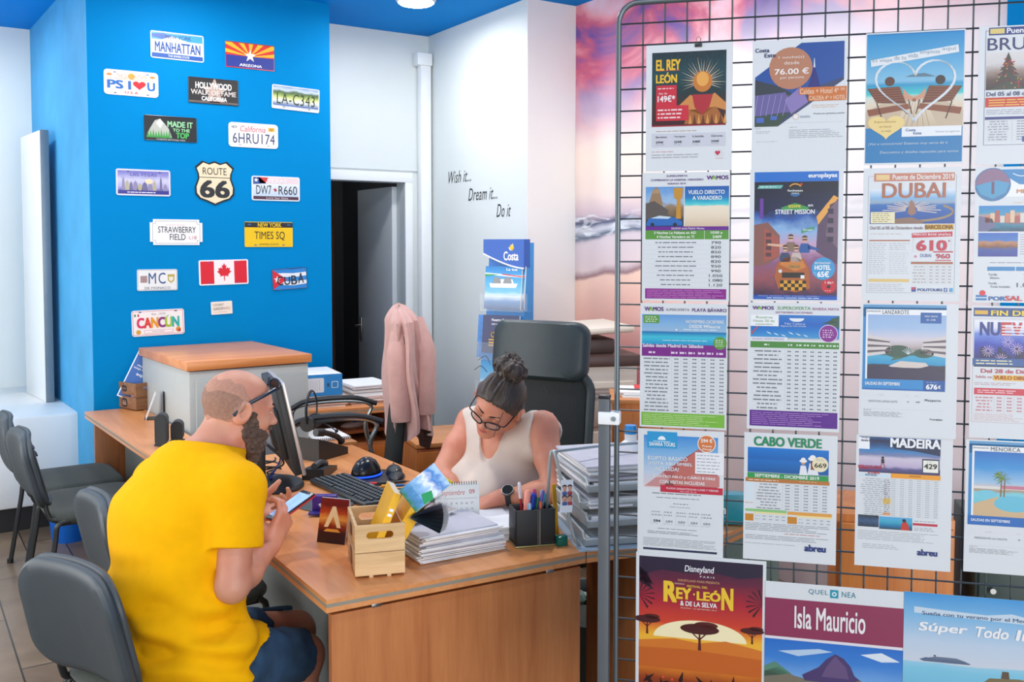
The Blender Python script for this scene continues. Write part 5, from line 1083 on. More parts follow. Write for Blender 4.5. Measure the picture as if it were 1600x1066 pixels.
# --- column 1
def p1(A):
    A.pict(.07, .06, .93, .645, pic('print_stage_night', [(0, (60, 20, 24)), (.25, (70, 36, 24)), (.45, (24, 50, 52)), (.7, (20, 70, 76)), (1, (24, 44, 52))], .25, (24, 18)))
    # a burst of golden plumes over a red costume (generic)
    for k in range(26):
        a = R_(-20+220*k/25); r0, r1 = .1, .24+.02*(k % 3); A.poly([(.66+r0*math.cos(a-.05), .30-r0*.7*math.sin(a-.05)), (.66+r1*math.cos(a), .30-r1*.72*math.sin(a)), (.66+r0*math.cos(a+.05), .30-r0*.7*math.sin(a+.05))], ('d8c4b0', 'b89a86', 'f0d8a8', '8a6a5c')[k % 4], 2)
    A.circ(.66, .30, .11, 'c87a30', 3, ry=1.1); A.circ(.66, .28, .07, 'e8a850', 4, ry=1.2); A.poly([(.36, .5), (.52, .40), (.66, .46), (.8, .39), (.93, .47), (.93, .53), (.8, .50), (.66, .56), (.5, .52), (.38, .54)], 'd08a48', 3); A.poly([(.54, .40), (.78, .40), (.74, .5), (.66, .56), (.57, .5)], 'b02a34', 4); A.poly([(.5, .52), (.82, .5), (.93, .62), (.45, .63)], 'a8642c', 3)
    for k in range(9): A.poly([(.5+.05*k, .63), (.52+.05*k, .55), (.54+.05*k, .63)], ('d89a4c', '6a3418')[k % 2], 5)
    A.T(.12, .12, .40, .20, 'EL REY', 'f0c030', .05); A.T(.12, .22, .36, .30, 'LEÓN', 'f0c030', .05); A.rect(.13, .2, .4, .206, 'b83040', 5); A.rect(.12, .32, .36, .48, 'cc2a3c', 4); A.rect(.12, .48, .5, .60, 'cc2a3c', 4); A.T(.14, .40, .34, .45, '149€*', 'f8f0f0', .03); A.T(.15, .375, .25, .39, 'des de', 'f4dada'); A.lines(.14, .335, .33, .355, 1, 'f4dada', 6); A.lines(.14, .5, .48, .59, 3, 'f4dada', 6); A.rect(.07, .635, .93, .645, 'a01c2c', 6)
    A.lines(.12, .675, .62, .69, 1, 'b89a8a'); A.rect(.07, .70, .93, .81, 'ced0da', 2)
    for k, (c_, n_) in enumerate((('Barcelona', '299€'), ('Tarragona', '359€'), ('Lleida', '348€'), ('Girona', '320€'))): u = .12+.215*k; A.T(u, .72, u+.13, .735, c_, '5a5a6a'); A.T(u, .76, u+.09, .778, n_, '3a3a46', .02); A.lines(u, .785, u+.1, .795, 1, '8a8a96')
    A.lines(.07, .84, .38, .85, 1, 'c86a70'); A.lines(.07, .86, .7, .90, 2, 'a8acb4'); A.circ(.86, .87, .055, 'd8dade', 3); A.poly(heart(.84, .865, .06, .04), 'c0304a', 5); A.lines(.82, .9, .93, .91, 1, 'c86a70')
poster('poster reading EL REY LEÓN with golden plumes, top left of the grid', 1010, 1144, 73, 269, p1)
clp = thing('binder_clip', 'small wire binder clip above the golden plume poster', 'clip', G0+GD*gp(1092, 58)[0]-GN*(-.0)+GN*(-.012), GRZ); cz_ = gp(1092, 68)[1]; clp.location.z = cz_
mb = MB(); mb.tube([(-.004, 0, -.004), (-.005, 0, .008), (0, 0, .014), (.005, 0, .008), (.004, 0, -.004)], .0008, gw, 6); mb.build('wire_handle', clp); MB().box((0, .002, -.006), (.016, .006, .008), blackp, .001).build('clamp_body', clp)
havana = pic('print_havana', [(0, (30, 60, 110)), (.18, (60, 60, 66)), (.3, (120, 96, 70)), (.5, (150, 126, 100)), (.62, (160, 190, 220)), (1, (90, 150, 214))], .16, (7, 9))
varad = pic('print_white_beach', [(0, (214, 190, 160)), (.3, (236, 220, 196)), (.5, (240, 226, 204)), (.54, (90, 210, 214)), (.66, (20, 160, 196)), (.72, (40, 120, 190)), (1, (30, 90, 170))], .05, (3, 5))
PUR = '7a1c86'; GRN = '5a9a3c'
def wamos(A, u0, u1, v0, v1):
    w_ = u1-u0; A.T(u0, v0, u0+w_*.30, v1, 'W', '6a2a86', .04); A.T(u0+w_*.22, v0, u0+w_*.45, v1, 'A', '7ab83c', .04); A.T(u0+w_*.45, v0, u1, v1, 'MOS', '5a2a7c', .04)
def p2(A):
    A.T(.28, .02, .52, .035, 'SUPEROFERTA', '6a4a8a'); A.T(.1, .05, .70, .066, 'COMBINADO LA HABANA -VARADERO', '6a4a8a'); A.T(.29, .08, .5, .094, 'VERANO 2019', '6a4a8a'); wamos(A, .74, .98, .03, .06)
    A.pict(.04, .11, .48, .42, havana); A.pict(.49, .11, .99, .42, varad); A.poly([(.06, .27), (.1, .19), (.13, .13), (.16, .11), (.19, .13), (.22, .19), (.25, .3), (.06, .3)], '9a7c5c', 2); A.circ(.16, .16, .05, 'b0906a', 3, 0, 180); A.poly([(.04, .24), (.14, .22), (.3, .29), (.3, .36), (.04, .36)], '5c5450', 3); A.poly([(.36, .12), (.47, .12), (.46, .2), (.44, .21), (.45, .36), (.39, .36), (.4, .21), (.37, .2)], 'c8902c', 3); A.poly([(.05, .40), (.07, .36), (.2, .335), (.38, .35), (.46, .38), (.46, .41), (.05, .415)], '2a6ab8', 5); A.poly([(.1, .355), (.2, .335), (.34, .345), (.3, .36)], 'c8dae8', 6); A.circ(.12, .405, .022, '22262c', 7); A.circ(.38, .405, .022, '22262c', 7)
    A.T(.53, .14, .94, .17, 'VUELO DIRECTO', 'e8eef4', .03); A.T(.58, .185, .91, .215, 'A VARADERO', 'e8eef4', .03)
    A.rect(.04, .42, .99, .45, '6a2090'); A.T(.34, .427, .72, .442, 'SALIDAS desde Madrid -Martes-', 'e8d8f0', .02); A.rect(.04, .45, .99, .52, GRN); A.T(.14, .458, .62, .478, '3 Noches La Habana en AD', 'f0f6ec', .03); A.T(.17, .49, .60, .51, '4 Noches Varadero en TI', 'f0f6ec', .03); A.T(.79, .458, .92, .477, '1030 a', 'f0f6ec', .03); A.T(.81, .49, .91, .51, '2409', 'f0f6ec', .03); A.rect(.715, .45, .72, .52, 'd8e8d0', 3)
    for k, n_ in enumerate(('790', '820', '850', '890', '820', '950', '990', '1.050', '1.080', '1.120')):
        v = .545+.0365*k; A.rect(.04, v+.018, .97, v+.0195, 'c8ccd2', 2); w_ = .055 if k < 7 else .075; A.T(.85-w_, v-.010, .85+w_, v+.011, n_, '3a4048', .01); uw = A.r.uniform(.15, .24); A.lines(.39-uw, v-.006, .39+uw, v+.006, 1, '6a7078', 4, .6, 0, 7)
    A.rect(.04, .905, .97, .985, '8a1a8a'); A.lines(.06, .912, .95, .978, 5, 'c88ac8', 4, .3, .3)
poster('white price poster with city and beach photos, reading VUELO DIRECTO A VARADERO', 1004, 1140, 271, 469, p2)
pb = pic('print_calm_sea', [(0, (20, 150, 200)), (.25, (60, 190, 214)), (.42, (10, 110, 176)), (.45, (150, 186, 214)), (.7, (130, 178, 220)), (1, (96, 154, 214))], .015, (3, 8))
def p3(A):
    wamos(A, .05, .27, .03, .062); A.T(.30, .04, .57, .06, 'SUPEROFERTA', '6a5a7a', 0); A.T(.60, .03, .99, .064, 'PLAYA BÁVARO', '5a2a7c', .02); A.pict(.02, .09, .99, .33, pb); A.rect(.04, .095, .22, .16, GRN, 3); A.lines(.06, .103, .2, .155, 3, 'e8f2e0', 5)
    A.T(.53, .13, .96, .155, 'NOVIEMBRE-DICIEMBRE', 'e6eef6', .02); A.T(.57, .168, .92, .193, 'DESDE 995euros', 'f2f6fa', .02); A.lines(.5, .2, .97, .215, 1, 'e6eef6', 6); A.lines(.26, .29, .78, .302, 1, 'd0e6f0', 6); A.circ(.42, .21, .01, 'f0f4f8', 4)
    A.rect(.02, .33, .99, .425, PUR, 2); A.T(.03, .325, .73, .352, 'Salidas desde Madrid los Sábados', 'f0e6f4', .03); A.circ(.92, .31, .075, GRN, 5); A.lines(.87, .28, .97, .34, 4, 'eaf4e2', 7)
    for k in range(7): A.lines((.13, .39, .49, .59, .70, .8, .91)[k]-.03, .38, (.13, .39, .49, .59, .70, .8, .91)[k]+.045, .41, 1, 'e6d6ea', 4, .5, 0, 2); A.rect((.36, .46, .565, .67, .77, .88, .88)[k], .37, (.36, .46, .565, .67, .77, .88, .88)[k]+.004, .425, 'b070b8', 3)
    A.table(.02, .43, .99, .875, 6, 15, '767c84', 'c6cad0', .36); A.rect(.02, .88, .98, .985, '7ab83c', 2); A.lines(.04, .89, .95, .978, 6, 'c4e0a0', 4, .3, .3)
poster('green and purple price poster with a calm sea photo, reading PLAYA BÁVARO', 1001, 1136, 473, 665, p3)
def p4(A):
    A.pict(.07, .05, .93, .47, pic('print_pale_sky', [(0, (226, 206, 206)), (.3, (190, 206, 226)), (.7, (120, 176, 222)), (1, (60, 140, 214))], .05)); A.poly([(.08, .46), (.3, .34), (.55, .22), (.72, .14), (.93, .30), (.93, .46)], 'b05a5a', 2); A.poly([(.3, .46), (.55, .24), (.72, .14), (.74, .46)], 'c06c62', 3); A.poly([(.08, .46), (.3, .34), (.45, .46)], 'c89090', 3)
    A.rect(.11, .02, .46, .15, '2a9ad2', 5); A.T(.135, .105, .435, .135, 'SAHARA TOURS', 'eef6fa', .03, 9); A.circ(.28, .085, .045, 'eef6fa', 7, 0, 180, 1); A.rect(.18, .095, .38, .099, 'eef6fa', 8); A.circ(.8, .10, .105, 'f4ece4', 5); A.circ(.8, .10, .095, 'd8783a', 6); A.T(.735, .06, .865, .09, '594 €', 'fbf4ee', .04, 9); A.T(.75, .11, .86, .125, 'Precio', 'fbf0e6', .03, 9); A.T(.755, .135, .85, .15, 'Final', 'fbf0e6', .03, 9)
    A.T(.12, .21, .58, .245, 'EGIPTO BÁSICO', 'e6eef4', .02, 9); A.T(.12, .26, .64, .29, '¡VISITA ABU SIMBEL', 'e6eef4', .02, 9); A.T(.2, .30, .48, .33, 'INCLUIDA!', 'e6eef4', .02, 9); A.rect(.67, .17, 1.0, .34, 'eceef2', 7); A.lines(.69, .18, .96, .335, 6, '9aa0a8', 8, .25)
    A.rect(.62, .35, .95, .44, 'c8807c', 4); A.T(.18, .36, .90, .39, 'CUATRO NILO y CAIRO 8 DÍAS', 'f4f0f0', .03, 9); A.T(.26, .405, .78, .43, 'CON VISITAS INCLUIDAS', 'f4f0f0', .03, 9); A.rect(.27, .445, .99, .50, 'c42a44', 8); A.T(.34, .46, .94, .475, 'PLAZAS GARANTIZADAS LUNES Y VIERNES', 'f6dce0', .02, 10); A.lines(.5, .483, .72, .493, 1, 'f0ccd4', 10)
    A.lines(.17, .505, .84, .52, 1, '5a6068'); A.lines(.22, .54, .76, .552, 1, '7a8088'); A.lines(.42, .585, .6, .597, 1, '5a6068'); A.lines(.38, .612, .66, .622, 1, '8a9098')
    for k in range(5): u = .17+.145*k; A.lines(u, .65, u+.12, .70, 2, '9aa0a8'); A.T(u+.02, .725, u+.10, .745, '594' if k == 0 else '684', '30363e' if k == 0 else '8a9098', .03 if k == 0 else 0); A.lines(u, .752, u+.11, .762, 1, 'a0a6ae'); A.rect(u-.012, .66, u-.009, .77, 'c8ccd2')
    A.lines(.24, .79, .8, .80, 1, '7a8088'); A.lines(.12, .815, .8, .84, 2, '8a9098'); A.lines(.07, .87, .93, .94, 6, 'a4aab2'); A.rect(.07, .955, .93, .972, '2a3450', 3)
poster('blue and red pyramid poster reading EGIPTO BÁSICO, fourth down at the left', 997, 1131, 668, 861, p4)
# --- column 2
dusk = pic('print_dusk_city', [(0, (60, 60, 66)), (.2, (96, 80, 120)), (.4, (70, 66, 96)), (.55, (40, 60, 110)), (.7, (30, 70, 150)), (1, (20, 90, 190))], .06, (6, 8))
def p5(A):
    A.poly([(.03, .28), (.52, .03), (.97, .03), (.97, .32), (.28, .66), (.03, .66)], '24509c', 1); A.poly([(.03, .38), (.2, .33), (.45, .42), (.97, .30), (.97, .32), (.28, .66), (.03, .66)], '3c4668', 2); A.poly([(.03, .30), (.3, .36), (.5, .44), (.03, .46)], '343c44', 3); A.poly([(.03, .42), (.36, .40), (.42, .55), (.03, .58)], '6a609a', 4); A.poly([(.35, .46), (.52, .36), (.6, .48), (.42, .57)], '8a7ab4', 5); A.poly([(.03, .58), (.4, .56), (.28, .66), (.03, .66)], '3a4c3e', 5); A.rect(.05, .59, .13, .63, '4a6ac0', 6); A.rect(.2, .58, .27, .61, '4a6ac0', 6)
    for k in range(6): A.ring([(.03+.06*k, .58), (.06+.065*k, .42)], .004, 'b0a8d0', 6, False)
    A.poly([(.6, .36), (.66, .2), (.72, .36), (.74, .40), (.56, .40)], '2c2c78', 5); A.poly([(.65, .22), (.655, .15), (.66, .15), (.668, .22)], 'd8e4f0', 6)
    A.T(.03, .06, .18, .09, 'Costa', '2a3468', .03); A.T(.13, .10, .25, .13, 'Este', '2a3468', .03); A.circ(.41, .22, .23, 'b87e60', 7); A.T(.28, .125, .55, .15, '1 noche(s)', 'f0e6e0', .01, 10); A.T(.34, .165, .5, .19, 'desde', 'f0e6e0', .01, 10); A.T(.24, .22, .6, .265, '76.00 €', 'f8f2ee', .02, 10); A.T(.3, .285, .55, .305, 'por persona', 'f0e6e0', .01, 10)
    A.rect(.5, .37, 1.0, .425, 'd07434', 10); A.T(.51, .378, .98, .42, 'Caldea + Hotel 4* **', 'f4dcc0', .01, 12); A.rect(.6, .425, 1.0, .475, 'd07434', 10); A.T(.61, .435, .99, .468, 'CALDEA 4* + HOTEL', 'f4dcc0', .01, 12)
    A.lines(.64, .50, .97, .53, 2, 'd8b8a0'); A.T(.66, .565, .98, .58, 'Precio por persona y noche', '7a808a'); A.circ(.47, .59, .035, 'd8c0b0', 3); A.circ(.47, .59, .025, 'eaecee', 4); A.T(.52, .58, .62, .6, 'intuïtiu', 'a8b8c8'); A.rect(.3, .635, .97, .637, 'b8bcc4'); A.lines(.04, .67, .12, .68, 1, '5a6068'); A.lines(.05, .69, .22, .715, 2, 'a8aeb6'); A.lines(.4, .665, .5, .675, 1, '5a6068'); A.lines(.4, .685, .97, .755, 5, 'a8aeb6'); A.lines(.05, .77, .3, .78, 1, 'b0b6be')
poster('white poster with a brown price circle reading 76.00 € over a blue spire photo', 1175, 1322, 66, 268, p5)
street = pic('print_night_street', [(0, (70, 40, 70)), (.15, (150, 80, 90)), (.3, (140, 90, 130)), (.45, (200, 160, 190)), (.58, (140, 180, 220)), (.68, (40, 90, 170)), (.75, (20, 30, 70)), (1, (16, 20, 36))], .10, (5, 8))
def p6(A):
    A.rect(.05, .02, .95, .985, '1c3f9c', 1); A.rect(.05, .02, .95, .095, '1f6fc8', 2); A.T(.63, .035, .93, .075, 'europlayas', 'f2f6fa', .045, 8); A.pict(.05, .095, .95, .95, street, 2)
    A.poly([(.05, .42), (.2, .40), (.33, .50), (.33, .66), (.2, .72), (.05, .74)], '8a5a52', 3); A.poly([(.16, .44), (.32, .52), (.32, .66), (.16, .7)], 'a8584c', 4); A.poly([(.95, .22), (.82, .26), (.74, .36), (.72, .62), (.95, .72)], '5a4660', 3); A.poly([(.95, .24), (.86, .27), (.82, .5), (.95, .6)], '7a6478', 4); A.poly([(.72, .36), (.9, .2), (.95, .22), (.74, .42)], 'e8a850', 4)
    for k in range(4): A.rect(.84, .30+.07*k, .9, .34+.07*k, '3a3048', 5); A.rect(.18, .48+.05*k, .24, .51+.05*k, '5c3c40', 5)
    A.circ(.49, .16, .075, '20242c', 4); A.circ(.49, .145, .07, 'd89a3c', 5, 20, 160, .8); A.circ(.49, .15, .06, '141a24', 6, 20, 160, .8); A.circ(.49, .175, .06, '2a6aa0', 5, 200, 340, .8); A.circ(.555, .115, .012, 'd83a34', 6); A.T(.41, .155, .57, .17, 'PortAventura', 'f2f4f6', .03, 9); A.T(.45, .178, .53, .187, 'WORLD', 'f2f4f6', .02, 9)
    A.poly([(.1, .12), (.36, .12), (.34, .145), (.08, .145)], '6ab8b0', 4); A.lines(.11, .125, .33, .14, 1, 'e8f4f2', 6); A.poly([(.34, .29), (.49, .255), (.64, .29), (.62, .31), (.36, .31)], '3a9a4c', 6); A.T(.42, .27, .55, .29, 'SESAME', 'f0d84c', .03, 9); A.T(.63, .268, .68, .283, 'en', 'e8eef4', .02, 9); A.T(.28, .305, .70, .338, 'STREET MISSION', 'eef0f4', .03, 9); A.rect(.11, .22, .15, .37, '6a3a9c', 4)
    # the car with four riders
    A.poly([(.28, .82), (.3, .72), (.36, .66), (.5, .64), (.6, .68), (.65, .76), (.66, .9), (.5, .93), (.32, .9)], 'b0602c', 5); A.poly([(.33, .72), (.38, .67), (.5, .66), (.58, .69), (.62, .74), (.5, .77)], 'd0803c', 6); A.rect(.36, .78, .6, .82, '2a2420', 7)
    for i in range(7):
        for j in range(3): A.rect(.34+.04*i, .84+.025*j, .38+.04*i, .865+.025*j, ('241c16', 'e0a02c')[(i+j) % 2], 7)
    A.circ(.34, .77, .02, 'd8dce0', 8); A.rect(.56, .8, .6, .825, 'f0f2f4', 8); A.T(.43, .725, .55, .745, 'CAR 213', '3a8a5c', .02, 9)
    for u, v, c1, c2 in ((.45, .52, 'e0b49a', '8a7060'), (.60, .53, 'd8a888', '2a5aa0'), (.39, .6, 'e0b49a', '3a4a6c'), (.51, .6, 'e0b49a', 'c8b8b0')):
        A.poly([(u-.06, v+.07), (u-.04, v+.03), (u+.04, v+.03), (u+.06, v+.07), (u+.05, v+.1), (u-.05, v+.1)], c2, 6); A.circ(u, v, .028, c1, 7, ry=1.15); A.circ(u, v-.01, .03, '5a3a26', 8, 10, 170, 1.0); A.rect(u-.025, v-.003, u+.025, v+.006, '22242a', 9)
    A.poly([(.2, .56), (.4, .57), (.4, .59), (.2, .575)], 'e0b49a', 6); A.poly([(.64, .57), (.75, .60), (.75, .615), (.63, .6)], '2a5aa0', 6); A.poly([(.56, .46), (.70, .43), (.70, .455), (.56, .485)], '4a9a7c', 6); A.T(.58, .45, .68, .465, 'Street', 'e0f0e8', .02, 9, )
    A.circ(.8, .75, .125, '3a9ad0', 6); A.T(.71, .70, .88, .715, 'ENTRADAS+', 'eef4fa', .02, 9); A.T(.71, .725, .88, .758, 'HOTEL', 'f6fafc', .05, 9); A.T(.74, .77, .86, .812, '65€', 'f6fafc', .05, 9); A.lines(.70, .772, .735, .80, 2, 'eef4fa', 8); A.circ(.86, .88, .08, 'c82a3c', 7); A.T(.82, .845, .91, .862, '1 día+', 'f6dce0', .03, 9); A.circ(.86, .885, .02, '30282c', 9); A.lines(.82, .91, .9, .92, 1, 'f6dce0', 9); A.lines(.1, .955, .8, .962, 1, 'b8c0d8', 8); A.rect(.05, .962, .95, .985, '1f5ab8', 7); A.lines(.2, .967, .82, .98, 1, 'dfe8f4', 8)
poster('dark blue poster with a family in an orange car, reading STREET MISSION', 1171, 1316, 266, 470, p6)
rm = pic('print_tropic_sea', [(0, (226, 214, 196)), (.1, (60, 150, 206)), (.4, (16, 120, 200)), (.6, (20, 100, 190)), (1, (40, 120, 200))], .04, (5, 10))
def p7(A):
    wamos(A, .05, .28, .028, .055); A.T(.32, .028, .68, .055, 'SUPEROFERTA', '5a9a4c', .01); A.T(.70, .035, .98, .055, 'RIVIERA MAYA', 'a02a7c', .01); A.T(.3, .068, .70, .083, 'SEPTIEMBRE-DICIEMBRE', '8a3a8a', .01); A.pict(.03, .095, .985, .29, rm); A.rect(.03, .095, .335, .185, 'f0f2f4', 3); A.T(.09, .105, .27, .125, 'Reserva', '8ab48a', .01); A.T(.06, .133, .29, .153, 'Hasta 30 de', '8ab48a', .01); A.T(.08, .162, .27, .18, 'septiembre', '8ab48a', .01)
    A.circ(.53, .12, .08, 'e8ecf0', 3, 180, 360, .5); A.T(.4, .155, .62, .17, '9 días / 7 noches en', 'e8f0f6', .0); A.T(.36, .175, .63, .19, 'Régimen de Todo Incluido', 'e8f0f6', .01); A.poly([(.85, .2), (.9, .12), (.98, .10), (.98, .2), (.94, .18)], '3a5a48', 4); A.poly([(.8, .16), (.9, .13), (.98, .15), (.9, .155)], '2c4a3c', 5); A.poly([(.9, .14), (.92, .27), (.94, .27)], '6a4a34', 5)
    for k in range(6): A.poly([(.2+.08*k, .225+.01*(k % 3)), (.24+.08*k, .235+.01*(k % 3)), (.26+.08*k, .25+.008*(k % 3)), (.22+.08*k, .238+.01*(k % 3))], 'd6e8f2', 4)
    A.poly([(.03, .24), (.1, .185), (.12, .185), (.05, .25)], 'a85a6a', 4); A.rect(.03, .27, .43, .30, 'e6eaf2', 5); A.T(.045, .277, .40, .293, 'SALIDAS DESDE MADRID', '8a6a9a', .01); A.circ(.87, .235, .10, 'e8d8ea', 6); A.circ(.87, .235, .093, '84208e', 7); A.lines(.81, .20, .93, .27, 4, 'e6cce8', 9, .45)
    A.rect(.03, .305, .985, .355, '4a8a3c', 2)
    for u in (.2, .46, .55, .63, .71, .79, .87, .94): A.lines(u-.02, .32, u+.035, .34, 1, 'dceada', 4, .6, 0, 2)
    A.table(.03, .365, .985, .845, 7, 15, '767c84', 'ccd0d6', .40); A.rect(.03, .85, .98, .975, '5a1a8c', 2); A.lines(.05, .86, .95, .965, 7, 'b08ac8', 4, .3, .3)
poster('white and violet price poster with turquoise sea, reading SUPEROFERTA RIVIERA MAYA', 1168, 1312, 472, 668, p7)
def p8(A):
    A.T(.11, .03, .83, .10, 'CABO VERDE', '1c8a5c', .045); A.pict(.04, .115, .91, .32, pic('print_deep_sea', [(0, (180, 190, 190)), (.08, (10, 90, 160)), (.5, (20, 110, 190)), (.6, (10, 100, 180)), (1, (10, 120, 206))], .02, (3, 6)))
    for u, v, sc in ((.64, .24, .9), (.74, .22, 1.1)):
        A.poly([(u-.05*sc, v+.09), (u-.03*sc, v), (u+.03*sc, v), (u+.06*sc, v+.09)], 'e6e8ec', 3); A.circ(u, v-.02, .024*sc, 'c89a7c', 4); A.circ(u, v-.035, .045*sc, 'f0f0ee', 5, ry=.45); A.circ(u, v-.048, .028*sc, 'f0f0ee', 6, ry=.8); 
    A.poly([(.72, .2), (.76, .2), (.77, .27), (.72, .27)], '8a4a3a', 4); A.circ(.82, .225, .085, 'ece2c0', 7); A.T(.76, .215, .885, .25, '669', '3a3a34', .02, 10); A.lines(.78, .18, .86, .2, 2, '8a8a7a', 9)
    A.rect(.04, .315, .91, .355, '2a9a4c', 5); A.T(.12, .322, .81, .346, 'SEPTIEMBRE - DICIEMBRE 2019', 'f0f6f0', .03, 9); A.rect(.02, .355, .92, .385, 'b8763a', 5); A.lines(.05, .362, .42, .378, 1, 'f0dcc8', 7); A.lines(.6, .362, .8, .37, 1, 'f0dcc8', 7); A.rect(.02, .385, .11, .53, 'd8e4ec', 1)
    A.table(.12, .39, .92, .60, 5, 9, '8a9098', 'ccd0d6', .38); A.lines(.02, .545, .1, .56, 1, 'b88a5a'); A.rect(.02, .60, .47, .62, '8ac47c', 3); A.rect(.48, .605, .95, .63, 'e0a048', 3); A.rect(.02, .64, .11, .695, 'c8862c', 3); A.rect(.48, .645, .58, .70, 'c8862c', 3); A.rect(.11, .62, .47, .635, 'e8dca0', 2); A.rect(.58, .63, .95, .645, 'f0dca0', 2); A.table(.12, .64, .47, .69, 4, 2, 'a0a6ae', 'd8dce0', .2); A.table(.59, .65, .95, .70, 4, 2, 'a0a6ae', 'd8dce0', .2)
    A.lines(.02, .705, .93, .77, 5, '9aa0a8'); A.lines(.45, .775, .85, .79, 1, 'c89090'); A.lines(.02, .80, .93, .84, 3, 'a0a6ae'); A.lines(.02, .865, .6, .875, 1, 'a8aeb6'); A.T(.67, .855, .89, .905, 'abreu', '223a7c', .06)
poster('white and green price poster reading CABO VERDE with two people in white hats', 1162, 1307, 674, 871, p8)
# --- column 3
beach = pic('print_heart_beach', [(0, (200, 180, 150)), (.25, (226, 210, 186)), (.33, (210, 224, 214)), (.36, (60, 200, 200)), (.46, (30, 150, 196)), (.50, (130, 190, 220)), (.7, (90, 170, 214)), (1, (24, 140, 200))], .01)
def p9(A):
    A.rect(.01, .01, .99, .985, '1579b4', 1); A.pict(.01, .02, .99, .72, beach, 2); A.poly([(.4, .34), (.5, .32), (.6, .315), (.72, .345)], '5a7a8a', 3); A.poly([(.01, .72), (.3, .72), (.45, .5), (.6, .5), (.75, .72), (.99, .72), (.99, .6), (.7, .48), (.3, .48), (.01, .6)], 'c8b49a', 3)
    for k in range(6): A.ring([(.36+.06*k, .72), (.48+.02*k, .5)], .003, '8a745c', 4, False)
    for sx, u in ((1, .02), (-1, .98)):
        f = lambda a, v: (u+sx*a, v)
        A.poly([f(0, .42), f(.33, .41), f(.40, .54), f(.1, .53)], '6a3a26', 5)
        for k in range(6): A.ring([f(.03+.01*k, .43+.018*k), f(.34+.01*k, .42+.018*k)], .007, '9a5a3c', 6, False)
        A.poly([f(.0, .58), f(.42, .54), f(.44, .58), f(.02, .63)], '8a4c30', 5); A.ring([f(.1, .53), f(.16, .66)], .012, '4a2818', 6, False); A.ring([f(.3, .54), f(.42, .62)], .012, '4a2818', 6, False); A.ring([f(.42, .5), f(.46, .62)], .01, '4a2818', 6, False)
        A.circ(*f(.23 if sx > 0 else .22, .37), .05, '5a3a2c' if sx > 0 else '3a2c2a', 6, ry=1.0); A.poly([f(.36, .42), f(.42, .47), f(.50, .51), f(.49, .53), f(.38, .50)], 'd0987c', 7)
    for dl_ in (0, .012): A.ring(heart(.5+dl_, .45+dl_*.4, .80, .46, 44), .012, 'dfe8ee', 8)
    A.poly([(.05, .205), (.93, .115), (.94, .17), (.055, .255)], 'e2e6ea', 9); 
    v0 = .205
    for k, w_ in enumerate(('El viaje', 'de tu', 'vida', 'empieza', 'aquí')):
        u0 = (.07, .29, .43, .55, .77)[k]; u1 = (.27, .41, .53, .75, .91)[k]; c_ = .23-.10*(u0+u1)/2+.0; A.T(u0, c_-.018, u1, c_+.016, w_, '8aa4b4', .0, 12)
    A.poly(heart(.22, .72, .38, .18), 'ead088', 9); A.T(.10, .665, .32, .685, 'Especialistas', 'a89050', 0, 12); A.T(.15, .70, .28, .718, 'en hacer', 'a89050', 0, 12); A.T(.17, .735, .27, .755, 'tu viaje', 'a89050', 0, 12)
    A.rect(.38, .715, .98, .79, 'e8ecf0', 6); A.T(.42, .73, .52, .75, 'Costa', '2a5a9a', .03); A.T(.5, .755, .58, .775, 'Este', '2a5a9a', .03); A.T(.72, .75, .96, .768, 'Somos tu agencia', '8a96a4', 0)
    A.T(.04, .83, .84, .855, '¡Ven a conocernos! Estamos muy cerca de ti', 'c8dce8', .01, 8, .15); A.T(.16, .895, .95, .92, 'Descuentos y detalles especiales para novios', 'c8dce8', .01, 8, .15)
poster('blue beach poster with a white outlined heart and two deckchairs, top row', 1351, 1505, 54, 259, p9)
dub = pic('print_bay', [(0, (20, 70, 150)), (.35, (20, 90, 170)), (.55, (40, 110, 180)), (.62, (150, 170, 190)), (.75, (130, 180, 220)), (1, (220, 230, 240))], .04, (4, 8))
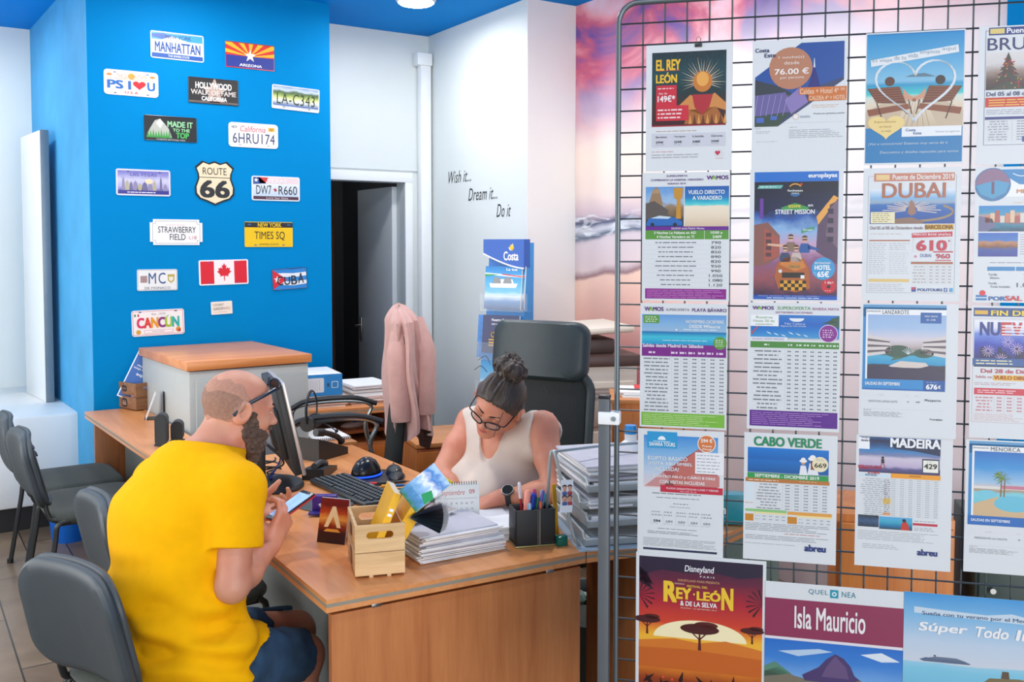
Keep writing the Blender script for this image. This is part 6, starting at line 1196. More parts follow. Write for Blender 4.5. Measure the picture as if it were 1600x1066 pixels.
def p10(A):
    A.frame(.05, .06, .95, .94, 'a0a4b0', .004); A.rect(.11, .04, .93, .10, 'c8806c', 3); A.rect(.13, .05, .27, .09, 'e8c88c', 4); A.T(.3, .05, .92, .088, 'Puente de Diciembre 2019', 'f6ece8', .03); A.pict(.07, .16, .94, .42, dub); A.T(.20, .115, .84, .225, 'DUBAI', 'b0684c', .02, 9)
    for k in range(15):
        a = R_(-10+200*k/14); A.ring([(.5+.06*math.cos(a), .315-.03*math.sin(a)), (.5+(.30 if k % 2 else .26)*math.cos(a), .325-.075*math.sin(a))], .01, 'd0c0b8', 3, False)
    A.poly([(.46, .34), (.48, .26), (.5, .24), (.53, .27), (.55, .34), (.5, .36)], '9a7060', 4); A.ring([(.5+.42*math.cos(R_(a)), .33+.07*math.sin(R_(a))) for a in range(-40, 125, 15)], .025, '9a8468', 3, False); A.poly([(.3, .42), (.34, .38), (.5, .37), (.62, .40), (.62, .42)], '8a6a5c', 4); A.rect(.08, .33, .33, .415, 'e8e0b8', 6); A.lines(.1, .335, .31, .41, 5, 'a89a6c', 8)
    A.T(.08, .438, .62, .462, 'Del 05 al 08 de Diciembre desde', '9a8a90', .02); A.rect(.64, .425, .93, .465, 'e0a82c', 3); A.T(.645, .43, .925, .46, 'BARCELONA', '6a4a1c', .03); A.lines(.08, .49, .4, .50, 1, 'c8a8a0'); A.rect(.07, .54, .49, .55, 'b06a50', 3); A.lines(.07, .56, .26, .80, 15, 'b4b4bc', 3, .3); A.lines(.28, .56, .49, .62, 4, 'b4b4bc', 3, .3); A.lines(.28, .63, .49, .80, 11, 'c4c4cc', 3, .3); A.rect(.07, .835, .49, .858, 'e0c078', 3); A.lines(.07, .87, .49, .93, 4, 'c0c0c8')
    A.poly([(.51, .49), (.92, .478), (.92, .515), (.51, .525)], 'c83048', 4); A.T(.52, .492, .90, .512, 'PRECIO BASE (Ad/3n)', 'f6e0e4', .03); A.T(.565, .545, .86, .62, '610', 'c42c48', .05); A.T(.88, .54, .9, .555, '€', 'c42c48'); A.frame(.52, .53, .91, .63, 'd4d0d4', .004); A.T(.6, .645, .71, .67, 'DUBAI', '5a6ab0', .01); A.rect(.73, .625, .93, .635, 'c43048', 3); A.T(.76, .645, .9, .68, '960', 'c42c48', .03); A.rect(.75, .69, .91, .697, 'c43048', 3); A.circ(.55, .665, .015, 'd08aa0', 3); A.rect(.505, .705, .93, .722, 'a8684c', 3); A.table(.51, .73, .93, .87, 4, 6, 'b0a8a8', 'dcd8d8', .4); A.T(.58, .905, .83, .925, 'POLITOURS', '3a5a9c', .04); A.rect(.515, .895, .56, .93, '2a4a9a', 3); A.circ(.535, .905, .015, 'd83a3c', 5); A.rect(.845, .90, .88, .93, '3a5aa0', 3); A.rect(.9, .90, .935, .93, '4aa0d0', 3); A.T(.855, .905, .87, .926, 'f', 'f0f4fa', .03)
poster('white poster with a palm shaped island photo and red price 610, reading DUBAI', 1347, 1499, 264, 469, p10)
def lanz(A, title, price, night):
    A.rect(.03, .01, .88, .10, '5a9ac8', 1); A.rect(.03, .03, .88, .64, '2f86c4', 1); A.rect(.06, .045, .88, .57, 'eef0f2', 2); A.T(.07, .055, .21, .066, 'ESTANCIAS EN', '4a5058', .0); A.T(.23, .05, .5, .08, title, '4a5058', .0, 8, 0, 1.1)
p11pool = pic('print_pool_dusk', [(0, (40, 40, 56)), (.22, (60, 56, 76)), (.24, (40, 150, 200)), (.36, (70, 170, 206)), (.40, (60, 90, 70)), (.52, (190, 176, 176)), (.62, (214, 206, 216)), (.8, (160, 190, 224)), (1, (150, 180, 220))], .03, (6, 8))
def p11(A):
    lanz(A, 'LANZAROTE', '676', 1); A.pict(.08, .085, .88, .57, p11pool, 3)
    for s_, u in ((1, .08), (-1, .88)):
        f = lambda a, v: (u+s_*a, v)
        A.poly([f(0, .24), f(.22, .27), f(.26, .37), f(0, .40)], 'd8cfcc', 4)
        for k in range(3): A.poly([f(0, .265+.045*k), f(.23, .285+.03*k), f(.23, .295+.03*k), f(0, .285+.045*k)], '6a6068', 5)
    A.circ(.40, .36, .14, '3a5a4c', 4, ry=.5); A.circ(.66, .37, .10, '3a5a4c', 4, ry=.5); A.poly([(.32, .43), (.36, .40), (.44, .40), (.44, .41), (.38, .42)], '4a6a54', 5); A.poly([(.3, .47), (.42, .43), (.68, .44), (.72, .47), (.6, .48), (.35, .48)], 'd8ccc4', 5); A.poly([(.08, .50), (.3, .475), (.6, .485), (.72, .46), (.88, .52), (.88, .57), (.08, .57)], '3c3650', 6)
    for k in range(7): A.ring([(.5, .38), (.44+.02*k, .32+.01*abs(k-3))], .004, 'e8f0f4', 6, False)
    A.rect(.62, .065, .83, .145, '2060a8', 6); A.T(.66, .085, .79, .098, 'NIÑO GRATIS', 'e8eef6', .02, 9); A.T(.68, .112, .77, .125, 'O -15%', 'e8eef6', .02, 9); A.rect(.03, .57, .66, .64, '2f8ccc', 5); A.rect(.66, .57, .88, .65, '1a56a0', 6); A.rect(.03, .625, .88, .652, '1f6ab8', 4); A.T(.06, .592, .42, .615, 'SALIDAS EN SEPTIEMBRE', 'f0f4f8', .03, 9); A.T(.69, .60, .80, .635, '676', 'f6f8fa', .05, 9); A.T(.81, .605, .835, .63, '€', 'f6f8fa', .04, 9); A.lines(.69, .582, .82, .588, 1, 'cfe0f0', 9)
    tail(A, 'SUNTOUR LANZA SUITE')
def tail(A, htl):
    A.rect(.05, .675, .64, .705, 'dcdfe4', 2); A.lines(.2, .684, .26, .694, 1, '7a8088'); A.lines(.49, .684, .53, .694, 1, '7a8088'); A.lines(.58, .684, .62, .694, 1, '7a8088'); A.T(.10, .73, .40, .745, htl, '8a9098', 0); A.T(.5, .73, .52, .742, '4*', '7a8088'); A.T(.59, .73, .63, .742, 'MP', '7a8088'); A.T(.68, .71, .84, .732, 'Mazpuria', '5a626c', .03, 8, 0, 1.2); A.rect(.05, .795, .86, .797, 'ccd0d6', 2); A.lines(.05, .80, .13, .81, 1, '4a5058'); A.lines(.05, .815, .5, .855, 5, '8a9098', 3, .35); A.T(.73, .855, .86, .87, 'Travelplan', '4a5058', .03)
poster('white poster with pool photo between white hotels, reading LANZAROTE', 1342, 1494, 473, 678, p11)
wavep = pic('print_shore', [(0, (60, 56, 96)), (.12, (90, 86, 140)), (.2, (190, 176, 206)), (.42, (206, 196, 214)), (.5, (120, 130, 170)), (.62, (60, 130, 190)), (.75, (40, 80, 130)), (.9, (26, 40, 80)), (1, (40, 110, 180))], .06, (6, 10))
def p12(A):
    A.pict(.03, .015, .875, .285, wavep, 1); A.poly([(.36, .02), (.875, .02), (.875, .14), (.6, .11), (.4, .1)], '1c2c50', 2); A.rect(.02, .02, .14, .11, 'f0f2f6', 3); A.T(.05, .015, .32, .03, 'VUELO DIRECTO', '4a4a6a', .01); A.T(.05, .035, .32, .052, 'desde BARCELONA', '4a4a6a', .02); A.T(.36, .02, .87, .085, 'MADEIRA', 'f0f2f6', .05, 9); A.circ(.28, .17, .014, '2a2430', 5); A.poly([(.265, .18), (.295, .18), (.3, .21), (.265, .215)], '2c2430', 5); A.ring([(.275, .21), (.25, .25)], .008, 'a04a44', 6, False); A.ring([(.285, .21), (.31, .25)], .008, 'a04a44', 6, False)
    A.rect(.69, .165, .865, .27, '2a2c4c', 4); A.rect(.70, .175, .855, .265, 'f0f0e4', 5); A.T(.71, .20, .84, .238, '429', '26282c', .03, 9); A.lines(.74, .18, .82, .19, 1, '7a8078', 8); A.T(.02, .232, .27, .26, 'VERANO 2019', 'c82a44', .03, 9); A.T(.13, .275, .25, .295, '8 DÍAS', 'c82a44', .03, 9)
    A.rect(.37, .285, .88, .32, 'f0a02c', 5); A.T(.56, .293, .68, .305, 'SALIDAS', '8a5a1c', .01, 9); A.rect(.03, .30, .34, .315, 'c8e0f0', 2); A.T(.10, .297, .22, .312, 'HOTELES', '4a7a9c', .02); A.rect(.3, .32, .37, .60, 'd4d6dc', 1); A.rect(.29, .475, .37, .52, 'f0c030', 3); A.rect(.29, .585, .37, .605, 'f0a04c', 3); A.table(.03, .325, .88, .61, 6, 18, 'a4aab2', 'dde0e4', .38, 5, .002, .35); A.lines(.3, .33, .36, .60, 17, '8a9098', 5, .4, 0, 2)
    A.pict(.03, .61, .25, .70, pic('print_forest', [(0, (20, 40, 60)), (.5, (60, 90, 130)), (1, (30, 40, 50))], .4, (6, 6)), 2); A.pict(.255, .615, .60, .71, pic('print_cliff_sea', [(0, (40, 60, 70)), (.3, (20, 120, 170)), (.6, (60, 170, 200)), (1, (90, 170, 220))], .1, (5, 6)), 2); A.poly([(.48, .71), (.49, .66), (.53, .64), (.56, .67), (.57, .71)], 'c8382c', 4); A.circ(.515, .638, .02, '33262a', 5); A.lines(.62, .63, .86, .64, 1, '8a9098'); A.rect(.605, .65, .86, .668, 'c03048', 3); A.lines(.62, .68, .84, .71, 3, 'a0a6ae'); A.lines(.03, .725, .87, .80, 6, 'a8aeb6', 3, .3); A.lines(.08, .825, .5, .865, 3, 'a8aeb6', 3, .3); A.T(.66, .845, .86, .89, 'abreu', '223a7c', .06)
poster('white price poster with shoreline photo and price 429, reading MADEIRA', 1336, 1486, 677, 881, p12)
# --- column 4 (cut by the right edge)
W4 = .215
def p13(A):
    A.frame(.06, .03, .96, .86, '4a5a80', .004); A.rect(.09, .01, .94, .065, '243a80', 4); A.rect(.1, .018, .23, .055, 'e0c878', 5); A.T(.25, .018, .92, .055, 'Puente de Diciembre', 'eef0f6', .03); A.T(.08, .085, .93, .175, 'BRUSELAS', '2a3068', .01)
    A.pict(.07, .19, .95, .46, pic('print_winter_square', [(0, (50, 40, 46)), (.25, (90, 70, 66)), (.45, (150, 130, 120)), (.7, (210, 206, 206)), (1, (220, 216, 214))], .1, (7, 7)), 1)
    for k in range(7): v = .21+.035*k; w_ = .03+.024*k; A.poly([(.27-w_, v+.04), (.27, v-.02), (.27+w_, v+.04)], ('3a4438', '4a3436')[k % 2], 3+k*.1)
    for k in range(40): v = .23+.22*A.r.random(); w_ = .02+(v-.2)*.6; A.circ(.27+w_*A.r.uniform(-1, 1), v, .007, ('c83a34', 'd8a040', 'a83a3c')[k % 3], 5, n=8)
    A.poly([(.45, .46), (.46, .27), (.48, .24), (.5, .27), (.52, .36), (.7, .32), (.95, .33), (.95, .46)], '6a5450', 2); A.T(.08, .475, .9, .505, 'Del 05 al 08 de Diciembre desde', '3a4878', .02); A.rect(.07, .515, .95, .585, 'c83430', 3); A.lines(.1, .525, .9, .58, 3, 'f0c050', 5, .4); A.lines(.08, .60, .6, .64, 3, '9aa0b0'); A.rect(.07, .655, .45, .675, '2a3a80', 3); A.table(.07, .68, .9, .83, 4, 8, '8a90a0', 'd0d4dc', .3); A.rect(.41, .80, .47, .84, '2a4a9a', 5); A.T(.49, .81, .8, .835, 'POLITOURS', '2a4a9a', .04)
poster('poster cut by the right edge with a lit fir tree photo, reading BRUS', 1526, 0, 44, 258, p13, w=W4)
def p14(A):
    A.rect(.24, .02, .95, .14, '2a86c0', 1); A.poly([(.24, .05), (.4, .13), (.7, .14), (.95, .08), (.95, .22), (.1, .22)], 'eef0f4', 2); A.ring([(.34+.02*k, .05+.02*math.sin(k*.4)) for k in range(26)], .008, 'e6eef4', 3, False); A.circ(.16, .13, .165, '3a7aaa', 4); A.circ(.16, .13, .155, '8a6a8a', 5, 0, 180); A.poly([(.01, .14), (.08, .12), (.2, .10), (.31, .12), (.28, .19), (.16, .235), (.05, .2)], '4a9ac4', 6); A.rect(.15, .11, .175, .20, '6a4a6a', 7)
    A.T(.38, .16, .9, .195, 'MEDITERRÁNEO', 'e0903c', .03); A.T(.46, .215, .85, .245, 'FANTÁSTICO', 'e0903c', .03); A.lines(.35, .26, .8, .27, 1, 'd8a880'); A.pict(.04, .285, .97, .475, pic('print_village', [(0, (20, 60, 90)), (.25, (40, 130, 160)), (.45, (150, 90, 90)), (.6, (200, 150, 130)), (.7, (40, 150, 190)), (1, (30, 130, 200))], .2, (6, 5)), 1)
    for k in range(12): u = .1+.045*k; A.rect(u, .36-.02*(k % 3), u+.04, .41, ('c8846c', 'e0c0a0', 'b05a5a', 'd8d0c8')[k % 4], 3)
    A.poly([(.04, .475), (.04, .36), (.16, .38), (.2, .43), (.12, .475)], '6a6a90', 3); A.pict(.04, .485, .40, .66, pic('print_castle_coast', [(0, (40, 60, 150)), (.3, (50, 80, 160)), (.4, (120, 80, 60)), (.6, (190, 130, 90)), (.68, (60, 120, 190)), (1, (40, 100, 190))], .12, (5, 6)), 1); A.lines(.42, .49, .95, .65, 9, 'a8aeb8', 3, .3); A.lines(.15, .70, .9, .71, 1, '6a7080'); A.rect(.13, .735, .38, .765, '2a86c0', 3); A.rect(.39, .735, .9, .765, '2a86c0', 3); A.T(.14, .785, .22, .80, 'Tarifa', '8a9098'); A.T(.16, .81, .24, .825, 'Básica', '8a9098'); A.T(.46, .785, .66, .82, '789 €', '5a6068', .01); A.T(.14, .85, .22, .865, 'Tarifa', '8a9098'); A.T(.16, .875, .34, .89, 'Todo Incluido', '8a9098'); A.T(.4, .85, .68, .885, '1.089 €', '5a6068', .01)
    A.circ(.09, .93, .028, 'd8283c', 4); A.poly([(.03, .945), (.13, .945), (.13, .985), (.03, .985)], '2a7ab8', 3); A.rect(.03, .962, .13, .968, 'e6eef4', 4); A.T(.15, .955, .30, .985, 'POR', '2a6ab0', .05); A.T(.30, .95, .45, .985, 'SAL', 'c83a50', .05)
poster('cruise poster cut by the right edge with a round sea photo and coloured village', 1520, 0, 262, 472, p14, w=W4)
def p15(A):
    A.rect(.02, .015, .98, .08, '1c4a8c', 2); A.rect(.03, .035, .15, .065, 'e0b040', 4); A.T(.18, .025, .95, .072, 'FIN DE AÑO EN', 'f0d040', .04); A.frame(.02, .095, .98, .88, 'c0a0a8', .003); A.pict(.03, .11, .97, .46, pic('print_fireworks', [(0, (20, 30, 70)), (.2, (40, 40, 110)), (.5, (50, 70, 180)), (.7, (110, 140, 220)), (.85, (220, 226, 240)), (1, (236, 238, 244))], .10, (6, 6)), 1)
    for k, ch_ in enumerate('NUEVA YORK'.replace(' ', '')): A.T(.085+.098*k, .125, .165+.098*k, .22, ch_, '2a3a8c' if k < 2 else 'c8343c', .05, 6)
    for k in range(4): A.rect(.28, .145+.022*k, .97, .153+.022*k, 'f0eef2', 9)
    for cu_, cv_ in ((.34, .27), (.42, .32), (.16, .34), (.28, .4)):
        for k in range(14): a = 2*PI*k/14; A.ring([(cu_+.015*math.cos(a), cv_+.011*math.sin(a)), (cu_+.06*math.cos(a), cv_+.045*math.sin(a))], .004, ('e0b0e0', 'f0e0f0')[k % 2], 4, False)
    for k in range(14): A.rect(.05+.04*k, .40-.03*((k*7) % 4), .085+.04*k, .455, '1c2450', 3)
    A.poly([(.56, .455), (.58, .3), (.6, .25), (.62, .22), (.64, .25), (.67, .3), (.69, .455)], '8aa090', 6); A.poly([(.575, .3), (.565, .2), (.58, .2), (.6, .28)], '8aa090', 6); A.rect(.02, .395, .5, .45, '2a5a9c', 5); A.lines(.05, .402, .48, .445, 2, 'e8e0b0', 7)
    A.T(.1, .475, .9, .505, 'Del 28 de Diciembre al 02', 'c8344c', .02); A.T(.05, .525, .2, .545, 'Salida en', 'c85a6c', .01); A.rect(.21, .52, .97, .56, 'f0b83c', 3); A.T(.22, .525, .62, .552, 'VUELO DIRECTO', 'b05a24', .04); A.T(.63, .53, .75, .55, 'desde', 'b05a24', .02); A.lines(.04, .575, .45, .60, 2, 'c0a0a8'); A.rect(.04, .62, .50, .67, 'd0344c', 3); A.lines(.07, .63, .47, .66, 2, 'f4d8dc', 5); A.table(.04, .68, .5, .80, 3, 5, 'c86a7c', 'e8d0d4', .4); A.rect(.55, .58, .95, .61, 'd0344c', 3); A.T(.57, .585, .75, .605, 'PRECIO', 'f4d8dc', .03); A.T(.6, .63, .9, .69, '1.495', 'c42c48', .05); A.lines(.04, .81, .5, .87, 6, 'd8a8b0', 3, .3); A.lines(.55, .72, .95, .80, 5, 'c8b8bc', 3, .3); A.circ(.58, .855, .02, '2a4a9a', 4); A.T(.62, .845, .85, .87, 'POLITOURS', '2a4a9a', .04)
poster('poster cut by the right edge with fireworks, reading FIN DE AÑO', 1514, 0, 477, 682, p15, w=W4)
def p16(A):
    lanz(A, 'MENORCA', '', 0); A.pict(.08, .085, .88, .57, pic('print_pool_day', [(0, (196, 176, 140)), (.15, (206, 190, 160)), (.2, (110, 200, 216)), (.36, (130, 206, 220)), (.40, (170, 150, 120)), (.46, (200, 196, 200)), (.52, (160, 196, 226)), (.75, (60, 150, 214)), (1, (30, 110, 190))], .04, (5, 8)), 3)
    A.poly([(.08, .48), (.3, .42), (.35, .5), (.6, .55), (.88, .54), (.88, .57), (.08, .57)], 'd0b48c', 4); A.circ(.45, .47, .18, '6ac0d8', 5, ry=.45); A.circ(.20, .40, .09, '7ac8dc', 5, ry=.4); A.rect(.08, .345, .88, .365, 'e0dcd8', 4); A.rect(.34, .335, .66, .36, 'c87a90', 5)
    for u, hh in ((.33, .16), (.36, .13), (.62, .2)):
        A.ring([(u, .42), (u+.005, .42-hh)], .012, '8a6a4c', 6, False)
        for k in range(9): a = R_(-30+240*k/8); A.poly([(u, .42-hh), (u+.04*math.cos(a-.2), .42-hh-.03*math.sin(a-.2)), (u+.085*math.cos(a), .435-hh-.05*math.sin(a))], ('5a7a34', '7a9a44')[k % 2], 7)
    A.rect(.03, .57, .88, .64, '1f6ab8', 6); A.T(.06, .592, .42, .612, 'SALIDAS EN SEPTIEMBRE', 'e8eef6', .03, 9); A.T(.69, .60, .80, .63, '598', 'f6f8fa', .05, 9); tail(A, 'PRESIDENTE LA CALETA')
poster('poster cut by the right edge with palm trees and a pool, reading MENORCA', 1506, 0, 685, 891, p16, w=W4)
# --- large posters below
sun = pic('print_savanna_sunset', [(0, (30, 16, 18)), (.15, (50, 20, 20)), (.28, (150, 60, 24)), (.36, (226, 130, 40)), (.46, (240, 190, 70)), (.54, (244, 180, 50)), (.62, (214, 70, 44)), (.75, (170, 36, 54)), (.88, (96, 34, 60)), (1, (44, 30, 56))], .03, (4, 7))
def p17(A):
    A.pict(.025, .02, .975, .98, sun); A.circ(.5, .47, .36, 'fbeec0', 2, 0, 180, .42); A.poly([(.025, .50), (.3, .475), (.5, .49), (.7, .465), (.975, .50), (.975, .62), (.025, .62)], 'd87a2c', 3); A.poly([(.025, .54), (.4, .53), (.975, .55), (.975, .65), (.025, .65)], 'c86424', 4)
    # acacia trees and grass, no figures
    for u, v, sc in ((.5, .47, 1.0), (.09, .42, .7), (.9, .43, .6)):
        A.poly([(u-.012*sc, v+.06*sc), (u-.006*sc, v-.03*sc), (u+.006*sc, v-.03*sc), (u+.014*sc, v+.06*sc)], '5a1c1c', 5); A.ring([(u, v), (u-.07*sc, v-.045*sc)], .01*sc, '5a1c1c', 5, False); A.ring([(u, v), (u+.07*sc, v-.05*sc)], .01*sc, '5a1c1c', 5, False); A.circ(u, v-.06*sc, .15*sc, '4a1a1c', 6, ry=.28); A.circ(u+.05*sc, v-.085*sc, .09*sc, '5a2020', 6, ry=.3)
    for k in range(16): A.poly([(.025, .08), (.04+.02*(k % 4), .10+.006*k), (.12+.01*(k % 3), .16+.01*k), (.03, .15+.004*k)], '3a1c30', 3) if k < 6 else None
    for s_, u in ((1, .025), (-1, .975)):
        for k in range(7): a = R_(-60+22*k); A.poly([(u, .24), (u+s_*.13*math.cos(a), .24-.09*math.sin(a)), (u+s_*.12*math.cos(a+.15), .245-.08*math.sin(a+.15))], '2c1626', 5)
    A.poly([(.025, .02), (.975, .02), (.975, .09), (.8, .11), (.6, .085), (.4, .10), (.2, .09), (.025, .13)], '2a2038', 3)
    for k in range(22):
        u = .06+.9*((k*37) % 22)/22; v = .74+.16*((k*13) % 7)/7; a = R_(40+100*((k*29) % 11)/11); L_ = .12; A.poly([(u, v), (u+.4*L_*math.cos(a+.35), v-.4*L_*.7*math.sin(a+.35)), (u+L_*math.cos(a), v-L_*.7*math.sin(a)), (u+.4*L_*math.cos(a-.35), v-.4*L_*.7*math.sin(a-.35))], ('2a1014', '40181a', '1c0c10')[k % 3], 5+.1*k)
    A.poly([(.025, .78), (.25, .72), (.5, .80), (.75, .75), (.975, .80), (.975, .98), (.025, .98)], '1e0e12', 4)
    for u, v in ((.22, .70), (.29, .71), (.42, .77), (.93, .77)): A.circ(u, v, .01, 'e8503c', 9, n=10)
    A.T(.38, .055, .60, .10, 'Disneyland', 'f0eef4', .02, 12, .1); A.T(.50, .108, .61, .118, 'P A R I S', 'f0eef4', 0, 12); A.T(.33, .135, .65, .148, 'DISNEYLAND PARIS PRESENTA', 'e0a878', 0, 12); A.T(.3, .158, .38, .166, 'TEMPORADA', 'f0d8c0', 0, 12); A.T(.4, .165, .56, .178, 'FESTIVAL DEL', 'f0c850', .02, 12)
    A.T(.225, .155, .315, .265, 'R', 'f2c838', .06, 12); A.T(.32, .185, .43, .245, 'EY', 'f2c838', .06, 12); A.circ(.455, .215, .008, 'f2c838', 12, n=10); A.T(.48, .185, .655, .245, 'LEÓ', 'f2c838', .06, 12); A.T(.67, .17, .75, .285, 'N', 'f2c838', .06, 12); A.T(.35, .257, .63, .283, '& DE LA SELVA', 'f4ecec', .04, 12); A.T(.35, .293, .63, .302, '30 JUNIO - 22 SEPTIEMBRE 2019', 'f0d8c0', 0, 12)
    A.lines(.22, .89, .56, .90, 1, 'c8a0a0', 9); A.T(.19, .92, .6, .945, 'www.disneylandparis.es', 'e8dada', .01, 12)
poster('large sunset poster with acacia silhouettes reading REY LEÓN, bottom left of the grid', 994, 1195, 860, 1140, p17, w=.297, h=.42)
mau = pic('print_island', [(0, (10, 150, 180)), (.2, (20, 170, 190)), (.35, (40, 180, 190)), (.5, (30, 140, 170)), (.62, (50, 110, 180)), (.7, (120, 170, 226)), (.85, (60, 130, 210)), (1, (40, 110, 200))], .03, (4, 7))
def p18(A):
    A.T(.32, .025, .46, .055, 'QUEL', '3a8aa0', 0, 8, 0, 1.15); A.rect(.475, .02, .535, .065, '1c98b0', 4); A.circ(.505, .043, .017, 'eef4f6', 6); A.circ(.505, .043, .009, '1c98b0', 7); A.T(.56, .025, .66, .055, 'NEA', '3a8aa0', 0, 8, 0, 1.15); A.rect(.0, .09, 1, .30, '8e3456', 2); A.T(.22, .125, .73, .245, 'Isla Mauricio', 'f2ecee', .02, 9); A.rect(0, .30, 1, .315, 'e6e2e8', 3); A.pict(0, .315, 1, 1, mau, 1)
    A.poly([(.28, .50), (.4, .45), (.46, .40), (.52, .37), (.58, .39), (.63, .43), (.66, .48), (.7, .50), (.6, .53), (.3, .53)], '4a3a6c', 4); A.poly([(.46, .44), (.52, .38), (.6, .44), (.62, .5), (.42, .5)], '66507c', 5); A.poly([(0, .50), (.1, .47), (.22, .51), (.3, .52), (.7, .50), (.78, .53), (.6, .58), (.4, .62), (.15, .60), (0, .62)], '7a7464', 3); A.poly([(.0, .47), (.08, .44), (.2, .5), (0, .53)], '5a8a74', 3)
    A.poly([(.02, .76), (.2, .70), (.5, .62), (.68, .56), (.76, .56), (.66, .64), (.5, .70), (.42, .76), (.3, .82), (.2, .90), (.08, .94), (.1, .85), (.2, .80)], 'a8966c', 5); A.poly([(.06, .76), (.22, .71), (.5, .635), (.68, .57), (.6, .65), (.42, .73), (.28, .80), (.2, .78)], '5a8a3c', 6); A.poly([(.4, .66), (.52, .62), (.6, .60), (.52, .66)], '7ab44c', 7); A.poly([(.12, .75), (.25, .715), (.32, .74), (.2, .765)], '6aa848', 7)
    for k in range(30): A.circ(.2+.5*A.r.random(), .64+.1*A.r.random(), .006, ('d8ccb0', '3a6a2c')[k % 2], 8, n=6)
    A.poly([(.5, .74), (.62, .68), (.7, .70), (.6, .78)], '1a7aa0', 4); A.poly([(.70, .36), (.85, .34), (.98, .38), (.85, .39)], 'dfe8f2', 3); A.poly([(.1, .38), (.4, .35), (.5, .36), (.25, .40)], 'b8d0ea', 3); A.poly([(.64, .82), (.655, .78), (.67, .82)], 'f0f4f6', 6)
poster('large poster with a maroon band and mountain island photo, reading Isla Mauricio', 1194, 1404, 905, 1185, p18, w=.297, h=.42)
sup = pic('print_pale_bay', [(0, (40, 130, 180)), (.3, (110, 180, 214)), (.52, (130, 200, 226)), (.555, (150, 206, 230)), (.56, (206, 214, 226)), (.7, (190, 210, 230)), (.85, (130, 186, 226)), (1, (60, 150, 214))], .02, (4, 6))
def p19(A):
    A.pict(0, 0, 1, 1, sup); A.poly([(.05, .09), (.2, .10), (.4, .11), (.52, .09), (.6, .11), (.8, .12), (1, .11), (1, .16), (.6, .15), (.05, .13)], 'c8dae8', 2); A.T(.09, .115, .80, .145, 'Sueña con tu verano por el Mediterráneo con', '2a4a7c', .01, 9)
    A.T(.07, .185, .30, .255, 'Súper', 'f2f4f6', .035, 9, .2); A.T(.34, .185, .50, .25, 'Todo', 'f2f4f6', .035, 9, .2); A.T(.54, .185, .90, .25, 'Incluido', 'f2f4f6', .035, 9, .2)
    A.poly([(.08, .425), (.11, .41), (.3, .415), (.33, .43), (.32, .435), (.1, .435)], '5a6a86', 4); A.poly([(.12, .412), (.16, .40), (.26, .40), (.3, .415)], '6a7890', 5); A.rect(.15, .39, .16, .40, '4a5a74', 5); A.poly([(.25, .435), (.34, .435), (.32, .442), (.27, .44)], 'dfe6ee', 5)
    A.poly([(.36, .68), (.38, .55), (.42, .505), (.5, .50), (.56, .495), (.64, .51), (.7, .6), (.72, .68)], '7a6c4c', 4); A.poly([(.475, .50), (.48, .455), (.51, .455), (.515, .50)], '5e4c3c', 5)
    for k in range(14): u = .52+.018*k; v = .54+.012*((k*5) % 8); A.rect(u, v, u+.03, v+.03, ('c85a44', 'e0dcd4', 'd07a5c', 'e8c890')[k % 4], 6+.1*k)
    A.poly([(.38, .58), (.46, .52), (.5, .56), (.42, .64)], '5c7a44', 5); A.rect(.645, .49, 1, .72, '1f62b0', 8); A.T(.67, .515, .93, .535, 'Reserva el mejor', 'f0f4fa', .03, 11); A.T(.67, .545, .86, .565, 'Mediterráneo', 'f0f4fa', .03, 11)
    for k in range(4): A.circ(.675, .59+.022*k, .006, 'd83a4c', 10, n=8); A.lines(.69, .582+.022*k, .96, .598+.022*k, 1, 'dce6f4', 10, .5, .2)
poster('large pale blue cruise poster reading Súper Todo Incluido, cut by the right edge', 1409, 0, 921, 1190, p19, w=.42, h=.35)
PRINT[0] = 1.0
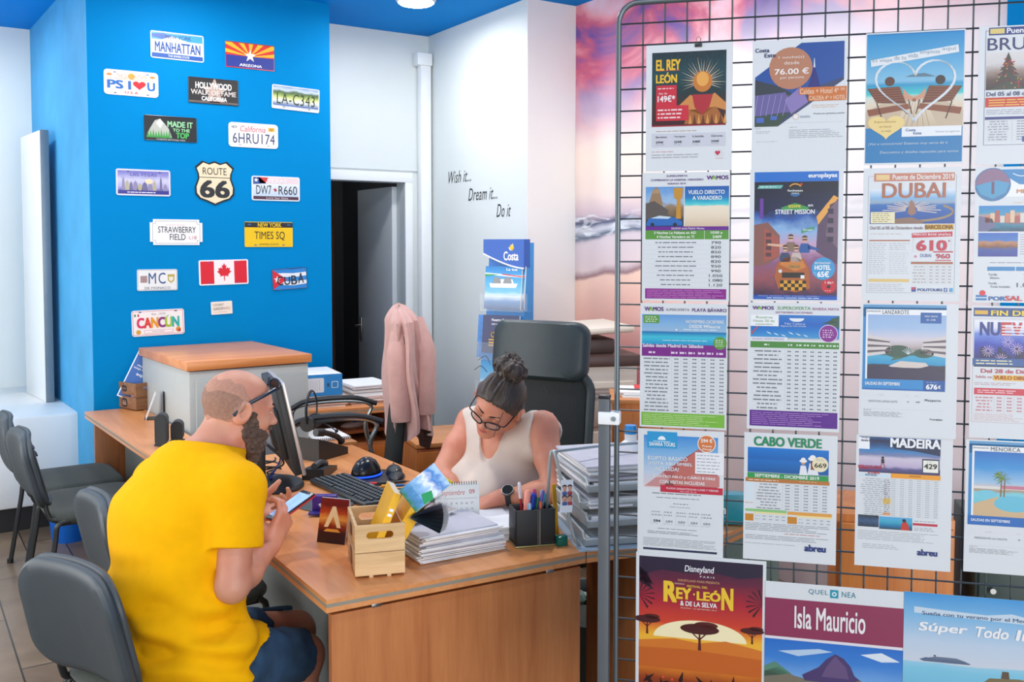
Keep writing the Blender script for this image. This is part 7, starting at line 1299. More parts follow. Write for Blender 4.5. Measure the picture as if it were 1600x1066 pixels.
# ------------------------------------------------------------------ people: smooth bodies grown from blended volumes
def V3(p): return np.array(tuple(p), dtype=np.float32)
class Vol:
    """a blended volume on a grid: round cones, ellipsoids and oval trunks joined smoothly"""
    def __init__(s): s.P = []
    def cone(s, a, b, ra, rb, k=.02, sub=False): s.P.append(('c', V3(a), V3(b), ra, rb, k, sub)); return s
    def ell(s, c, r, ax=None, k=.02, sub=False): s.P.append(('e', V3(c), V3(r), None if ax is None else np.array([tuple(v) for v in ax], dtype=np.float32), k, sub)); return s
    def trunk(s, a, b, wa, da, wb, db, lat, k=.03): s.P.append(('t', V3(a), V3(b), (wa, da, wb, db), V3(lat), k, False)); return s
    def box(s):
        lo = np.full(3, 9.); hi = -lo
        for p in s.P:
            if p[-1]: continue
            l_, h_ = s.bb(p); lo = np.minimum(lo, l_); hi = np.maximum(hi, h_)
        return lo-.03, hi+.03
    def bb(s, p):
        if p[0] == 'c': r = np.array([p[3], p[4]]); return np.minimum(p[1]-p[3], p[2]-p[4]), np.maximum(p[1]+p[3], p[2]+p[4])
        if p[0] == 'e': m = float(p[2].max()); return p[1]-m, p[1]+m
        m = max(p[3]); return np.minimum(p[1], p[2])-m, np.maximum(p[1], p[2])+m
    def field(s, ax, ext=0.0):
        F = np.full([len(a) for a in ax], .5, dtype=np.float32)
        for p in s.P:
            l_, h_ = s.bb(p); mg = p[-2]+.035+ext; sl = tuple(slice(int(np.searchsorted(a, l_[i]-mg)), int(np.searchsorted(a, h_[i]+mg))) for i, a in enumerate(ax))
            if any(q.stop-q.start < 1 for q in sl): continue
            X = ax[0][sl[0]][:, None, None]; Y = ax[1][sl[1]][None, :, None]; Z = ax[2][sl[2]][None, None, :]
            if p[0] == 'c':
                a, b = p[1], p[2]; ba = b-a; L2 = max(1e-9, float(ba@ba)); x, y, z = X-a[0], Y-a[1], Z-a[2]
                t = np.clip((x*ba[0]+y*ba[1]+z*ba[2])/L2, 0, 1); d = np.sqrt((x-t*ba[0])**2+(y-t*ba[1])**2+(z-t*ba[2])**2)-(p[3]+(p[4]-p[3])*t)
            elif p[0] == 'e':
                c, r, A = p[1], p[2], p[3]; x, y, z = X-c[0], Y-c[1], Z-c[2]
                if A is not None: x, y, z = (x*A[0, 0]+y*A[0, 1]+z*A[0, 2]), (x*A[1, 0]+y*A[1, 1]+z*A[1, 2]), (x*A[2, 0]+y*A[2, 1]+z*A[2, 2])
                k0 = np.sqrt((x/r[0])**2+(y/r[1])**2+(z/r[2])**2); k1 = np.sqrt((x/r[0]**2)**2+(y/r[1]**2)**2+(z/r[2]**2)**2)+1e-6; d = k0*(k0-1)/k1
            else:
                a, b = p[1], p[2]; wa, da, wb, db = p[3]; ba = b-a; L_ = float(np.sqrt(ba@ba)); n = ba/L_; lt = p[4]-n*float(p[4]@n); lt = lt/np.sqrt(lt@lt); dp = np.cross(n, lt)
                x, y, z = X-a[0], Y-a[1], Z-a[2]; q = x*n[0]+y*n[1]+z*n[2]; t = np.clip(q/L_, 0, 1); w = wa+(wb-wa)*t; dd = da+(db-da)*t; over = q-t*L_
                u = (x*lt[0]+y*lt[1]+z*lt[2])/w; v = (x*dp[0]+y*dp[1]+z*dp[2])/dd; d = (np.sqrt(u*u+v*v+(over/dd)**2)-1)*np.minimum(w, dd)
            d = d.astype(np.float32); G = F[sl]; k = max(p[-2], 1e-4)
            if p[-1]: hh = np.maximum(k-np.abs(-G-d), 0)/k; F[sl] = -(np.minimum(-G, d)-hh*hh*k*.25)
            else: hh = np.maximum(k-np.abs(G-d), 0)/k; F[sl] = np.minimum(G, d)-hh*hh*k*.25
        return F
def axes(lo, hi, h): return [np.arange(lo[i], hi[i]+h, h, dtype=np.float32) for i in range(3)]
def nets(F, ax, name, mat, parent=None, it=2):
    """surface mesh of F = 0"""
    h = ax[0][1]-ax[0][0]; I = F < 0; n = [q-1 for q in F.shape]
    c = sum(I[i:i+n[0], j:j+n[1], k:k+n[2]].astype(np.int8) for i in (0, 1) for j in (0, 1) for k in (0, 1))
    cell = np.argwhere((c > 0) & (c < 8)); idx = -np.ones(n, dtype=np.int64); idx[tuple(cell.T)] = np.arange(len(cell))
    S = np.zeros((len(cell), 3)); W = np.zeros(len(cell)); cor = [(i, j, k) for i in (0, 1) for j in (0, 1) for k in (0, 1)]
    val = {q: F[cell[:, 0]+q[0], cell[:, 1]+q[1], cell[:, 2]+q[2]].astype(float) for q in cor}
    for a in cor:
        for d in range(3):
            if a[d]: continue
            b = list(a); b[d] = 1; b = tuple(b); va, vb = val[a], val[b]; m = (va < 0) != (vb < 0); t = np.where(m, va/np.where(m, va-vb, 1), 0)
            p = np.array(a, float)+np.outer(t, np.eye(3)[d]); S[m] += p[m]; W[m] += 1
    vt = cell+S/np.maximum(W, 1)[:, None]; Q = []
    for d in range(3):
        e1, e2 = [(1, 2), (2, 0), (0, 1)][d]; sh = [slice(None)]*3; s0 = list(sh); s1 = list(sh); s0[d] = slice(0, -1); s1[d] = slice(1, None)
        A, B = I[tuple(s0)], I[tuple(s1)]; e = np.argwhere(A != B); e = e[(e[:, e1] > 0) & (e[:, e2] > 0) & (e[:, e1] < n[e1]) & (e[:, e2] < n[e2])]
        o1 = np.eye(3, dtype=int)[e1]; o2 = np.eye(3, dtype=int)[e2]; g = lambda q: idx[q[:, 0], q[:, 1], q[:, 2]]
        q = np.stack([g(e-o1-o2), g(e-o2), g(e), g(e-o1)], 1); flip = ~A[tuple(e.T)]; q[flip] = q[flip][:, ::-1]; Q.append(q)
    Q = np.concatenate(Q); Q = Q[(Q >= 0).all(1)]
    E = np.concatenate([Q[:, [0, 1]], Q[:, [1, 2]], Q[:, [2, 3]], Q[:, [3, 0]]]); E = np.concatenate([E, E[:, ::-1]])
    for _ in range(it):
        acc = np.zeros_like(vt); np.add.at(acc, E[:, 0], vt[E[:, 1]]); cnt = np.bincount(E[:, 0], minlength=len(vt))[:, None]; vt = vt*.5+.5*acc/np.maximum(cnt, 1)
    vt = vt*h+np.array([a[0] for a in ax])
    me = bpy.data.meshes.new(name); me.vertices.add(len(vt)); me.vertices.foreach_set('co', vt.astype(np.float32).ravel()); me.loops.add(Q.size); me.loops.foreach_set('vertex_index', Q.ravel().astype(np.int32)); me.polygons.add(len(Q)); me.polygons.foreach_set('loop_start', np.arange(0, Q.size, 4, dtype=np.int32))
    me.polygons.foreach_set('use_smooth', np.ones(len(Q), dtype=bool)); me.materials.append(mat); me.update(); me.validate()
    o = bpy.data.objects.new(name, me); COL.objects.link(o)
    if parent is not None:
        o.parent = parent; o.matrix_parent_inverse = parent.matrix_world.inverted() if False else Matrix.Translation(-Vector(parent.location))
    return o
def plane(ax, p, n):
    n = V3(n)/np.sqrt(float(V3(n)@V3(n))); p = V3(p); return ((ax[0]-p[0])*n[0])[:, None, None]+((ax[1]-p[1])*n[1])[None, :, None]+((ax[2]-p[2])*n[2])[None, None, :]
def folds(ax, dirs):
    o = 0
    for (d, f, a, ph) in dirs:
        q = plane(ax, (0, 0, 0), d); m = np.sin(plane(ax, (0, 0, 0), (d[1]+.3, d[2]-.2, d[0]+.5))*f*.37+ph*1.7); o = o+a*np.sin(q*f+ph+1.2*m)*(.5+.5*m)
    return o
def hand(v, wr, fwd, pn, right, curl=(20, 30, 25), thumb=(.6, .75, .25), sc=1., spread=.05, curls=None):
    f = Vector(fwd).normalized(); n = Vector(pn); n = (n-f*n.dot(f)).normalized(); sd = f.cross(n)*(1 if right else -1); w = Vector(wr)
    v.cone(w-f*.01, w+f*.03*sc, .026*sc, .027*sc, .02)
    for j in range(4):
        o = (.029, .0095, -.0105, -.029)[j]*sc; kn = w+f*(.088, .092, .087, .077)[j]*sc+sd*o; v.cone(w+f*.02*sc+sd*o*.65, kn, .0155*sc, .0115*sc, .014)
        L = (.073, .082, .076, .058)[j]*sc; c = curls[j] if curls else curl; p = kn; a = 0; r = (.0092, .0095, .0092, .0082)[j]*sc; d0 = f+sd*(spread*(1.5-j))
        for q, (l_, rr) in enumerate(((.44, (1, .93)), (.31, (.93, .86)), (.25, (.86, .72)))):
            a += R_(c[q]); d = (d0*math.cos(a)+n*math.sin(a)).normalized(); e = p+d*L*l_; v.cone(p, e, r*rr[0], r*rr[1], .004); p = e
    b = w+f*.026*sc+sd*.026*sc+n*.006; d = (f*thumb[0]+sd*thumb[1]+n*thumb[2]).normalized(); e = b+d*.044*sc; v.cone(w+f*.015*sc+sd*.012*sc, e, .017*sc, .0125*sc, .014)
    d2 = (d*.75+f*.5+n*.12).normalized(); e2 = e+d2*.032*sc; v.cone(e, e2, .0118*sc, .0105*sc, .006); v.cone(e2, e2+(d2+n*.2).normalized()*.026*sc, .0105*sc, .0082*sc, .005)
def head(v, c, f, up, sc=1., female=False, chin=1.):
    """skull, face, nose, brows, lips and ears; returns a function from head axes to the room"""
    f = Vector(f).normalized(); u = Vector(up); u = (u-f*u.dot(f)).normalized(); l = u.cross(f); c = Vector(c)
    W = lambda a, b, d: c+(f*a+l*b+u*d)*sc; A = (f, l, u)
    v.ell(W(-.012, 0, .022), (.100*sc, .077*sc, .088*sc), A, .02); v.ell(W(.012, 0, -.004), (.085*sc, .068*sc, .085*sc), A, .03); v.ell(W(.032, 0, -.05), (.062*sc, .056*sc, .07*sc), A, .03)
    for s in (-1, 1):
        v.cone(W(.0, s*.05, -.07), W(.062*chin, s*.012, -.108), .026*sc, .02*sc, .03); v.ell(W(.064, s*.038, -.032), (.024*sc, .024*sc, .022*sc), A, .02); v.ell(W(.084, s*.032, .022), (.012*sc, .024*sc, .009*sc), A, .012)
    v.ell(W(.074*chin, 0, -.105), (.018*sc, .02*sc, .017*sc), A, .02)
    for s in (-1, 1): v.ell(W(.101, s*.031, .004), (.017*sc, .019*sc, .012*sc), A, .014, sub=True)
    for s in (-1, 1): v.ell(W(.0795, s*.031, .003), (.0125*sc, .0135*sc, .0115*sc), A, .006)
    v.cone(W(.09, 0, .012), W(.112, 0, -.026), .0085*sc, .0105*sc, .012); v.ell(W(.116, 0, -.030), (.011*sc, .0115*sc, .0095*sc), A, .008)
    for s in (-1, 1): v.ell(W(.105, s*.012, -.033), (.011*sc, .008*sc, .0075*sc), A, .006)
    v.cone(W(.095, -.016, -.060), W(.095, .016, -.060), .006*sc, .006*sc, .01); v.ell(W(.099, 0, -.058), (.008*sc, .013*sc, .0055*sc), A, .006); v.ell(W(.096, 0, -.069), (.0085*sc, .014*sc, .0065*sc), A, .006); v.cone(W(.108, -.018, -.0635), W(.108, .018, -.0635), .002, .002, .005, sub=True)
    for s in (-1, 1):
        ea = (f*.95-u*.25, l*s*.9-f*.35, u*.97+f*.2); ea = [q.normalized() for q in ea]
        v.ell(W(-.008, s*.084, -.006), (.024*sc, .0135*sc, .038*sc), ea, .003); v.ell(W(-.003, s*.100, .002), (.0135*sc, .011*sc, .024*sc), ea, .003, sub=True); v.ell(W(-.002, s*.080, -.028), (.010*sc, .008*sc, .012*sc), ea, .004)
    return W, A
def shell(v, ax, region, off, mat, name, parent, rough=0., it=2):
    """a layer of given thickness over the body inside a region (hair, beard, brows, lips)"""
    B = v.field(ax); R = region.field(ax) if isinstance(region, Vol) else region
    F = np.maximum(B-off, R)
    if not np.isscalar(rough) or rough: F = F+rough
    return nets(F, ax, name, mat, parent, it)
def rnoise(ax, f, a, seed=0):
    r = random.Random(seed); return folds(ax, [((r.uniform(-1, 1), r.uniform(-1, 1), r.uniform(-1, 1)), f*r.uniform(.7, 1.4), a, r.uniform(0, 6)) for _ in range(7)])
def skinmat(name, c, red):
    m = bpy.data.materials.new(name); N, L, b = nt(m); tc = N.new('ShaderNodeTexCoord'); n = N.new('ShaderNodeTexNoise'); n.inputs['Scale'].default_value = 9; n.inputs['Detail'].default_value = 5; L.new(tc.outputs['Object'], n.inputs['Vector'])
    mx = N.new('ShaderNodeMix'); mx.data_type = 'RGBA'; mx.inputs[6].default_value = lin(c); mx.inputs[7].default_value = lin(red); mp = N.new('ShaderNodeMapRange'); mp.inputs[1].default_value = .35; mp.inputs[2].default_value = .75; L.new(n.outputs['Fac'], mp.inputs[0]); L.new(mp.outputs[0], mx.inputs[0]); L.new(mx.outputs[2], b.inputs['Base Color'])
    b.inputs['Roughness'].default_value = .5; b.inputs['Subsurface Weight'].default_value = .12; b.inputs['Subsurface Radius'].default_value = (.02, .008, .005); b.inputs['Subsurface Scale'].default_value = .3
    n2 = N.new('ShaderNodeTexNoise'); n2.inputs['Scale'].default_value = 260; L.new(tc.outputs['Object'], n2.inputs['Vector']); bp = N.new('ShaderNodeBump'); bp.inputs['Strength'].default_value = .12; bp.inputs['Distance'].default_value = .002; L.new(n2.outputs['Fac'], bp.inputs['Height']); L.new(bp.outputs[0], b.inputs['Normal']); return m
def rel(*q): return RT*q[0]+fh*q[1]+UZ*q[2]       # right, away, up as seen from the doorway
H1 = .004
# ================= the man in yellow
mskin = skinmat('man_skin', (206, 148, 120), (196, 122, 98))
pel = at(300, 1012, d=2.73); PSI = R_(20); fm = Vector((math.cos(PSI), math.sin(PSI), 0)); lm_v = Vector((-math.sin(PSI), math.cos(PSI), 0))
wai = at(270, 915, d=2.76); che = at(272, 815, d=2.78); upc = at(305, 748, d=2.82); nek = at(340, 702, d=2.86)
hd_c = at(373, 636, d=2.90); hf = rel(.85, .48, -.22); hu = rel(.20, .08, .97)
sR = at(372, 764, d=2.70); eR = at(363, 916, d=2.63); wR = at(421, 852, d=2.86); sL = at(250, 752, d=2.99); eL = at(318, 888, d=3.02); wL = at(390, 806, d=3.12)
man = thing('person', 'man in mustard yellow T-shirt and denim shorts sitting hunched over a phone', 'person', (pel.x, pel.y, 0))
mv = Vol()
mv.trunk(pel, wai, .175, .125, .175, .135, lm_v, .06); mv.trunk(wai, che, .175, .135, .185, .13, lm_v, .06); mv.trunk(che, upc, .185, .13, .15, .095, lm_v, .06); mv.cone(upc, nek, .09, .066, .05)
mv.cone(nek-rel(.015, 0, .02), hd_c-Vector(hf)*.03-Vector(hu)*.05, .066, .06, .04)
W, A = head(mv, hd_c, hf, hu, 1.0)
for s_, e_, w_ in ((sR, eR, wR), (sL, eL, wL)):
    mv.cone(upc, s_, .075, .062, .06); mv.cone(s_, s_.lerp(e_, .5), .058, .052, .03); mv.cone(s_.lerp(e_, .5), e_, .052, .043, .02); mv.cone(e_, e_.lerp(w_, .35), .044, .046, .02); mv.cone(e_.lerp(w_, .35), w_, .046, .029, .02)
hand(mv, wR, rel(.42, .30, .80), rel(-.45, .55, .55), True, (35, 40, 30), (.45, .6, .6), 1.06, curls=[(38, 45, 35), (45, 48, 35), (50, 50, 35), (52, 50, 35)])
hand(mv, wL, rel(.92, .15, .20), rel(.0, -.45, .85), False, (18, 25, 20), (.75, .45, .5), 1.04, curls=[(2, 8, 8), (30, 35, 25), (38, 40, 28), (42, 42, 30)])
hipR = pel-lm_v*.10-UZ*.02; hipL = pel+lm_v*.10-UZ*.02; knR = at(474, 1024, d=2.98); knL = at(462, 985, d=3.22)
anR = Vector((knR.x-.05, knR.y+.01, .10)); anL = Vector((knL.x+.02, knL.y, .10))
for h_, k_, a_ in ((hipR, knR, anR), (hipL, knL, anL)):
    mv.cone(h_, k_, .092, .062, .04); mv.cone(k_, k_.lerp(a_, .4), .057, .058, .03); mv.cone(k_.lerp(a_, .4), a_, .056, .036, .03); mv.cone(a_, a_+Vector((.02, 0, -.05)), .036, .034, .02)
lo, hi = mv.box(); ax = axes(lo, hi, H1); body = nets(mv.field(ax), ax, 'body', mskin, man)
# T-shirt
tb = Vol(); tb.trunk(pel, wai, .175, .125, .175, .135, lm_v, .06); tb.trunk(wai, che, .175, .135, .185, .13, lm_v, .06); tb.trunk(che, upc, .185, .13, .15, .095, lm_v, .06); tb.cone(upc, nek, .09, .066, .05)
for h_, k_ in ((hipR, knR), (hipL, knL)): tb.cone(h_, h_.lerp(k_, .4), .092, .083, .04)
for s_ in (sR, sL): tb.cone(upc, s_, .075, .062, .06)
shirtm = M('mustard_cotton', (246, 178, 0), rough=.9, var=.04, scale=30, bump=.25, bscale=900, spec=.15)
tv = Vol()
for h_, k_ in ((hipR, knR), (hipL, knL)): tv.cone(h_, h_.lerp(k_, .38), .122, .112, .05)
tv.trunk(pel-UZ*.035, wai, .195, .15, .188, .155, lm_v, .05); tv.trunk(wai, che, .188, .155, .195, .145, lm_v, .06); tv.trunk(che, upc, .195, .145, .158, .105, lm_v, .06); tv.cone(upc, nek, .098, .080, .05)
for s_ in (sR, sL): tv.cone(upc, s_, .086, .074, .06)
lo, hi = tv.box(); lo2 = np.minimum(lo, V3(eR)-.06); hi2 = np.maximum(hi, V3(eL)+.06); ax = axes(np.minimum(lo2, V3(eL)-.06), hi2, .0045)
F = np.minimum(tv.field(ax), tb.field(ax, .02)-.0165)
for s_, e_ in ((sR, eR), (sL, eL)):
    sv = Vol(); d_ = (e_-s_); sv.cone(s_, s_+d_*.72, .073, .079, .02); q = np.maximum(sv.field(ax), plane(ax, s_+d_*.62, d_)); k = .02; hh = np.maximum(k-np.abs(F-q), 0)/k; F = np.minimum(F, q)-hh*hh*k*.25
B = mv.field(ax)
cn = (Vector(hd_c)-nek).normalized(); tF = tb.field(ax, .02); F = np.where(tF < .02, np.minimum(F, B-.004), F); F = np.maximum(F, plane(ax, nek+cn*.012, cn+rel(-.25, .0, .25)))
F = np.maximum(F, -plane(ax, pel-UZ*.045, Vector((-.45*fm.x, -.45*fm.y, 1))))
lat_f = folds(ax, [((.25, .1, 1), 66, .007, 0), ((-.35, .2, .9), 50, .007, 2), ((.5, -.3, .8), 44, .005, 4), ((.9, .2, .3), 55, .003, 1)])
low = np.clip((V3(che)[2]+.02-ax[2])/.3, .15, 1)[None, None, :]
wst = np.exp(-((ax[2]-(wai.z-.06))/.10)**2)[None, None, :]; F = F+np.minimum(lat_f*(low+.7*wst), .0105); tsh = nets(F, ax, 't_shirt', shirtm, man)
cb2 = MB(); ring = []
nn = (cn+rel(-.25, .0, .25)).normalized(); e1 = nn.orthogonal().normalized(); e2 = nn.cross(e1)
# denim shorts
den = M('blue_denim', (44, 76, 108), rough=.9, var=.5, scale=11, bump=.4, bscale=700)
dv = Vol(); dv.trunk(pel-UZ*.06, pel+UZ*.05, .176, .129, .172, .124, lm_v, .03)
for h_, k_ in ((hipR, knR), (hipL, knL)): dv.cone(h_, h_.lerp(k_, .94), .101, .080, .03)
lo, hi = dv.box(); ax = axes(lo, hi, .005); F = dv.field(ax)
F = np.maximum(F, plane(ax, pel+UZ*.06, (0, 0, 1)))
for h_, k_ in ((hipR, knR), (hipL, knL)):
    near = Vol().cone(h_.lerp(k_, .6), h_.lerp(k_, 1.3), .15, .15, .0).field(ax); F = np.where(near < .1, np.maximum(F, plane(ax, h_.lerp(k_, .93), k_-h_)), F)
F = F+rnoise(ax, 70, .0016, 5); F = np.maximum(F, -(mv.field(ax)-.002)); shorts = nets(F, ax, 'denim_shorts', den, man)
# stubble on the shaved sides, beard, brow, sunglasses
hx = [np.arange(hd_c[i]-.19, hd_c[i]+.19, .003, dtype=np.float32) for i in range(3)]
stub = M('shaved_hair_stubble', (152, 114, 96), rough=.8, var=.2, scale=120, bump=.2, bscale=900); beard = M('grey_brown_beard', (92, 74, 64), rough=.9, var=.5, scale=90, bump=.8, bscale=300)
rg = Vol().ell(W(-.04, 0, .016), (.094, .1, .072), A, .01); shell(mv, hx, rg.field(hx)+rnoise(hx, 160, .0022, 9), .0009, M('thin_stubble', (180, 130, 108), rough=.7, var=.12, scale=140), 'shaved_hair', man)
rg = Vol().ell(W(-.047, 0, .008), (.083, .1, .056), A, .01); nzs = rnoise(hx, 140, .0018, 2); shell(mv, hx, rg.field(hx)+nzs, .0012, stub, 'shaved_hair', man)
rv = Vol()
for s_ in (-1, 1): rv.cone(W(.024, s_*.07, -.01), W(.028, s_*.065, -.055), .014, .026, .01).cone(W(.036, s_*.062, -.066), W(.072, s_*.03, -.10), .032, .044, .01)
rv.cone(W(.07, 0, -.10), W(.09, 0, -.145), .040, .035, .02).ell(W(.1, 0, -.048), (.016, .03, .008), A, .008)
Fb = np.maximum(mv.field(hx)-.0075, rv.field(hx)+rnoise(hx, 130, .0012, 12)); bl_ = Vol().cone(W(.06, 0, -.105), W(.075, 0, -.142), .037, .022, .02).field(hx); Fb = np.minimum(Fb, bl_); lips = Vol().ell(W(.103, 0, -.0645), (.02, .02, .010), A, .0).field(hx); Fb = np.maximum(Fb, -lips)+rnoise(hx, 300, .0018, 8); nets(Fb, hx, 'beard', beard, man, 2)
rg = Vol().cone(W(.10, .016, .026), W(.088, .048, .028), .007, .005, .004).cone(W(.10, -.016, .026), W(.088, -.048, .028), .007, .005, .004); shell(mv, hx, rg.field(hx)+rnoise(hx, 400, .0008, 3), .003, M('dark_brow_hair', (52, 40, 34), rough=.9), 'eyebrows', man)
rg = Vol().cone(W(.104, -.016, -.0635), W(.104, .016, -.0635), .008, .008, .0); shell(mv, hx, rg, .0012, M('lip_colour', (176, 96, 88), rough=.45), 'lips', man)
def loc(o): o.parent = man; o.matrix_parent_inverse = Matrix.Translation(-Vector(man.location)); return o
eyew = M('eye_white', (226, 222, 216), rough=.2, var=0); iris = M('dark_iris', (50, 34, 26), rough=.15, var=0)
for s_ in (-1, 1):
    mb = MB(); X = Matrix((A[0], A[1], A[2])).transposed().to_4x4(); X.translation = W(.0815, s_*.031, .001); mb.ball((.001, 0, 0), (.0118, .0115, .0038), eyew, 14, X); mb.ball((.0105, 0, -.0005), (.003, .0046, .0034), iris, 12, X); loc(mb.build('eye'))
# sunglasses pushed up on the head
def worn(o, p): o.parent = p; o.matrix_parent_inverse = Matrix.Translation(-Vector(p.location)); return o
sg = thing('sunglasses', 'dark blue sunglasses pushed up on the forehead of the man', 'sunglasses', tuple(W(.06, 0, .09)))
sgm = M('dark_blue_frame', (24, 40, 58), rough=.3); sgl = M('dark_lens', (18, 20, 24), rough=.08)
for s_ in (-1, 1):
    mb = MB(); mb.tube(smooth_path([W(.078, s_*.070, .078), W(.045, s_*.083, .055), (W(.0, s_*.087, .022)), W(-.022, s_*.086, -.002), W(-.032, s_*.084, -.016)], 5), .0042, sgm, 8, flat=1.3); worn(mb.build('temple'), sg)
    mb = MB(); mb.tube([W(.083+.016*math.cos(t)*.5-.012*0, s_*(.036+.029*math.cos(t)), .088+.016*math.sin(t)) for t in [2*PI*k/18 for k in range(18)]], .0035, sgm, 6, closed=True); worn(mb.build('rim'), sg)
    mb = MB(); mb.add([W(.083, s_*.036, .088)]+[W(.083+.008*math.cos(t), s_*(.036+.027*math.cos(t)), .088+.0145*math.sin(t)) for t in [2*PI*k/18 for k in range(18)]], [(0, 1+k, 1+(k+1) % 18) for k in range(18)], sgl); worn(mb.build('lens'), sg)
mb = MB(); mb.tube([W(.088, -.008, .090), W(.092, 0, .092), W(.088, .008, .090)], .003, sgm, 6); worn(mb.build('bridge'), sg)
# shoes
shm = M('dark_shoe', (40, 40, 42), rough=.6)
for a_ in (anR, anL):
    mb = MB(); mb.ball((a_.x+.06, a_.y+.01, .045), (.135, .048, .045), shm, 18); mb.box((a_.x+.06, a_.y+.01, .014), (.26, .09, .026), M('shoe_sole', (220, 220, 216), rough=.6), .012); loc(mb.build('shoe'))
# phone in his hands
pa = rel(.66, .62, .42).normalized(); pb_ = rel(.69, -.72, .03); pb_ = (pb_-pa*pb_.dot(pa)).normalized(); pn_ = pa.cross(pb_)
if pn_.z < 0: pn_ = -pn_
pc = at(454, 791, d=2.935); PX = Matrix((pb_, pa, pn_ if pb_.cross(pa).dot(pn_) > 0 else -pn_)).transposed().to_4x4()
if PX.col[2].to_3d().z < 0: PX.col[2] = -PX.col[2]; PX.col[0] = -PX.col[0]
fon = thing('mobile_phone', 'black smartphone with a lit screen and red edged case held by the man', 'phone', pc)
mb = MB(); mb.box((0, 0, 0), (.072, .146, .008), M('phone_black', (24, 26, 28), rough=.25), .0035, PX); mb.build('phone_body', fon)
mb = MB(); mb.prism(rrect(.064, .118, .002, 3), .0041, .0044, M('phone_screen', (150, 180, 226), rough=.12, var=.25, scale=40, emit=(150, 185, 240), es=.55), PX); mb.build('screen', fon)
mb = MB(); mb.box((0, 0, -.0035), (.075, .149, .006), M('red_case', (190, 30, 40), rough=.4), .003, PX); mb.build('case', fon)
mb = MB(); c0_ = PX @ Vector((.026, -.072, -.004)); mb.tube(smooth_path([c0_, c0_+rel(.01, -.01, -.02), c0_+rel(.022, 0, -.032), c0_+rel(.016, .01, -.016), c0_], 5), .003, blackp, 6); mb.build('strap', fon)
# ================= the woman
wskin = skinmat('woman_skin', (212, 146, 116), (198, 120, 94))
wf_ = rel(-.66, -.75, 0).normalized(); wl = Vector((-wf_.y, wf_.x, 0))   # her left
npx = at(795, 650, d=3.66); ch1 = at(790, 700, d=3.66); ch2 = at(766, 772, d=3.66); wpel = Vector((2.11, 3.16, .56)); wwai = ch2.lerp(wpel, .55)+wf_*.02
wsR = at(737, 660, d=3.80); wsL = at(847, 668, d=3.52); weR = at(688, 742, d=3.62); wwR = at(722, 788, d=3.46); weL = at(868, 768, d=3.38); wwL = at(784, 777, d=3.40)
wc = at(779, 630, d=3.50); hf2 = rel(-.48, -.72, -.50); hu2 = rel(.0, -.55, .83); 
lroll = hu2.cross(hf2).normalized(); hu2 = (hu2.normalized()+lroll*.22)
wom = thing('person', 'dark haired woman with glasses and beige sleeveless top writing at the desk', 'person', (wpel.x, wpel.y, 0))
wv_ = Vol()
wv_.trunk(wpel, wwai, .17, .125, .15, .115, wl, .06); wv_.trunk(wwai, ch2, .15, .115, .165, .12, wl, .06); wv_.trunk(ch2, ch1, .165, .12, .15, .10, wl, .06); wv_.cone(ch1, npx, .085, .056, .05)
for s_ in (-1, 1): wv_.ell(ch2+wl*s_*.078+wf_*.085+UZ*.02, (.085, .085, .08), None, .05)
W2_, A2 = head(wv_, wc, hf2, hu2, .97, True, .95)
wv_.cone(npx, W2_(-.035, 0, -.06), .054, .05, .04)
for s_, e_, w_ in ((wsR, weR, wwR), (wsL, weL, wwL)):
    wv_.cone(ch1, s_, .075, .055, .05); wv_.cone(s_, s_.lerp(e_, .5), .056, .050, .03); wv_.cone(s_.lerp(e_, .5), e_, .05, .040, .02); wv_.cone(e_, e_.lerp(w_, .35), .040, .041, .02); wv_.cone(e_.lerp(w_, .35), w_, .041, .025, .02)
hand(wv_, wwL, rel(-.93, -.1, -.28), rel(0, .2, -1), False, (14, 22, 18), (.7, .6, .3), .95)
hand(wv_, wwR, rel(.75, -.35, -.25), rel(.3, .2, -1), True, (45, 50, 35), (.6, .6, .6), .95)
wkR = Vector((1.70, 3.02, .53)); wkL = Vector((1.70, 3.26, .53)); whR = wpel-wl*.09; whL = wpel+wl*.09
if (whR.y > whL.y): wkR, wkL = wkL, wkR
for h_, k_ in ((whR, wkR), (whL, wkL)):
    a_ = Vector((k_.x+.04, k_.y, .10)); wv_.cone(h_, k_, .085, .058, .04); wv_.cone(k_, a_, .054, .036, .03); wv_.cone(a_, a_+Vector((-.03, 0, -.05)), .034, .03, .02)
lo, hi = wv_.box(); ax = axes(lo, hi, H1); wbody = nets(wv_.field(ax), ax, 'body', wskin, wom)
blo = M('beige_crepe', (214, 198, 184), rough=.75, var=.03, scale=20, bump=.25, bscale=800, sheen=.1)
bv = Vol(); bv.trunk(wpel, wwai, .17, .125, .15, .115, wl, .06); bv.trunk(wwai, ch2, .15, .115, .165, .12, wl, .06); bv.trunk(ch2, ch1, .165, .12, .15, .10, wl, .06); bv.cone(ch1, npx, .085, .056, .05)
for s_ in (-1, 1): bv.ell(ch2+wl*s_*.078+wf_*.085+UZ*.02, (.085, .085, .08), None, .05)
for s_ in (wsR, wsL): bv.cone(ch1, s_, .075, .055, .05); bv.cone(s_, s_+UZ*-.06, .055, .05, .03)
lo, hi = bv.box(); ax = axes(lo, hi, .0045); F = bv.field(ax, .02)-.0145
for s_, e_, sg_ in ((wsR, weR, -1), (wsL, weL, 1)):
    out = (wl*sg_*.9+UZ*.25); arm = Vol().cone(s_+out*.034+UZ*.0, s_.lerp(e_, .8)+out*.02, .066, .062, .01).field(ax); hh = np.maximum(.022-np.abs(F+arm), 0)/.022; F = np.maximum(F, -arm)+hh*hh*.022*.25
vn = at(757, 712, d=3.55)
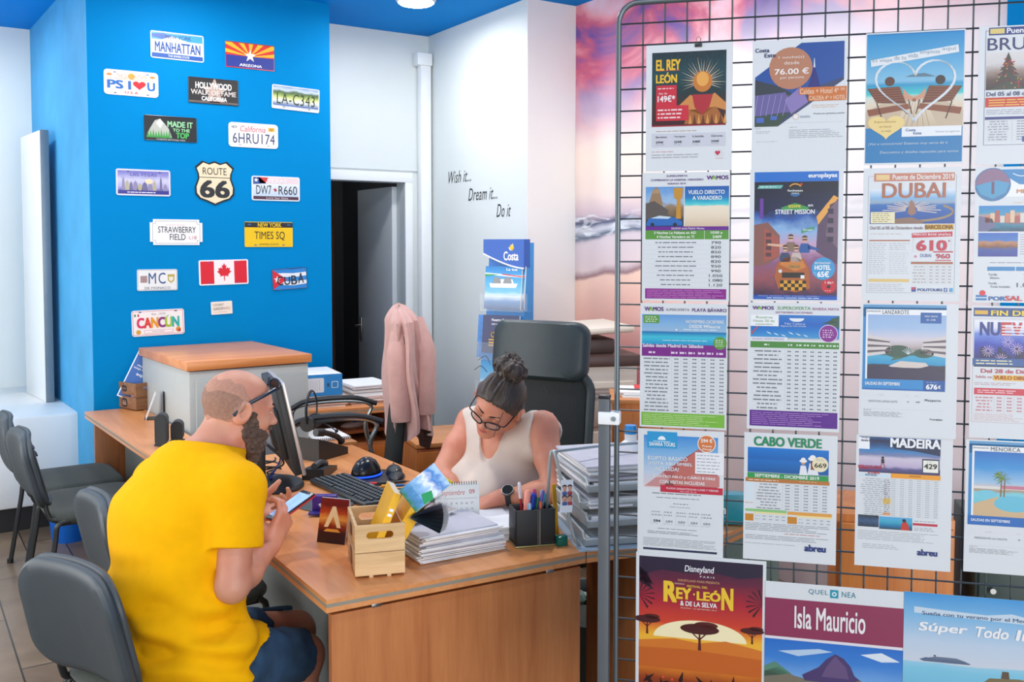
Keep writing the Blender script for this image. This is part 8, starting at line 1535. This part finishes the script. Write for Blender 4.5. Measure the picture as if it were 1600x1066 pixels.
wedge = Vol().cone(npx+UZ*.03+wl*.05, vn, .06, .024, .01).cone(npx+UZ*.03-wl*.05, vn, .06, .024, .01).cone(npx+UZ*.05, vn, .085, .022, .01).cone(npx+UZ*.05+wf_*.08, vn+wf_*.05, .085, .022, .01).field(ax); F = np.maximum(F, -wedge); F = np.maximum(F, plane(ax, npx+UZ*.035, UZ-wf_*.15))
F = F+np.minimum(folds(ax, [((.5, -.4, .7), 46, .003, 0), ((-.3, .7, .5), 38, .003, 2), ((.7, .5, .2), 52, .002, 4)]), .004); nets(F, ax, 'sleeveless_top', blo, wom, 4)
tr = Vol(); tr.trunk(wpel-UZ*.05, wpel+UZ*.05, .18, .138, .175, .135, wl, .05)
for h_, k_ in ((whR, wkR), (whL, wkL)): a_ = Vector((k_.x+.04, k_.y, .13)); tr.cone(h_, k_, .097, .068, .04); tr.cone(k_, a_, .066, .055, .03)
lo, hi = tr.box(); ax = axes(lo, hi, .008); F = np.maximum(tr.field(ax), plane(ax, wpel+UZ*.05, UZ)); nets(F, ax, 'trousers', M('dark_trousers', (38, 40, 48), rough=.9), wom)
for k_ in (wkR, wkL):
    mb = MB(); mb.ball((k_.x-.02, k_.y, .04), (.115, .042, .04), shm, 16); worn(mb.build('shoe'), wom)
# hair: cap with parting, strands drawn back into a loose bun
hairm = M('dark_brown_hair', (64, 52, 42), rough=.42, var=.35, scale=60, bump=.7, bscale=160, stretch=(1, 1, .3)); hair2 = M('dark_brown_hair_light', (84, 66, 52), spec=.2, rough=.6, var=.3, scale=60)
hx = [np.arange(wc[i]-.19, wc[i]+.2, .003, dtype=np.float32) for i in range(3)]
cap = Vol().ell(W2_(-.018, 0, .03), (.112, .092, .105), A2, .01).field(hx)
hl = plane(hx, W2_(.066, 0, .058), A2[0]*.80-A2[2]*.60)         # hairline over the forehead
back = plane(hx, W2_(-.02, 0, -.075), -A2[2])
ears = Vol()
for s_ in (-1, 1): ears.ell(W2_(.0, s_*.085, -.012), (.03, .03, .034), A2, .0)
F = np.maximum(np.maximum(np.maximum(wv_.field(hx)-.013, cap), hl), back); F = np.maximum(F, -ears.field(hx))
strand = folds(hx, [(tuple(A2[1]), 190, .0016, 0), (tuple(A2[1]*.8+A2[2]*.5), 150, .0016, 2), (tuple(A2[1]*.8-A2[2]*.5), 130, .0014, 1), (tuple(A2[1]), 330, .0009, 3)])
pl_ = np.abs(plane(hx, W2_(0, 0, 0), A2[1])); groove_ = .007*np.exp(-(pl_/.004)**2)*(plane(hx, W2_(.0, 0, .0), A2[0]) > 0)
nets(F+strand+groove_, hx, 'hair', hairm, wom, 1)
bc = W2_(-.07, -.012, .118); bv_ = Vol().ell(bc, (.046, .05, .038), A2, .02).ell(bc+A2[1]*.03-A2[0]*.01, (.03, .03, .028), A2, .02).ell(bc-A2[1]*.032+A2[2]*.008, (.03, .028, .028), A2, .02).cone(W2_(-.06, 0, .09), bc, .04, .04, .02)
bx = [np.arange(bc[i]-.1, bc[i]+.1, .003, dtype=np.float32) for i in range(3)]; nets(bv_.field(bx)+rnoise(bx, 150, .003, 4)+rnoise(bx, 260, .0016, 6), bx, 'hair_bun', hairm, wom, 1)
rnd = random.Random(11); mb = MB()
for k in range(70):
    s_ = rnd.choice((-1, 1)); b0 = rnd.uniform(.004, .066); a0 = .075-.9*b0*b0/.066; z0 = .074-.35*b0-.2*max(0, b0-.04)
    pts = []
    for t in [q/7 for q in range(8)]:
        x = a0+(-.062-a0)*t; y = s_*b0*(1+.55*math.sin(t*PI))*(1-t*.85)+(-.012)*t; q = Vector((x, y, z0+(.10-z0)*t)); e_ = ((q.x+.012)/.100)**2+(q.y/.077)**2+((q.z-.022)/.088)**2; k_ = (1/max(e_, .2))**.5
        q = Vector((-.012+(q.x+.012)*k_*1.13, q.y*k_*1.15, .022+(q.z-.022)*k_*1.14)); pts.append(W2_(q.x, q.y, q.z))
    mb.tube(smooth_path(pts, 3), .0022, (hairm, hairm, hair2)[k % 3], 5)
for k in range(46):
    d = Vector((rnd.gauss(0, 1), rnd.gauss(0, 1), rnd.gauss(.3, 1))).normalized(); t_ = d.orthogonal().normalized(); p0 = bc+d*.03; p1 = bc+d*rnd.uniform(.045, .058)+t_*.02; p2 = bc+d*rnd.uniform(.03, .062)+t_*rnd.uniform(.04, .06); mb.tube(smooth_path([p0, p1, p2], 4), .0017, (hairm, hair2)[k % 2], 5)
for (a_, b_, c_) in ((W2_(.07, .05, .05), W2_(.105, .052, .0), W2_(.104, .05, -.06)), (W2_(-.06, -.09, .10), W2_(-.07, -.12, .12), W2_(-.05, -.14, .10)), (W2_(-.10, .07, .08), W2_(-.12, .11, .07), W2_(-.12, .14, .04)), (W2_(-.03, -.085, .09), W2_(-.02, -.11, .115), W2_(.0, -.125, .10))): mb.tube(smooth_path([a_, b_, c_], 5), .0012, hairm, 5)
worn(mb.build('hair_strands'), wom)
browm = M('dark_brow_hair', (52, 40, 34), rough=.9)
rg = Vol()
for s_ in (-1, 1): rg.cone(W2_(.10, s_*.014, .026), W2_(.085, s_*.046, .031), .0045, .0028, .003)
shell(wv_, hx, rg, .002, browm, 'eyebrows', wom)
rg = Vol().ell(W2_(.104, 0, -.0635), (.014, .021, .0105), A2, .0); shell(wv_, hx, rg, .0012, M('lip_rose', (186, 92, 88), rough=.4), 'lips', wom)
rg = Vol()
for s_ in (-1, 1): rg.cone(W2_(.093, s_*.019, -.0035), W2_(.086, s_*.045, -.003), .0022, .002, .002)
shell(wv_, hx, rg, .0022, M('dark_lashes', (30, 24, 22), rough=.8), 'eyelashes', wom)
# her glasses
gl = thing('eyeglasses', 'black rimmed eyeglasses worn by the writing woman', 'glasses', tuple(W2_(.11, 0, 0))); gfm = M('black_acetate', (20, 20, 22), rough=.25); glm = M('clear_lens', (240, 246, 250), rough=.02, var=0, alpha=.12)
for s_ in (-1, 1):
    rimp = [W2_(.113-.018*((x)/.062)**2, s_*x, y) for x, y in [(.034+.026*math.copysign(abs(math.cos(t))**.7, math.cos(t)), -.006+.0165*math.copysign(abs(math.sin(t))**.7, math.sin(t))) for t in [2*PI*k/24 for k in range(24)]]]
    mb = MB(); mb.tube(rimp, .0026, gfm, 6, closed=True); worn(mb.build('rim'), gl)
    mb = MB(); mb.add(rimp, [tuple(range(24))], glm); worn(mb.build('lens'), gl)
    mb = MB(); mb.tube(smooth_path([W2_(.095, s_*.060, .002), W2_(.085, s_*.076, .004), W2_(.03, s_*.082, .008), W2_(-.012, s_*.084, .004), W2_(-.03, s_*.08, -.014)], 5), .0023, gfm, 6); worn(mb.build('temple'), gl)
mb = MB(); mb.tube(smooth_path([W2_(.111, -.009, -.002), W2_(.117, 0, .001), W2_(.111, .009, -.002)], 4), .0024, gfm, 6); worn(mb.build('bridge'), gl)
# wrist watch on her left wrist
wd = (wwL-weL).normalized(); wp = wwL-wd*.025; wt = thing('wrist_watch', 'black wrist watch on the left wrist of the woman', 'watch', wp); e1 = (UZ-wd*wd.z).normalized(); e2 = wd.cross(e1)
mb = MB(); vs = []; 
for k in range(24):
    t = 2*PI*k/24; 
    for o_ in (-.009, .009): vs.append(e1*.0315*math.cos(t)+e2*.0325*math.sin(t)+wd*o_)
mb.add(vs, [(2*k, 2*k+1, (2*k+3) % 48, (2*k+2) % 48) for k in range(24)], M('watch_strap', (26, 26, 28), rough=.5)); mb.add([v*1.06 for v in vs], [(2*k, (2*k+2) % 48, (2*k+3) % 48, 2*k+1) for k in range(24)], M('watch_strap')); mb.build('strap', wt)
dn = (e1*.75+rel(0, -1, 0)*.6).normalized(); dX = Matrix((wd, dn.cross(wd).normalized(), dn)).transposed().to_4x4(); dX.translation = dn*.034
mb = MB(); mb.cyl((0, 0, -.003), (0, 0, .006), .0215, M('dark_steel', (120, 122, 124), rough=.4, metal=.8), X=dX); mb.build('watch_case', wt); mb = MB(); mb.cyl((0, 0, .0055), (0, 0, .0068), .0195, M('watch_dial', (30, 33, 36), rough=.6, spec=.1), X=dX); mb.build('dial', wt)
# pen in her right hand
hp_ = wwR+rel(.75, -.35, -.25).normalized()*.09; pen('yellow highlighter held in the writing hand of the woman', Vector((hp_.x, hp_.y, DZ+.028)), at(687, 744, d=3.42), 'e8e04a', 'e8d820', None, r=.006)
# ------------------------------------------------------------------ light
for x, y, lab in ((1.2, 3.4, 'round ceiling light above the man'), (2.75, 3.5, 'round ceiling light above the woman'), (.2, 1.0, 'round ceiling light near the left side, outside the picture'), (0.1, 4.6, 'round ceiling light above the empty chairs'), (1.45, 5.2, 'round ceiling light close to the blue wall with plates'), (0.2, 6.9, 'round ceiling light above the window ledge')):
    downlight(x, y, lab, 24 if x > 2 else 8 if y > 6 else 9 if y > 5 else 14 if x > 1 else 12)
w = bpy.data.worlds.new('daylight'); SC.world = w; w.use_nodes = True
bg = w.node_tree.nodes['Background']; bg.inputs[0].default_value = (.98, .99, 1, 1); bg.inputs[1].default_value = .9
# daylight through the shop front behind the camera
l = bpy.data.lights.new('shop_window_daylight', 'AREA'); l.shape = 'RECTANGLE'; l.size = 6; l.size_y = 2.8; l.energy = 330; l.color = (1, .985, .96)
lo = bpy.data.objects.new('shop_window_daylight', l); COL.objects.link(lo); lo.location = (0, -4.6, 1.8); lo.rotation_euler = (R_(90), 0, 0)
l2 = bpy.data.lights.new('unseen_window_daylight', 'AREA'); l2.shape = 'RECTANGLE'; l2.size = 4.0; l2.size_y = 1.9; l2.energy = 75; l2.color = (1, .99, .97)
lo2 = bpy.data.objects.new('unseen_window_daylight', l2); COL.objects.link(lo2); lo2.location = (-1.4, 4.25, 1.7); lo2.rotation_euler = (R_(90), 0, R_(-90))
SC.view_settings.view_transform = 'Standard'; SC.view_settings.look = 'None'; SC.view_settings.exposure = .10; SC.view_settings.gamma = 1
try: SC.view_settings.use_curve_mapping = False
except Exception: pass
SC.cycles.max_bounces = 7; SC.cycles.diffuse_bounces = 4; SC.cycles.glossy_bounces = 3; SC.cycles.transparent_max_bounces = 10
SC.cycles.sample_clamp_indirect = 4; SC.cycles.caustics_reflective = False; SC.cycles.caustics_refractive = False
try: SC.cycles.use_denoising = True
except Exception: pass
